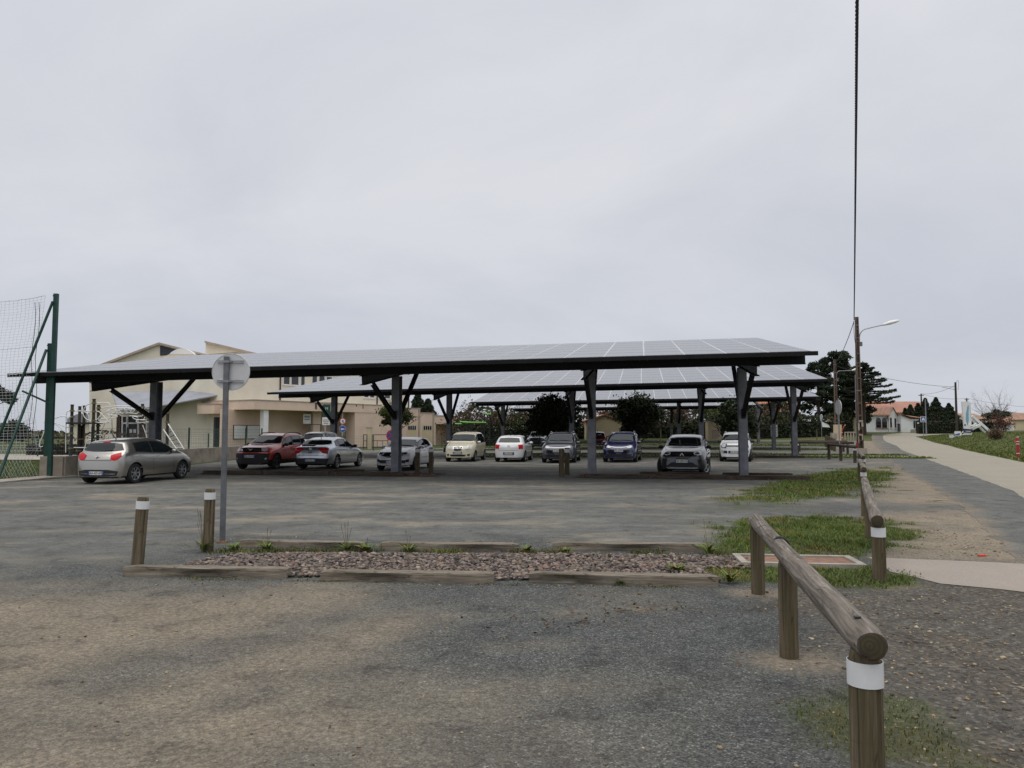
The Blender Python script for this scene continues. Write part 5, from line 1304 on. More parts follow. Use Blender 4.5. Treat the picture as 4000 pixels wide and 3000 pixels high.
# ------------------------------------------------------------------ school: tall hall with uneven gables
hall = empty('school_hall', (-30, 90, zg), 0, 'tall cream sports hall with gabled and sawtooth roofs behind the canopies', 'building')
def hp(u, v, y): return survey(u, v, y) - Vector((-30, 90, zg))
def slab(name, mt, pix, y, depth):
    b = MB(); fr = [hp(u, v, y) for u, v in pix]; bk = [q + Vector((0, depth, 0)) for q in fr]; n = len(fr)
    b.add(fr + bk, [tuple(range(n)), tuple(range(n, 2 * n))[::-1]] + [(i, n + i, n + (i + 1) % n, (i + 1) % n) for i in range(n)])
    return recalc(b.build(name, M[mt], hall))
slab('gable_wall', 'cream', [(349, 1766), (349, 1446), (620, 1345), (905, 1416), (905, 1766)], 90, 24)
slab('roof_edge', 'trim', [(338, 1442), (620, 1337), (812, 1385), (812, 1392), (620, 1345.5), (338, 1450)], 89.6, 24.6)
slab('louvre', 'slate', [(625, 1389), (625, 1350), (687, 1364), (664, 1386)], 89.93, .05)
arc = [(661 + 97 * i / 14, 1383 - 22 * math.sin(math.pi * i / 14) ** .8) for i in range(15)]
slab('barrel_rooflight', 'white_wall', [(661, 1384)] + arc[1:-1] + [(758, 1384)], 88.9, 12); slab('rooflight_sill', 'cream', [(640, 1394), (660, 1384.2), (766, 1384.2), (766, 1420), (640, 1420)], 88.95, 1.0)
slab('sawtooth_wall', 'cream', [(803, 1500), (803, 1338), (995, 1384), (1120, 1415), (1120, 1500)], 94, 18)
slab('sawtooth_roof', 'trim', [(799, 1331), (1120, 1407), (1120, 1415.5), (799, 1338.5)], 93.6, 18.6)
# long wall of the hall parallel to the wing
lw = Matrix.Translation(A0 + NW * 4 - Vector((-30, 90, 0))) @ Matrix.Rotation(TH, 4, 'Z')
def hpart(name, mt, *bxs):
    o = part(name, mt, hall, *bxs); o.matrix_local = lw; return o
sH = lambda u: sU(u, 4)
hpart('long_wall', 'cream', (sH(905), sH(1597), 0, 16, 0, 10.2)); hpart('parapet', 'trim', (sH(905), sH(1597) + .05, -.06, 16, 10.2, 10.35))
for u in (1090, 1470, 1594): hpart('downpipe', 'brown', (sH(u), sH(u) + .14, -.12, -.004, 4.5, 10.2))
wl_ = [(1104, 1131, 7.2, 8.6), (1134, 1166, 7.2, 8.6), (1172, 1190, 7.2, 8.6), (1216, 1238, 7.2, 8.6), (1243, 1268, 7.2, 8.6), (1272, 1296, 7.2, 8.6), (1420, 1440, 6.2, 7.6), (1443, 1463, 6.2, 7.6), (1476, 1496, 6.2, 7.6), (1500, 1524, 6.2, 7.6)]
for a, c, z0, z1 in wl_:
    o = window(hall, sH(a), sH(c), z0, z1, 0, fr=.09); o.matrix_local = lw
# lean-to over the side entrance
LT = [hp(436, 1531, 86.5), hp(878, 1521, 86.5), hp(878, 1537, 83.5), hp(637, 1582, 81.5), hp(520, 1600, 80.8), hp(462, 1600, 80.8)]
b = MB(); b.add(LT + [q - Vector((0, 0, .12)) for q in LT], [(5, 4, 3, 2, 1, 0), (6, 7, 8, 9, 10, 11)] + [(i, (i + 1) % 6, 6 + (i + 1) % 6, 6 + i) for i in range(6)]); recalc(b.build('lean_to_roof', M['roof_grey'], hall))
slab('lean_to_wall', 'cream', [(590, 1760), (590, 1592), (637, 1584), (874, 1540), (874, 1760)], 84.2, 2.0)
slab('entrance_wall', 'cream', [(470, 1760), (470, 1598), (592, 1598), (592, 1760)], 84.6, 1.6)
slab('porch_beam', 'white', [(455, 1618), (455, 1608), (580, 1600), (580, 1612)], 82.2, 1.8)
slab('porch_post', 'brown', [(458, 1760), (458, 1625), (469, 1625), (469, 1760)], 82.4, .3)
dr = slab('door', 'slate', [(480, 1752), (480, 1628), (573, 1628), (573, 1752)], 84.4, .15)
for a, c in ((468, 479), (493, 500), (536, 542), (569, 575)): slab('door_frame', 'white', [(a, 1752), (a, 1628), (c, 1628), (c, 1752)], 84.25, .12)
slab('door_frame', 'white', [(480, 1656), (480, 1650), (569, 1650), (569, 1656)], 84.3, .08)
for a in (505, 521): slab('door_notice', 'white', [(a, 1691), (a, 1677), (a + 11, 1677), (a + 11, 1691)], 84.33, .03)
slab('side_store', 'roof_grey', [(262, 1655), (262, 1635), (300, 1618), (349, 1612), (349, 1655)], 95, 8); slab('side_store_wall', 'cream', [(268, 1745), (268, 1655), (347, 1655), (347, 1745)], 95.4, 7)

# ------------------------------------------------------------------ low wall with mesh fence in front of the playground
lowal = empty('low_wall', gp(-16.75, 28.7), 0, 'stained low concrete wall on the left edge of the car park', 'wall')
LWP = [(-17.35, 28.35), (-16.75, 28.75), (-16.9, 31.0), (-17.15, 42), (-16.9, 52.0)]
for i in range(4):
    a, c = Vector((*LWP[i], 0)), Vector((*LWP[i + 1], 0)); d = (c - a).normalized(); nn = Vector((d.y, -d.x, 0)) * .11
    h = .80 if i < 1 else .74; z0 = -.1; b = MB(); og = lowal.location
    pts = [a + nn, c + nn, c - nn, a - nn]; g0 = [float(gz(q.x, q.y)) for q in pts]
    a2 = d * (.0 if i == 0 else .06)
    b.add([Vector((q.x, q.y, g + z0)) - og for q, g in zip(pts, g0)] + [Vector((q.x, q.y, g + h)) - og for q, g in zip(pts, g0)], [(3, 2, 1, 0), (4, 5, 6, 7), (0, 1, 5, 4), (1, 2, 6, 5), (2, 3, 7, 6), (3, 0, 4, 7)])
    recalc(b.build('wall_panel', M['wall_conc'], lowal))
    if i: b = MB(); b.add([Vector((q.x, q.y, g + h + .002)) + (q - (a + c) / 2).normalized() * .02 - og for q, g in zip(pts, g0)] + [Vector((q.x, q.y, g + h + .05)) + (q - (a + c) / 2).normalized() * .02 - og for q, g in zip(pts, g0)], [(3, 2, 1, 0), (4, 5, 6, 7), (0, 1, 5, 4), (1, 2, 6, 5), (2, 3, 7, 6), (3, 0, 4, 7)]); recalc(b.build('coping', M['concrete'], lowal))
def mesh_fence(name, pts, z0, z1, label, post_mt='green_paint', step=.16, rows=6, r=.004, pr=.035, solid=True):
    root = empty(name, gp(*pts[0]), 0, label, 'fence'); og = root.location
    for i, p in enumerate(pts):
        g = gp(*p) - og; MB().bx(g.x - pr, g.x + pr, g.y - pr, g.y + pr, g.z + (z0 if solid else 0), g.z + z1 + .06).build('post', M[post_mt], root)
    for i in range(len(pts) - 1):
        a, c = gp(*pts[i]) - og, gp(*pts[i + 1]) - og; d = c - a; L = d.length; b = MB(); n = max(2, int(L / step))
        for k in range(n + 1):
            q = a + d * (k / n); b.tube([q + Vector((0, 0, z0 + .05)), q + Vector((0, 0, z1))], r, 3, cap=False)
        for k in range(rows):
            z = z0 + .06 + (z1 - z0 - .08) * k / (rows - 1); b.tube([a + Vector((0, 0, z)), c + Vector((0, 0, z))], r * 1.3, 3, cap=False)
        b.build('mesh_panel', M['wire'], root)
    return root
mesh_fence('mesh_fence', [(-16.9, 31.0), (-16.98, 34.0), (-17.05, 37.2), (-17.12, 40.8), (-17.05, 44.6), (-16.95, 49.0), (-16.9, 52.0)], .79, 1.85, 'green mesh fence standing on the low wall before the playground')
mesh_fence('mesh_fence', [(-24.5, 66), (-21.5, 67), (-18.6, 68), (-15.6, 69), (-12.6, 70)], .05, 1.35, 'mesh fence in front of the school entrance, behind the red car', solid=False)
mesh_fence('mesh_fence', [(-36, 52), (-32, 52), (-28, 52), (-24, 52), (-20.5, 52)], .05, 1.5, 'mesh fence on the far side of the playground', solid=False)
# school gate and railings
def gate(u0, u1, v0, v1, y, label, bars, mt='green_paint'):
    p, q = survey(u0, v1, y), survey(u1, v1, y); top = survey(u0, v0, y).z; g = float(gz(p.x, p.y)); root = empty('gate', (p.x, p.y, g), 0, label, 'gate'); W = q.x - p.x; h = top - g
    part('frame', mt, root, (0, .07, 0, .07, 0, h), (W - .07, W, 0, .07, 0, h), (.07, W - .07, 0, .07, h - .07, h), (.07, W - .07, 0, .07, .15, .22), (.07, W - .07, 0, .07, h * .55, h * .55 + .06))
    for k in range(bars):
        x = W * (k + 1) / (bars + 1); part('bar', mt, root, (x - .02, x + .02, .01, .06, .22, h * .55))
    return root
gate(1204, 1252, 1657, 1740, 74, 'dark green school gate with short vertical bars, left of the road signs', 6)
gate(1330, 1350, 1664, 1742, 76, 'narrow green gate right of the road signs', 3)
gate(1418, 1434, 1697, 1743, 78, 'short brown railing left of the cream gate pillar', 0, 'brown')
gate(1452, 1516, 1697, 1743, 79, 'brown railing right of the cream gate pillar', 2, 'brown')
p = survey(1440, 1745, 78.5); root = empty('gate_pillar', gp(p.x, p.y), 0, 'cream rendered gate pillar among the brown railings', 'pillar'); part('shaft', 'shed_wall', root, (-.25, .25, 0, .5, 0, 2.15)); part('cap', 'concrete', root, (-.3, .3, -.04, .55, 2.152, 2.24))
# ------------------------------------------------------------------ climbing frame in the playground
cf = empty('climbing_frame', gp(-21.5, 43), 0, 'tubular climbing frame with dark posts and pale bent bars, behind the silver hatchback', 'climbing frame')
CO = cf.location.copy()
def zc(x, y, d): return survey(220 + x * .2441, 1480 + y * .2441, d) - CO
for (x, y, d, yb) in ((255, 425, 42.4, 720), (377, 452, 44, 1200), (450, 440, 44.6, 1200), (605, 335, 42, 1200), (678, 430, 43, 1200), (1380, 415, 44, 1100), (1785, 510, 42.6, 1100), (990, 590, 44.2, 1100), (248, 742, 42.0, 1250), (410, 760, 44.3, 1250)):
    t = zc(x, y, d); w = t + CO; g = float(gz(w.x, w.y)) - CO.z
    r = .155 if x == 410 else .082
    b = MB(); b.cyl((t.x, t.y, g - .1), r, t.z - g + .1, 14); b.build('post', M['brown'] if x != 248 else M['slate'], cf, 40)
    b = MB(); b.cyl((t.x, t.y, t.z + .002), r + .012, .05, 14); b.build('cap', M['black'], cf, 40)
cp = [zc(150, 722, 42), zc(750, 722, 42), zc(740, 722, 44.6), zc(170, 722, 44.6)]
b = MB(); b.add([q for q in cp] + [q + Vector((0, 0, .09)) for q in cp], [(0, 3, 2, 1), (4, 5, 6, 7), (0, 1, 5, 4), (1, 2, 6, 5), (2, 3, 7, 6), (3, 0, 4, 7)]); b.build('deck', M['black'], cf)
def smooth_path(p, k=4, closed=False):
    p = [Vector(q) for q in p]; out = []; n = len(p)
    for i in range(n if closed else n - 1):
        p0 = p[(i - 1) % n] if closed or i > 0 else p[i]; p1 = p[i]; p2 = p[(i + 1) % n]; p3 = p[(i + 2) % n] if closed or i + 2 < n else p2
        for j in range(k):
            t = j / k; out.append(.5 * ((2 * p1) + (p2 - p0) * t + (2 * p0 - 5 * p1 + 4 * p2 - p3) * t * t + (3 * p1 - p0 - 3 * p2 + p3) * t ** 3))
    if not closed: out.append(p[-1])
    return out
TB = [([(640, 384), (800, 380), (845, 395), (860, 450), (858, 600), (848, 1180)], 42), ([(575, 382), (490, 420), (432, 510), (438, 590), (500, 655), (590, 670), (650, 650), (700, 590)], 42),
      ([(150, 1180), (155, 700), (160, 560), (190, 518), (300, 513), (590, 520)], 42.3), ([(640, 520), (690, 530), (760, 600), (828, 680), (790, 708), (600, 690)], 42), ([(440, 525), (500, 560), (520, 640), (500, 700)], 44.4),
      ([(700, 466), (850, 446), (1000, 430), (1200, 440), (1380, 470)], 43.6), ([(680, 650), (760, 560), (860, 490), (1000, 462), (1150, 470), (1300, 500), (1400, 560)], 43.2), ([(720, 640), (850, 630), (960, 615), (965, 590), (830, 570), (810, 540), (850, 500)], 43.0),
      ([(870, 610), (960, 530), (1080, 480), (1150, 470)], 43.4), ([(940, 550), (1200, 550), (1290, 560), (1310, 525)], 43.5), ([(1170, 590), (1360, 598), (1380, 570)], 43.3), ([(1420, 610), (1380, 660), (1250, 640), (1225, 600), (1300, 612)], 43.1), ([(1475, 690), (1320, 698), (1280, 680), (1310, 655), (1440, 660)], 42.9),
      ([(690, 640), (680, 660), (720, 685), (880, 685)], 42.6), ([(-200, 700), (-100, 650), (0, 625), (80, 600), (240, 610)], 42.2), ([(-120, 705), (0, 712), (110, 755), (240, 795)], 42.2), ([(-120, 715), (0, 735), (140, 850), (240, 872)], 42.2), ([(-150, 720), (-200, 860), (-270, 1040), (-260, 1090), (-220, 1080)], 41.8),
      ([(420, 1220), (470, 1050), (510, 985), (600, 970)], 41.8), ([(780, 710), (700, 880), (640, 890)], 42.2), ([(280, 1100), (560, 1100)], 42.0), ([(520, 890), (700, 895)], 42.2), ([(1380, 740), (1440, 900), (1450, 960)], 43)]
for pts, d in TB: MB().tube(smooth_path([zc(x, y, d) for x, y in pts]), .026, 8).build('bent_bar', M['white_wall'], cf, 60)
for x, y, r in ((850, 550, 42), (915, 512, 40), (1060, 512, 42), (1160, 505, 38), (1215, 500, 34)):
    MB().tube([zc(x + r * math.cos(t), y + r * math.sin(t), 43.3) for t in np.linspace(0, 2 * math.pi, 17)[:-1]], .024, 6, closed=True).build('ring', M['white_wall'], cf, 60)
for x, y, d in ((255, 510, 42.3), (255, 608, 42.3), (377, 508, 44), (450, 520, 44.5), (605, 383, 42), (605, 522, 42), (598, 670, 42), (598, 892, 42), (678, 466, 43), (678, 520, 43), (670, 750, 43), (248, 755, 42), (240, 872, 42), (228, 1110, 42), (1380, 450, 44), (1785, 545, 42.6), (1778, 690, 42.6), (395, 965, 44), (360, 1150, 44)):
    q = zc(x, y, d); b = MB(); b.cyl((q.x, q.y, q.z - .045), .125, .09, 14); b.build('clamp', M['olive'], cf, 40)
for pts in ([(890, 650), (893, 805), (775, 900), (772, 1000)], [(895, 815), (970, 890), (1020, 920), (1060, 870)], [(775, 905), (690, 860)], [(1135, 640), (1135, 805), (1060, 870)], [(870, 840), (935, 960)]):
    MB().tube([zc(x, y, 43) for x, y in pts], .016, 5).build('rope', M['black'], cf)
for a, c in (((1790, 722), (2050, 1135)), ((1712, 805), (1925, 1125))): MB().tube([zc(*a, 42.4), zc(*c, 41.4)], .03, 8).build('ladder_pole', M['white_wall'], cf, 60)
for k in range(6):
    t = (k + .5) / 6; b = MB(); b.tube([zc(1790 + 260 * t, 722 + 413 * t, 42.4 - t), zc(1712 + 213 * t, 805 + 320 * t, 42.4 - t)], .016 if k < 5 else .03, 6); b.build('ladder_rung', M['black'] if k < 5 else M['white_wall'], cf)
# far play equipment with green bars
pe = empty('play_equipment', gp(-6, 84), 0, 'play equipment with bright green bars above the hedge', 'play equipment'); PO = pe.location.copy()
def zq(x, y, d): return survey(1650 + x * .2712, 1500 + y * .2712, d) - PO
for pts in ([(540, 542), (700, 552), (920, 555)], [(590, 552), (720, 555)], [(875, 420), (990, 436)], [(470, 572), (565, 573)]): MB().tube([zq(x, y, 86) for x, y in pts], .07, 8).build('green_bar', M['green_post'], pe)
for x, y in ((495, 510), (600, 515), (665, 520), (715, 525), (890, 428), (972, 440), (850, 530)):
    t = zq(x, y, 86.1); b = MB(); b.cyl((t.x, t.y, -.1), .09, t.z + .1, 10); b.build('post', M['black'], pe, 40)

# ------------------------------------------------------------------ tall ball-stop net at the left edge
ns = empty('ball_stop_net', gp(-17.05, 28.35), 0, 'tall dark green posts with slanting braces and a pale ball-stop net at the left edge', 'sports net'); NO = ns.location.copy()
def L3(x, y, z): return Vector((x, y, z)) - NO
for (x, y, h) in ((-17.02, 28.42, 6.85), (-17.25, 28.56, 5.0), (-26.5, 27.4, 6.85)):
    b = MB(); q = L3(x, y, 0); b.bx(q.x - .075, q.x + .075, q.y - .06, q.y + .06, 0, h); b.bx(q.x - .12, q.x - .076, q.y - .02, q.y + .02, h - .1, h - .05); b.build('post', M['green_paint'], ns)
for a, c in (((-17.10, 28.36, 6.55), (-18.95, 27.6, 0)), ((-17.34, 28.46, 4.75), (-17.47, 26.2, 0)), ((-17.95, 28.1, 3.2), (-17.1, 28.4, 2.75))):
    MB().tube([L3(*a), L3(*c)], .05 if a[2] > 3.5 else .035, 10).build('brace', M['green_paint'], ns, 40)
g = np.random.default_rng(5); NX, NZ = 62, 52
P = np.zeros((NX + 1, NZ + 1, 3))
for i in range(NX + 1):
    for j in range(NZ + 1):
        s = i / NX; z = 6.75 - 5.75 * j / NZ; x = -17.35 - 9.0 * s; y = 28.28 - .85 * s
        sag = .28 * math.sin(math.pi * min(1, s * 1.9)) * (1 - j / NZ); pull = .32 * math.exp(-s * 14) * math.sin(math.pi * j / NZ) 
        P[i, j] = (x - pull + .03 * (g.random() - .5), y + .12 * math.sin(s * 9 + j * .15) + .03 * (g.random() - .5), z - sag + .03 * (g.random() - .5))
P -= np.array(NO)
b = MB()
for i in range(NX + 1): b.tube([tuple(P[i, j]) for j in range(0, NZ + 1, 2)], .0055, 3, cap=False)
for j in range(NZ + 1): b.tube([tuple(P[i, j]) for i in range(0, NX + 1, 2)], .0055, 3, cap=False)
o = b.build('net', M['net'], ns)
for j in (0, 17, 26):
    MB().tube([tuple(P[i, j] + np.array((0, -.01, 0))) for i in range(NX + 1)], .012, 5).build('rope', M['net'], ns)
for j0, x in ((3, -17.55), (8, -17.7)):
    MB().tube([L3(x + .05 * math.sin(k * .9), 28.25, 6.5 - k * .4) for k in range(15)], .010, 5).build('hanging_rope', M['cable'], ns)
b = MB(); 
for k in range(75):       # diamond wire below the net
    x = -17.35 - k * .12
    for sg in (-1, 1):
        z0_, z1_ = (0.02, 1.15); dx = 1.13 * sg
        xa, xb = x, x + dx * .5
        if -26.5 < min(xa, xb) and max(xa, xb) < -17.3: b.tube([L3(xa, 28.3 - (-17.3 - xa) * .095, z0_), L3(xb, 28.3 - (-17.3 - xb) * .095, z1_)], .004, 3, cap=False)
b.build('diamond_wire', M['net'], ns)

# ------------------------------------------------------------------ poles, lamps, cables
def lamp_head(b_parent, p, d, s=1.0):
    d = Vector(d).normalized(); up = Vector((0, 0, 1)); sd = d.cross(up).normalized(); b = MB(); vs = []; fs = []
    secs = [(0, .05, .05), (.1, .09, .075), (.35, .15, .11), (.6, .14, .09), (.75, .06, .04)]; n = 12
    for t, w, h in secs:
        for k in range(n):
            a = 2 * math.pi * k / n; vs.append(Vector(p) + d * t * s + sd * w * s * math.cos(a) + up * (h * s * (math.sin(a) if math.sin(a) > 0 else .7 * math.sin(a))) + up * .14 * t * s)
    for i in range(len(secs) - 1):
        for k in range(n): fs.append((i * n + k, i * n + (k + 1) % n, (i + 1) * n + (k + 1) % n, (i + 1) * n + k))
    fs += [tuple(range(n))[::-1], tuple((len(secs) - 1) * n + k for k in range(n))]
    b.add(vs, fs); return recalc(b.build('lamp_head', M['white_wall'], b_parent, 50))
def concrete_pole(x, y, h, w0, w1, label, lamp=None, lean=0.0, rz=0.0):
    root = empty('utility_pole', gp(x, y), rz, label, 'utility pole', 'utility poles'); L = h
    wd = lambda z: w0 + (w1 - w0) * z / L; dp = lambda z: .62 * wd(z) + .05
    n = 12
    for s in (-1, 1):
        b = MB(); vs = []; fs = []
        for i in range(n + 1):
            z = L * i / n; a, c, d_ = s * wd(z) / 2, s * (wd(z) / 2 - .075), dp(z) / 2
            vs += [(a, -d_, z), (c, -d_, z), (c, d_, z), (a, d_, z)]
        for i in range(n):
            for k in range(4): fs.append((i * 4 + k, i * 4 + (k + 1) % 4, i * 4 + 4 + (k + 1) % 4, i * 4 + 4 + k))
        fs += [(0, 1, 2, 3), (n * 4 + 3, n * 4 + 2, n * 4 + 1, n * 4)]; b.add(vs, fs); recalc(b.build('flange', M['pole_conc'], root))
    b = MB(); vs = [(-w0 / 2 + .07, -.03, 0), (w0 / 2 - .07, -.03, 0), (w0 / 2 - .07, .03, 0), (-w0 / 2 + .07, .03, 0)] + [(-w1 / 2 + .07, -.03, L), (w1 / 2 - .07, -.03, L), (w1 / 2 - .07, .03, L), (-w1 / 2 + .07, .03, L)]
    b.add(vs, [(3, 2, 1, 0), (4, 5, 6, 7), (0, 1, 5, 4), (1, 2, 6, 5), (2, 3, 7, 6), (3, 0, 4, 7)]); b.build('web', M['dark_wood'], root)
    z = .9
    while z < L - .2:
        b = MB(); b.bx(-wd(z) / 2 + .074, wd(z) / 2 - .074, -dp(z) / 2 + .012, dp(z) / 2 - .012, z, z + .11); b.build('rung', M['pole_conc'], root); z += .86
    for z in (2.2, 4.4, 6.3, h - 1.5, h - .6):
        b = MB(); q = wd(z) / 2 + .006; d_ = dp(z) / 2 + .006; b.bx(-q, q, -d_, d_, z, z + .03); b.build('strap', M['galv'], root)
    if lamp:
        ex, ez, hz = lamp
        b = MB(); b.tube(smooth_path([(w1 / 2 + .06, 0, hz - .5), (w1 / 2 + .07, 0, hz), (w1 / 2 + .30, 0, hz + .36), (ex * .5, 0, hz + .36 + (ez - .36) * .45), (ex, 0, hz + ez)]), .035, 8); b.build('lamp_arm', M['galv'], root, 50)
        lamp_head(root, (ex, 0, hz + ez), (1, 0, .12), 1.5); b = MB(); b.bx(w1 / 2 + .02, w1 / 2 + .22, -.06, .06, hz - .75, hz - .45); b.build('junction_box', M['galv_dark'], root)
    return root
P1 = (24.05, 53.2); pole1 = concrete_pole(*P1, 9.55, .40, .20, 'tall brown concrete pole with street lamp beside the road', (1.75, .72, 8.25), rz=R(-4))
base1 = pole1; part('footing', 'concrete', base1, (-.34, .34, -.30, .30, -.05, .42))
for i_, (x_, z_, w_, h_) in enumerate(((-.12, 1.9, .10, .5), (.12, 2.05, .12, .3), (-.05, 1.35, .2, .12), (.1, 1.2, .08, .4), (-.15, 1.0, .05, .5), (.02, 2.3, .3, .1))): part('peeling_poster', 'trim', base1, (x_ - w_ / 2, x_ + w_ / 2, -.172 - .002 * i_, -.158, z_ - h_ / 2, z_ + h_ / 2))
b = MB(); b.tube([(-.24, -.05, 0), (-.24, -.05, 2.6), (-.22, -.05, 5.5)], .03, 6); b.build('cable_conduit', M['galv'], base1); b = MB(); b.cyl((-.26, -.08, .05), .06, .75, 10); b.build('red_sleeve', M['red'], base1)
P2 = survey(3268, 1700, 86); pole2 = concrete_pole(P2.x, 86, 9.3, .40, .22, 'second concrete pole with street lamp, in front of the pines', (1.9, .45, 7.6))
P3 = survey(3738, 1684, 100); wp = empty('wooden_pole', gp(P3.x, 100), 0, 'leaning dark wooden cable pole right of the road, beyond the hedge', 'utility pole', 'utility poles')
z3 = wp.location.z; tp = survey(3732, 1493, 100); MB().tube([(0, 0, -.1), (tp.x - P3.x, 0, tp.z - z3)], [.17, .12], 10).build('pole', M['dark_wood'], wp, 40)
b = MB(); b.tube([(tp.x - P3.x, 0, tp.z - z3 - 1.0), (tp.x - P3.x - 1.3, 0, tp.z - z3 - .72)], .03, 6); b.build('lamp_arm', M['galv'], wp); lamp_head(wp, (tp.x - P3.x - 1.2, 0, tp.z - z3 - .72), (-1, 0, .05), .8)
b = MB(); b.tube(smooth_path([(tp.x - P3.x + .1, 0, tp.z - z3), (tp.x - P3.x + .35, 0, tp.z - z3 + .25), (tp.x - P3.x + .42, 0, tp.z - z3 - .3), (tp.x - P3.x + .3, 0, tp.z - z3 - 1.0)]), .02, 5); b.build('cable_loop', M['galv_dark'], wp)
def thin_pole(u, v0, v1, y, r, label, mt='galv_dark', name='utility_pole', cross=0):
    t = survey(u, v0, y); root = empty(name, gp(t.x, y), 0, label, 'utility pole', 'utility poles'); MB().tube([(0, 0, -.1), (0, 0, t.z - root.location.z)], [r, r * .75], 10).build('pole', M[mt], root, 40)
    if cross: part('crossarm', mt, root, (-cross, cross, -.06, .06, t.z - root.location.z - .35, t.z - root.location.z - .22))
    return t
t4 = thin_pole(3598, 1538, 1680, 142, .16, 'far dark pole with crossarm behind the white house', 'dark_wood', 'wooden_pole', .5)
t5 = thin_pole(3614, 1560, 1688, 108, .10, 'slim pale pole beside the blue hump sign', 'galv')
t6 = thin_pole(3776, 1555, 1680, 150, .17, 'far pole rising just behind the top of the white totem', 'galv_dark', 'utility_pole', .4)
t7 = thin_pole(3346, 1500, 1745, 66, .065, 'slim galvanised pole just left of the big concrete pole', 'galv')
def cable(name, pts, r, label, twist=False, sag=0.0, seg=30):
    ps = []
    for i in range(len(pts) - 1):
        a, c = Vector(pts[i]), Vector(pts[i + 1])
        for k in range(seg): t = k / seg; ps.append(a.lerp(c, t) - Vector((0, 0, sag * 4 * t * (1 - t))))
    ps.append(Vector(pts[-1])); og = ps[0].copy(); b = MB()
    if twist:
        for ph in (0, 2.09, 4.19):
            q = []
            for i, p in enumerate(ps):
                a = i * 1.05 + ph; q.append(p - og + Vector((math.cos(a), 0, math.sin(a))) * r * .55)
            b.tube(q, r * .62, 6)
    else: b.tube([p - og for p in ps], r, 5)
    o = b.build(name, M['cable'], None, 60, og); return tag(o, label, 'cable', 'overhead cables')
z1 = pole1.location.z + 9.45
_e = survey(3347, 0, 13.0); _s = Vector((23.82, 53.1, z1 - .12)); _d = (_e - _s) * (59.5 / 40.1)
cable('overhead_cable', [tuple(_s), tuple(_s + _d + Vector((0, 0, .25)))], .030, 'thick twisted overhead cable coming over the camera to the concrete pole', True, .28, 900)
cable('overhead_cable', [(23.82, 53.1, z1 - .2), (P2.x - .05, 86, pole2.location.z + 8.9)], .026, 'overhead cable running on from the big concrete pole to the second pole', sag=.5)
cable('overhead_cable', [(P2.x, 86, pole2.location.z + 8.6), tuple(survey(3732, 1512, 100))], .022, 'overhead cable sagging across the road to the leaning wooden pole', sag=.45)
cable('overhead_cable', [tuple(survey(3732, 1505, 100)), tuple(t4)], .02, 'thin cable from the leaning wooden pole to the far crossarm pole', sag=.4)
cable('overhead_cable', [tuple(t4), tuple(t6), tuple(survey(4100, 1592, 160))], .022, 'thin cable from the far crossarm pole past the totem to the right', sag=.5)
def dcable(): return None
b = MB(); q0 = Vector((23.80, 53.1, z1 - .3)); o = b.tube(smooth_path([(0, 0, 0), (.0, 0, -.9), (.12, 0, -2.0), (.22, 0, -3.4)]), .018, 5).build('cable_drop', M['cable'], None, 60, q0); tag(o, 'thin cable hanging down the left side of the concrete pole', 'cable', 'overhead cables')

# ------------------------------------------------------------------ road signs and roadside things
def sign_pole(x, y, h, label, r=.03, name='road_sign'):
    root = empty(name, gp(x, y), 0, label, 'sign'); MB().cyl((0, 0, -.05), r, h + .05, 10).build('pole', M['galv'], root, 40); return root
def disc(parent, z, r, mt, y=-.04, name='disc', th=.012, rot=0):
    b = MB(); b.tube([(0, y, z), (0, y - th, z)], r, 32); o = b.build(name, M[mt], parent, 40); return o
# thin sign seen edge-on by the dark rail
q = survey(3281, 1801, 42.6); rs = sign_pole(q.x, 42.6, 3.45, 'thin sign pole with a round sign seen edge-on, in front of the dark log rail'); b = MB(); b.tube([(-.02, 0, 2.95), (.005, 0, 2.95)], .42, 28); b.build('disc', M['alu'], rs, 40)
q = survey(3210, 1708, 84); rs = sign_pole(q.x, 84, 3.1, 'leaning sign pole with edge-on disc and torn white sheet near the pines'); b = MB(); b.tube([(-.02, 0, 2.8), (.005, 0, 2.8)], .35, 24); b.build('disc', M['alu'], rs, 40); b = MB(); b.add([(.05, 0, 2.35), (.75, -.05, 2.0), (.95, 0, 1.7), (.1, .02, 1.75), (.05, .05, 2.35), (.75, 0, 2.0), (.95, .05, 1.7), (.1, .07, 1.75)], [(0, 3, 2, 1), (4, 5, 6, 7), (0, 1, 5, 4), (1, 2, 6, 5), (2, 3, 7, 6), (3, 0, 4, 7)]); recalc(b.build('torn_sheet', M['white_wall'], rs))
# blue speed-hump sign
q = survey(3606, 1638, 92); rs = empty('road_sign', gp(q.x, 92), 0, 'square blue hump warning sign with white border by the far bend', 'sign'); zc_ = q.z - rs.location.z
MB().cyl((0, .03, -.05), .035, zc_ + .3, 10).build('pole', M['galv'], rs, 40); pl = part('panel', 'white', rs, (-.33, .33, -.02, -.0, zc_ - .33, zc_ + .33)); MB().bx(-.27, .27, -.028, -.021, zc_ - .27, zc_ + .27).build('blue_field', M['blue'], pl)
b = MB(); b.prism([(-.2, zc_ - .17), (.2, zc_ - .17), (.09, zc_ + .17), (-.09, zc_ + .17)], -.036, -.029, 'y'); b.build('hump_symbol', M['white'], pl); MB().prism([(-.10, zc_ - .155), (.10, zc_ - .155), (.06, zc_ - .095), (-.06, zc_ - .095)], -.044, -.037, 'y').build('hump_bar', M['blue'], pl)
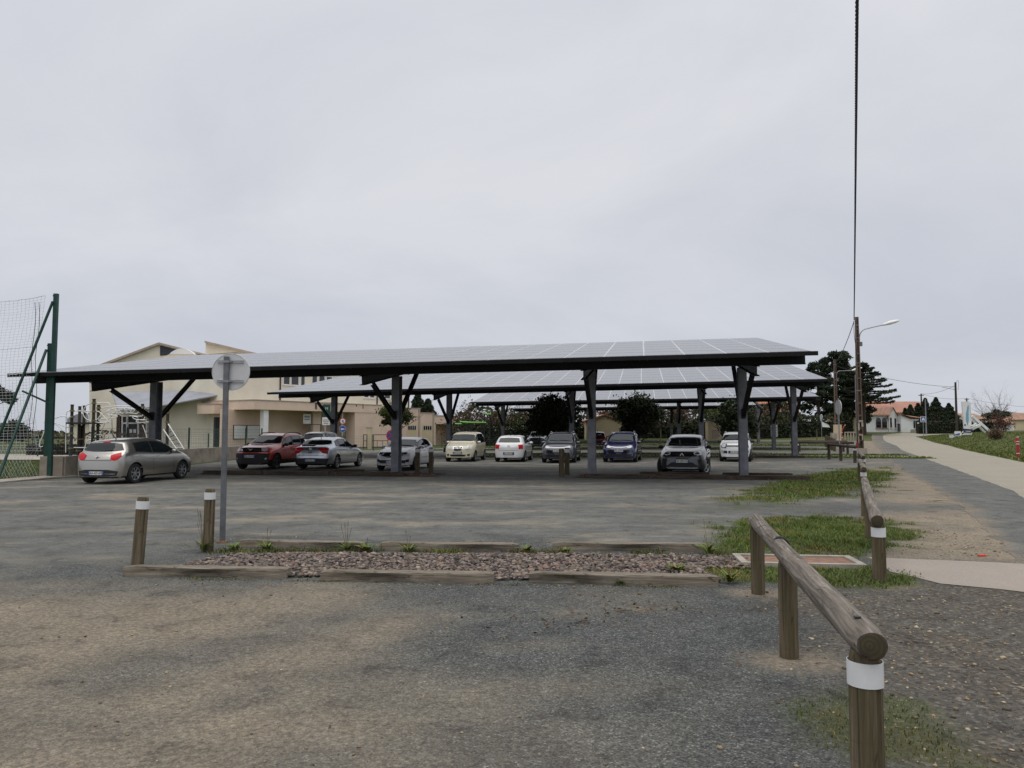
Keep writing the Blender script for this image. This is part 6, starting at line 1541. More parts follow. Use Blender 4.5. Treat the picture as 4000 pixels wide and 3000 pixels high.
# school signs: red ring (bicycles/people) above blue disc
q = survey(1338, 1742, 72); rs = sign_pole(q.x, 72, 3.15, 'red ringed sign above a blue arrow sign before the school gate'); disc(rs, 2.72, .31, 'red'); o = disc(rs, 2.72, .235, 'white', -.055, 'white_field', .006); b = MB(); b.tube([(-.08, -.066, 2.80), (.05, -.066, 2.74), (.02, -.066, 2.62), (.09, -.066, 2.57)], .028, 6); b.tube([(-.05, -.066, 2.66), (.06, -.066, 2.82)], .02, 6); b.build('symbol', M['black'], o)
disc(rs, 2.0, .31, 'white', name='disc'); o = disc(rs, 2.0, .285, 'blue', -.055, 'blue_field', .006); b = MB(); b.prism([(-.20, 1.98), (-.04, 2.10), (-.04, 2.03), (.17, 2.03), (.17, 1.93), (-.04, 1.93), (-.04, 1.86)], -.072, -.064, 'y'); b.build('arrow', M['white'], o)
# green school sign with white plate below
q = survey(1266, 1745, 71); rs = sign_pole(q.x, 71, 4.3, 'tall dark green notice with a white plate below, in front of the school'); pl = part('panel', 'green_paint', rs, (-.20, .55, -.05, -.035, 3.1, 4.25)); 
lettering('M', .34, M['white'], pl, frame_m((.2, -.055, 3.85), (1, 0, 0), (0, 0, 1)), 'lettering')
pl = part('panel', 'white', rs, (-.20, .50, -.05, -.035, 2.35, 3.05)); MB().bx(-.12, .42, -.056, -.051, 2.78, 2.84).bx(-.12, .42, -.056, -.051, 2.62, 2.68).bx(-.08, .38, -.056, -.051, 2.46, 2.52).build('text_lines', M['galv_dark'], pl)
# no stopping disc
q = survey(1530, 1740, 70); rs = sign_pole(q.x, 70, 2.4, 'large blue no-stopping disc with red cross and rim, behind the pale hatchback'); zc_ = survey(1524, 1701, 70).z - rs.location.z
disc(rs, zc_, .50, 'red'); o = disc(rs, zc_, .39, 'blue', -.055, 'blue_field', .006)
for sg in (-1, 1): b = MB(); b.box((0, -.068, zc_), (.76, .008, .10), 0, Matrix.Rotation(sg * .785, 3, 'Y')); b.build('cross_bar', M['red'], o)
# notice on a far column, kept as its own plate
q = survey(3020, 1683, 69.5); o = part('notice_plate', 'white', None, (-.30, .30, -.01, .01, -.55, .55)); o.location = (q.x, 69.2, q.z); tag(o, 'white printed notice fixed to the rear column on the right', 'notice'); MB().bx(-.22, .22, -.018, -.011, .25, .33).bx(-.22, .22, -.018, -.011, .02, .10).bx(-.2, .2, -.018, -.011, -.22, -.14).bx(-.2, .2, -.018, -.011, -.42, -.36).build('text_lines', M['galv_dark'], o)
# red bent post and electricity cabinet
q = survey(3289, 1716, 84); rs = empty('red_post', gp(q.x, 84), 0, 'thin red post with white rings, curved at the top, near the pines', 'marker post'); b = MB(); b.tube(smooth_path([(0, 0, -.05), (0, 0, 1.0), (.05, 0, 1.35), (.22, 0, 1.75), (.40, 0, 1.95)]), .06, 8); b.build('post', M['red'], rs, 50)
for z in (.55, 1.1): MB().cyl((0, 0, z), .068, .08, 10).build('ring', M['white'], rs)
MB().cyl((.38, 0, 1.92), .06, .08, 8).build('tip', M['white'], rs)
q = survey(3263, 1708, 85); rs = empty('electricity_cabinet', gp(q.x - .1, 85), 0, 'pale yellow electricity cabinet at the foot of the second concrete pole', 'cabinet'); part('cabinet', 'shed_wall', rs, (-.2, .62, -.5, -.2, .3, 2.0)); part('lower_box', 'concrete', rs, (-.55, .05, -.6, -.22, 0, 1.1)); part('plinth', 'white_wall', rs, (.06, .5, -.62, -.22, 0, .29))
q = survey(3430, 1690, 112); rs = empty('gate_post', gp(q.x - 3.2, 112), 0, 'pale roadside gate post beneath the cedar', 'post'); part('post', 'shed_wall', rs, (-.35, .35, -.2, .2, 0, 2.4))
q = survey(3322, 1714, 92); rs = empty('small_barrier', gp(q.x, 92), 0, 'small pale wooden barrier at the roadside below the cedar', 'barrier'); 
for k in range(5): part('picket', 'trim', rs, (-.7 + k * .34, -.58 + k * .34, -.05, .05, 0, .85))
part('top_rail', 'trim', rs, (-.72, .82, -.07, .07, .852, .95))
# red hydrant post on the right
q = survey(3977, 1786, 47.5); hy = empty('hydrant_post', gp(q.x, 47.5), 0, 'red hydrant marker with pale rings and small pennant on the right grass', 'hydrant marker'); MB().cyl((0, 0, -.05), .085, 1.25, 14).build('post', M['red'], hy, 40)
for z in (.22, .80, .95): MB().cyl((0, 0, z), .10, .05, 14).build('ring', M['white'], hy, 40)
MB().cyl((.02, 0, 1.2), .055, .10, 10).build('tip', M['shed_wall'], hy, 40); b = MB(); b.prism([(-.09, 1.04), (-.32, 1.10), (-.09, .92)], -.01, .01, 'y'); b.build('pennant', M['orange'], hy)
# white totem with slanting timbers and signs
q = survey(3775, 1710, 95); tt = empty('totem_sign', gp(q.x, 95), 0, 'tall white panel sign with a blue wave, propped on crossed white timbers', 'sign'); TO = tt.location.copy()
def zt_(x, y, d=95.0): return survey(3680 + x * .1567, 1500 + y * .1567, d) - TO
def board(parent, name, mt, pts, y0, th):
    b = MB(); v = [zt_(*p, 95 + y0) for p in pts]; n = len(v); b.add(v + [p + Vector((0, th, 0)) for p in v], [tuple(range(n)), tuple(range(n, 2 * n))[::-1]] + [(i, n + i, n + (i + 1) % n, (i + 1) % n) for i in range(n)]); return recalc(b.build(name, M[mt], parent))
pn = board(tt, 'panel', 'white_wall', [(560, 1115), (502, 440), (665, 435), (728, 1125)], 0, .25); board(tt, 'rear_panel', 'white', [(668, 1100), (662, 470), (706, 466), (745, 1120)], .3, .25)
M['pale_blue'] = flat('pale blue print', (.20, .42, .56), .5); board(tt, 'blue_wave', 'pale_blue', [(640, 1040), (600, 900), (598, 760), (632, 560), (655, 520), (668, 560), (660, 760), (668, 900)], -.03, .02)
board(tt, 'printed_square', 'black', [(560, 1040), (558, 1000), (588, 1000), (588, 1040)], -.03, .02)
for p_, q_, w_, y_ in (((745, 790), (1240, 1230), .30, 95.4), ((735, 885), (1080, 1215), .28, 95.7), ((740, 1125), (955, 1015), .30, 95.1), ((740, 1060), (850, 990), .2, 94.8)):
    a, c = zt_(*p_, y_), zt_(*q_, y_); d = c - a; Mx = d.to_track_quat('X', 'Z').to_matrix(); MB().box((a + c) / 2, (d.length, .22, w_), 0, Mx).build('timber', M['white_wall'], tt)
bb = board(tt, 'navy_board', 'p_blue', [(540, 1200), (540, 1130), (755, 1135), (750, 1210)], -.35, .08); board(tt, 'board_lettering', 'white', [(590, 1185), (590, 1170), (715, 1173), (715, 1188)], -.38, .02)
for pts in ([(440, 1290), (540, 1165), (560, 1200), (490, 1280)], [(480, 1215), (750, 1205), (750, 1265), (520, 1270)], [(705, 1340), (705, 1260), (752, 1260), (752, 1340)], [(440, 1320), (490, 1255), (500, 1290), (480, 1320)], [(185, 1345), (440, 1255), (445, 1285), (225, 1350)], [(310, 1350), (430, 1290), (430, 1340), (390, 1352)]): board(tt, 'white_support', 'white_wall', pts, -.25, .12)
sb = empty('tilted_board', TO + zt_(395, 1345, 94.4), 0, 'low tilted white and blue board left of the totem', 'sign'); TO2 = TO; 
for nm_, mt_, pts in (('panel', 'white_wall', [(320, 1250), (318, 1180), (470, 1175), (470, 1240)]), ('blue_patch', 'blue', [(330, 1270), (370, 1240), (440, 1225), (440, 1262), (400, 1272)])):
    o = board(sb, nm_, mt_, pts, -.5 - (.05 if nm_ != 'panel' else 0), .1); o.matrix_parent_inverse = Matrix(); 
    for v in o.data.vertices: v.co += (TO - sb.location)
q = survey(3716, 1694, 93); rs = empty('white_meter_box', gp(q.x, 93), 0, 'small white meter box standing alone on the right grass', 'box'); part('box', 'white', rs, (-.2, .2, -.15, .15, 0, .45)); part('lid', 'concrete', rs, (-.24, .24, -.19, .19, .452, .50))
o = part('orange_scrap', 'orange', None, (-.055, .055, -.02, .02, 0, .022)); o.location = gp(5.47, 9.98, .012) + Vector((.65, .9, 0)); q = survey(3836, 2166, 10.6); o.location = gp(q.x, 10.6, .008); o.rotation_euler = (0, .05, .2); tag(o, 'small orange plastic scrap on the gravel by the road edge', 'litter')
# speed hump teeth
for i in range(5):
    q = survey(3448 + i * 24, 1709, 86); o = MB().prism([(-.35, 0), (.35, 0), (0, .9)], .0, .012, 'z').build('hump_marking', M['white']); o.location = gp(q.x, 85.5, .03); tag(o, 'white painted triangle on the road hump, %s from the left' % ('first', 'second', 'third', 'fourth', 'fifth')[i], 'road marking', 'hump markings')
M['leaf_red'] = leaf('reddish twigs', (.10, .045, .032))
M['core_dark'] = flat('dark stems', (.008, .010, .006), .95)
# ------------------------------------------------------------------ vegetation
def leaf_mesh(name, P, size, mt, parent, seed, lo=.45, hi=1.7, hue=.12, asp=.6, clump=1.2, kind=None, flatten=1.0):
    g = np.random.default_rng(seed); n = len(P); d = g.normal(size=(n, 3)); d[:, 2] *= flatten; d /= np.linalg.norm(d, axis=1)[:, None]
    r = g.normal(size=(n, 3)); e = np.cross(d, r); e /= np.linalg.norm(e, axis=1)[:, None]
    s = size * (.55 + .9 * g.random((n, 1)))
    a = d * s; b = e * s * asp
    V = np.stack([P - a, P + b * .9 - a * .1, P + a, P - b * .9 - a * .1], 1).reshape(-1, 3)
    Fq = np.arange(n * 4).reshape(n, 4)
    cl_ = fbm(P[:, 0] + P[:, 2] * .7, P[:, 1] + P[:, 2], clump, seed % 13, 2)
    t = lo + (hi - lo) * np.clip(.5 * g.random(n) + .9 * (cl_ - .25), 0, 1)
    c = np.stack([t * (1 + hue * (g.random(n) - .4)), t, t * (1 - hue * g.random(n))], 1)
    o = np_mesh(name, V, Fq, mt, np.repeat(c, 4, 0), parent)
    if kind: tag(o, kind=kind)
    return o
def lobes(c, r, nl, n, g, shell=.55, spread=.62, lr=(.30, .48)):
    c = np.array(c); r = np.array(r); pts = []
    for i in range(nl):
        d = g.normal(size=3); d /= np.linalg.norm(d); q = c + d * r * spread * (.35 + .65 * g.random()); R_ = r.mean() * g.uniform(*lr)
        m = int(n / nl); e = g.normal(size=(m, 3)); e /= np.linalg.norm(e, axis=1)[:, None]
        pts.append(q + e * R_ * (shell + (1 - shell) * g.random((m, 1)) ** .6) * (r / r.mean()))
    return np.concatenate(pts)
def limb(b, p, d, L, r, depth, g, spread=.55, kids=3, up=.15, shrink=.68, seg=3):
    pts = [Vector(p)]; rr = [r]; d = Vector(d).normalized()
    for k in range(seg):
        d = (d + Vector(g.normal(size=3)) * .13 + Vector((0, 0, up * .3))).normalized(); pts.append(pts[-1] + d * L / seg); rr.append(r * (1 - .45 * (k + 1) / seg))
    b.tube(pts, rr, 5 if r > .03 else 3, cap=False)
    tips = [pts[-1]]
    if depth:
        for i in range(kids):
            q = pts[1 + int(g.integers(0, seg))]; nd = (d + Vector(g.normal(size=3)) * spread + Vector((0, 0, up))).normalized()
            tips += limb(b, q, nd, L * shrink * g.uniform(.8, 1.15), r * .52, depth - 1, g, spread, kids, up, shrink, seg)
    return tips
def broadleaf(name, x, y, ztop, zbot, rx, label, seed, n=9000, size=.11, mt='leaf_oak', trunk=.14, nl=26, cat='tree', group=None, shell=.5, ry=None, bark='bark'):
    root = empty(name, gp(x, y), 0, label, cat, group); g0 = root.location.z; g = np.random.default_rng(seed)
    cz = (ztop + zbot) / 2 - g0; rz = (ztop - zbot) / 2
    b = MB(); b.tube([(0, 0, -.1), (.04, .02, (zbot - g0) * .6), (.02, 0, cz)], [trunk, trunk * .8, trunk * .5], 8)
    for i in range(9): limb(b, (0, 0, max(.3, (zbot - g0) * .8 + .12 * i)), (math.cos(i * 2.3), math.sin(i * 2.3), .8), rx * .8, trunk * .4, 2, g, .6, 3)
    b.build('trunk', M[bark], root, 60)
    P_ = lobes((0, 0, cz), (rx, ry or rx, rz), nl, n, g, shell, .78, (.20, .40))
    k_ = g.random(len(P_)) < .16; P_[k_] = (P_[k_] - (0, 0, cz)) * g.uniform(1.05, 1.32, (k_.sum(), 1)) + (0, 0, cz)      # stray shoots
    P_ = P_[(P_[:, 2] > .12) & (g.random(len(P_)) < np.clip(1.25 - .6 * (P_[:, 2] - cz) / rz, 0, 1))]
    leaf_mesh('crown', P_, size, M[mt], root, seed, .4, 2.6)
    return root
def u2x(u, y): return (u - 2000) / 3000.0 * y
RT = 'round evergreen trees between the canopies'
broadleaf('evergreen_tree', u2x(2155, 56), 56, 4.75, .9, 2.55, 'large dark round tree left of the blue people carrier, above the grey one', 101, 12000, .10, nl=34, group=RT)
broadleaf('evergreen_tree', u2x(2490, 57), 57, 4.95, .9, 2.05, 'dark round tree rising above the blue people carrier', 102, 10000, .10, nl=30, group=RT)
broadleaf('evergreen_tree', u2x(2868, 58), 58, 4.25, .9, 1.9, 'dark round tree behind the small white crossover', 103, 9000, .10, nl=28, group=RT)
broadleaf('lollipop_tree', u2x(1545, 62), 62, 4.1, 2.0, 1.55, 'small clipped ball tree in front of the school garages', 104, 6000, .09, 'leaf_green', .09, 24)
def conifer(name, x, y, ztop, rb, label, seed, n=5000, size=.22, mt='leaf_pine', group=None, zb=.4, shape=1.0, lobesy=.35):
    root = empty(name, gp(x, y), 0, label, 'tree', group); g0 = root.location.z; h = ztop - g0; g = np.random.default_rng(seed)
    MB().tube([(0, 0, -.1), (0, 0, h * .95)], [.05 * h ** .8, .02], 7).build('trunk', M['bark'], root, 60)
    t = g.random(n) ** .8; a = g.random(n) * 6.283; rr = rb * (1 - t) ** shape * (1 + lobesy * np.sin(a * 3 + t * 14 + seed) * g.random(n) + .15 * np.sin(t * 40)) * g.random(n) ** .35 + .05
    P_ = np.stack([rr * np.cos(a), rr * np.sin(a), zb + t * (h - zb)], 1); leaf_mesh('crown', P_, size, M[mt], root, seed, asp=.4); return root
conifer('conifer_tree', u2x(1632, 124), 124, 7.9, 2.4, 'dark conifer behind the garages, left of the pair', 111, group='conifers behind the garages', shape=.6)
conifer('conifer_tree', u2x(1672, 125), 125, 7.0, 2.2, 'dark conifer behind the garages, right of the pair', 112, group='conifers behind the garages', shape=.6)
def pine(name, x, y, ztop, zbase, rx, label, seed, tiers=7, n=9000, size=.26, mt='leaf_pine', group=None, flat_=.55, lean=0):
    root = empty(name, gp(x, y), 0, label, 'tree', group); g0 = root.location.z; g = np.random.default_rng(seed); h = ztop - g0
    b = MB(); b.tube([(0, 0, -.1), (lean * .5, .1, h * .5), (lean, 0, h * .93)], [.26, .2, .07], 8); P_ = []
    for i in range(tiers * 4):
        t = (i + g.random()) / (tiers * 4); z = (zbase - g0) + t * (h - (zbase - g0)) * .97; a = i * 2.4 + g.random(); L = rx * (1 - .62 * t ** 1.4) * g.uniform(.45, 1.12)
        c = Vector((lean * z / h + L * math.cos(a) * .75, L * math.sin(a) * .75, z + .22 * L)); b.tube([(lean * z / h, 0, z - .1), tuple((Vector((lean * z / h, 0, z)) + c) / 2 + Vector((0, 0, -.1))), tuple(c)], [.07, .05, .02], 4, cap=False)
        m = int(n / (tiers * 4)); e = g.normal(size=(m, 3)); e /= np.linalg.norm(e, axis=1)[:, None]; R_ = rx * g.uniform(.20, .36)
        P_.append(np.array(c) + e * np.array([R_, R_, R_ * flat_]) * g.random((m, 1)) ** .45)
    b.build('trunk', M['bark'], root, 60); leaf_mesh('crown', np.concatenate(P_), size, M[mt], root, seed, asp=.35); return root
PN = 'tall pines at the far right end of the car park'
pine('pine_tree', u2x(3198, 108), 108, 11.7, 4.2, 3.0, 'pine showing just right of the canopy corner, left of the tallest pine', 121, 6, 6500, group=PN)
pine('pine_tree', u2x(3272, 110), 110, 13.2, 3.4, 3.6, 'tallest bushy pine behind the second concrete pole', 122, 8, 9000, group=PN)
pine('pine_tree', u2x(3330, 113), 113, 11.2, 2.8, 3.4, 'lower pine between the tallest pine and the cedar', 123, 7, 8000, group=PN)
def cedar(x, y, ztop, rx, label, seed, n=13000):
    root = empty('cedar_tree', gp(x, y), 0, label, 'tree'); g0 = root.location.z; g = np.random.default_rng(seed); h = ztop - g0; b = MB(); b.tube([(0, 0, -.1), (0, 0, h * .97)], [.26, .05], 9); P_ = []
    NB = 46
    for i in range(NB):
        t = (i + .3 * g.random()) / NB; z = 4.3 + t * (h - 4.9); a = i * 2.399 + .4 * g.random(); L = rx * (1 - t) ** .62 * g.uniform(.75, 1.1)
        d = Vector((math.cos(a), math.sin(a), 0)); pts = [Vector((0, 0, z)) + d * L * s + Vector((0, 0, L * (.10 * s - .16 * s * s + .14 * s ** 4) )) for s in np.linspace(0, 1, 7)]
        b.tube(pts, [.10 * (1 - t) + .03, .08, .06, .05, .04, .03, .015], 4, cap=False); sd = Vector((-d.y, d.x, 0)); m = int(n / NB)
        for k in range(m):
            s = .12 + .88 * g.random() ** .7; j = s * 6; q = pts[min(5, int(j))].lerp(pts[min(6, int(j) + 1)], j - int(j)); w = (1.02 - s) * L * .34 + .12
            P_.append(q + sd * g.uniform(-1, 1) * w + Vector((0, 0, g.uniform(-.08, .14))))
    b.build('trunk', M['bark'], root, 60); leaf_mesh('crown', np.array(P_), .20, M['leaf_pine'], root, seed, asp=.3, flatten=.5); return root
cedar(u2x(3375, 107), 107, 11.9, 5.4, 'spreading dark cedar with level branches reaching over the road', 131)
def hedge(name, pts, h, w, label, seed, mt='leaf_hedge', dens=130, size=.12, rough=.25, cat='hedge', group=None):
    """leafy band along a line: dark core plus leaves over its top and faces"""
    root = empty(name, gp(*pts[0]), 0, label, cat, group); og = root.location; g = np.random.default_rng(seed); P_ = []; b = MB()
    for i in range(len(pts) - 1):
        a, c = np.array(pts[i]), np.array(pts[i + 1]); L = np.hypot(*(c - a)); d = (c - a) / L; nn = np.array([-d[1], d[0]]); n = int(L * (h * 2 + w) * dens / 2)
        s = g.random(n) * L; k = g.random(n); hh = h * (1 + rough * (fbm(s + i * 31, s * 0, .5, seed % 7) - .5) * 2)
        on_top = k < w / (w + 1.6 * h); side = np.where(g.random(n) < .75, -1, 1); z = np.where(on_top, hh - .05 + .12 * g.random(n), hh * g.random(n)); off = np.where(on_top, g.uniform(-.5, .5, n) * w, side * w * .5 * (.8 + .3 * g.random(n)))
        sg = 1 if nn[1] > 0 else -1
        x = a[0] + d[0] * s + nn[0] * off * sg; y = a[1] + d[1] * s + nn[1] * off * sg; P_.append(np.column_stack([x - og.x, y - og.y, gz(x, y) - og.z + z]))
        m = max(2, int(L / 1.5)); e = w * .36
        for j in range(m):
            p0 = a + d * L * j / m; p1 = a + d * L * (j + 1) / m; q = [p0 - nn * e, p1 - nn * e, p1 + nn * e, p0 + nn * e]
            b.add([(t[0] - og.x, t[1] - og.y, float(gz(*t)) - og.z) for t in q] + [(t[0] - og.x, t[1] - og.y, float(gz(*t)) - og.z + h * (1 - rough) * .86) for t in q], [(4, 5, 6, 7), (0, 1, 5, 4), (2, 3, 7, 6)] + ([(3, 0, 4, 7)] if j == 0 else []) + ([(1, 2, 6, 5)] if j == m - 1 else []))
    b.build('inner_box', M['core_dark'], root); leaf_mesh('foliage', np.concatenate(P_), size, M[mt], root, seed, clump=.9); return root  # near-black box added inside the leaves, coloured as the hedge's dark interior
hedge('hedge', [(-7.0, 92), (4.5, 90)], 2.7, 1.6, 'dark clipped hedge behind the cream car and the white hatchback', 141, dens=60, size=.16)
hedge('hedge', [(5.5, 99), (13.5, 98), (26, 96)], 2.5, 1.6, 'long dark hedge behind the farthest canopy', 142, dens=46, size=.17, rough=.35)
hedge('hedge', [(29.0, 95), (38, 100), (47, 108)], 2.7, 1.8, 'dark hedge under the pines on the right', 143, dens=50, size=.17)
hedge('hedge', [(58.5, 111), (68, 109)], 1.75, 1.6, 'tall clipped green hedge right of the white house', 144, 'leaf_hedge', 60, .15, .05)
hedge('hedge', [(-5.5, 62), (-2.2, 62.5)], .55, .6, 'low clipped shrub strip by the garages, beyond the pale hatchback', 145, dens=120, size=.08)
hedge('hedge', [(-9, 114), (6, 113), (20, 112), (34, 114), (46, 118)], 4.3, 4.0, 'dense dark scrub belt closing the view behind all the canopies', 146, 'leaf_hedge', 16, .30, .55)
hedge('hedge', [(7, 108), (20, 107), (33, 109)], 3.9, 2.6, 'ragged brown thicket in front of the dark scrub belt', 147, 'leaf_brown', 16, .24, .6)
def shrub(name, x, y, h, r, label, seed, mt='leaf_brown', n=1600, size=.10, leafy=1.0, group='scrubby bushes behind the canopies', bark='bark_grey', depth=3, cat='bush'):
    root = empty(name, gp(x, y), 0, label, cat, group); g = np.random.default_rng(seed); b = MB(); tips = []
    for i in range(7): tips += limb(b, (g.uniform(-.3, .3) * r, g.uniform(-.3, .3) * r, -.05), (math.cos(i * .9) * .5, math.sin(i * .9) * .5, 1), h * .42, .05, depth, g, .5, 3, .12)
    b.build('branches', M[bark], root)
    if leafy:
        T = np.array([tuple(t) for t in tips]); P_ = T[g.integers(0, len(T), n)] + g.normal(size=(n, 3)) * .22 * r * .6; P_ = P_[P_[:, 2] > .05]; leaf_mesh('foliage', P_, size, M[mt], root, seed)
    return root
LB = [(-6.0, 97, 5.2, 2.2, 'leaf_brown', 'thin bare-topped bush right of the garages'), (-3.2, 99, 6.2, 2.6, 'leaf_brown', 'tall brown scrub bush behind the green play bars'), (-.6, 100, 5.6, 2.4, 'leaf_green', 'greenish scrub bush behind the third canopy column'), (2.4, 101, 5.4, 2.4, 'leaf_brown', 'brown scrub bush left of the large round tree'),
      (14.0, 103, 5.0, 2.6, 'leaf_brown', 'bare brown bush in the middle, under the farthest canopy'), (18.0, 104, 5.2, 2.8, 'leaf_brown', 'bare brown bush left of the pale utility kiosk'), (22.5, 103, 4.8, 2.4, 'leaf_brown', 'bare brown bush behind the pale utility kiosk'), (27.5, 103, 5.0, 2.6, 'leaf_green', 'green scrub bush right of the pale utility kiosk'), (32, 104, 5.4, 2.6, 'leaf_brown', 'brown scrub bush by the rear column with the notice'), (36, 107, 5.0, 2.4, 'leaf_brown', 'brown scrub bush left of the pines')]
for i, (x, y, h, r, mt_, lb) in enumerate(LB): shrub('scrub_bush', x, y, h, r, lb, 150 + i, mt_, 2600, .13)
shrub('bare_tree', u2x(3868, 132), 132, 8.4, 3.2, 'grey bare tree behind the totem on the right', 171, leafy=0, group=None, depth=4, cat='tree')
shrub('red_shrub', u2x(3905, 125), 125, 3.0, 2.2, 'reddish brown shrub in front of the far houses', 172, 'leaf_red', 1500, .12, group=None)
shrub('dry_bush', u2x(3890, 78), 78, 1.1, 1.5, 'low dry brown bush on the grass below the crossed timbers', 173, 'leaf_brown', 2600, .06, group=None)
broadleaf('umbrella_pine', u2x(3896, 140), 140, 5.8, 4.1, 2.4, 'dark flat-topped umbrella pine among the far right houses', 174, 5000, .16, 'leaf_pine', .2, 22, shell=.6)
CY = 'dark conifers behind the white house'
for i, (u, v0, y, rb, lb) in enumerate(((3535, 1595, 138, .9, 'smallest dark cypress behind the white house roof'), (3556, 1582, 140, 1.5, 'dark cypress behind the white house, second from the left'), (3586, 1576, 140, 1.6, 'dark cypress by the far crossarm pole'), (3614, 1556, 141, 1.7, 'tall narrow cypress beside the slim pale pole'), (3655, 1553, 138, 3.4, 'broad dark conifer, largest right of the white house'), (3706, 1576, 136, 3.2, 'spiky conifer left of the leaning wooden pole'))):
    t = survey(u, v0, y); conifer('cypress_tree', t.x, y, t.z, rb * .8, lb, 180 + i, 5200, .17, 'leaf_pine', CY, .2, .6 if i < 4 else .85, .2)
pine('pine_tree', -61.5, 90, 7.2, 4.6, 3.1, 'dark pine cut off by the left edge of the picture', 190, 4, 6000, .22, flat_=.7)
broadleaf('dark_tree', -98, 150, 4.4, -.4, 4.0, 'low dark tree at the left edge below the pine', 191, 6000, .26, 'leaf_oak', .3, 24)
hedge('hedge', [(-260, 330), (-190, 335), (-120, 345), (-60, 350)], 3.0, 3, 'distant tree line on the horizon beyond the left fields', 192, 'leaf_hedge', 2.2, .7, .6)
hedge('hedge', [(-34.5, 55), (-26.5, 56)], 1.5, 1.0, 'brown-green hedge beyond the playground, behind the climbing frame', 193, 'leaf_brown', 70, .10, .4)

# ------------------------------------------------------------------ houses at the end of the road and sheds
def gable_house(name, x0, x1, y, zb_, ze, zr_, depth, label, wall='white_wall', roof='tile', ridge='x', over=.25, cat='house', tiles=True):
    """ridge 'x': eaves face the camera; ridge 'y': gable faces the camera"""
    g = min(float(gz(x0, y)), float(gz(x1, y)), zb_); root = empty(name, (x0, y, g), 0, label, cat); W = x1 - x0; h0, h1 = ze - g, zr_ - g; b = MB()
    if ridge == 'y':
        b.prism([(0, -.2), (W, -.2), (W, h0), (W / 2, h1), (0, h0)], 0, depth, 'y'); recalc(b.build('wall', M[wall], root))
        for s in (0, 1):
            e = Vector((W / 2, 0, h1)); f = Vector((W * s + (over if s else -over), 0, h0 - over * (h1 - h0) / (W / 2))); b = MB(); v = [e, f]; u_ = Vector((0, 0, .12))
            b.add([e + Vector((0, -over, .01)), f + Vector((0, -over, .01)), f + Vector((0, depth + over, .01)), e + Vector((0, depth + over, .01)), e + Vector((0, -over, .13)), f + Vector((0, -over, .13)), f + Vector((0, depth + over, .13)), e + Vector((0, depth + over, .13))], [(0, 1, 2, 3), (7, 6, 5, 4), (0, 4, 5, 1), (1, 5, 6, 2), (2, 6, 7, 3), (3, 7, 4, 0)]); recalc(b.build('roof', M[roof], root))
    else:
        b.prism([(0, -.2), (depth, -.2), (depth, h0), (depth / 2, h1), (0, h0)], 0, W, 'x'); recalc(b.build('wall', M[wall], root))
        for s in (0, 1):
            e = Vector((0, depth / 2, h1)); f = Vector((0, depth * s + (over if s else -over), h0 - over * (h1 - h0) / (depth / 2))); b = MB()
            b.add([q + Vector((xx, 0, zz)) for zz in (.01, .14) for q, xx in ((e, -over), (f, -over), (f, W + over), (e, W + over))], [(0, 1, 2, 3), (7, 6, 5, 4), (0, 4, 5, 1), (1, 5, 6, 2), (2, 6, 7, 3), (3, 7, 4, 0)]); rf = recalc(b.build('roof', M[roof], root))
            if s == 0 and tiles:
                for k in range(int(W / .55)):
                    xx = .1 + k * .55; b = MB(); b.tube([tuple(e + Vector((xx, 0, .15))), tuple(f + Vector((xx, 0, .15)))], .07, 4, cap=False); b.build('tile_row', M[roof], rf)
    return root
Y0 = 118.0
def zw(x, y, d=Y0): return survey(3400 + x * .1356, 1550 + y * .1356, d)
a, c, e, bt = zw(530, 552), zw(775, 552), zw(650, 315), zw(600, 1003)
gh = gable_house('white_house', a.x, c.x, Y0, bt.z, a.z, e.z, 9, 'white house with steep gable and pale tiled roof at the road bend', 'white_wall', 'tile_old', 'y', .22)
g0 = gh.location.copy(); H = lambda x, y, d=Y0: zw(x, y, d) - g0
p, q = H(148, 545), H(528, 545); part('arcade_wall', 'white_wall', gh, (p.x, q.x, .3, 6, -.2, p.z)); part('arcade_roof', 'tile_old', gh, (p.x - .4, q.x - .002, -.1, 6, p.z + .002, p.z + .18))
b = MB(); v = [H(470, 540), H(385, 300), H(380, 300), H(640, 322)]; 
for x0, x1 in ((190, 330), (365, 500)):
    l, r_ = H(x0, 890), H(x1, 890); tp_ = H(x0, 600).z; sh = H(x0, 700).z; m = (l.x + r_.x) / 2; w = (r_.x - l.x) / 2
    poly = [(l.x, l.z), (r_.x, l.z), (r_.x, sh)] + [(m + w * math.cos(t) , sh + (tp_ - sh) * math.sin(t) ** .9) for t in np.linspace(.25, math.pi - .25, 9)] + [(l.x, sh)]
    MB().prism(poly, .18, .298, 'y').build('arched_window', M['dark_glass'], gh); part('sill', 'tile', gh, (l.x - .1, r_.x + .1, .1, .298, l.z - .12, l.z - .002))
for x0, x1, y0, y1 in ((570, 610, 600, 885), (700, 738, 618, 890)):
    l, r_ = H(x0, y1), H(x1, y0); part('slit_window', 'dark_glass', gh, (l.x, r_.x, -.06, -.004, l.z, r_.z)); part('sill', 'white', gh, (l.x - .08, r_.x + .08, -.14, -.004, l.z - .14, l.z - .002))
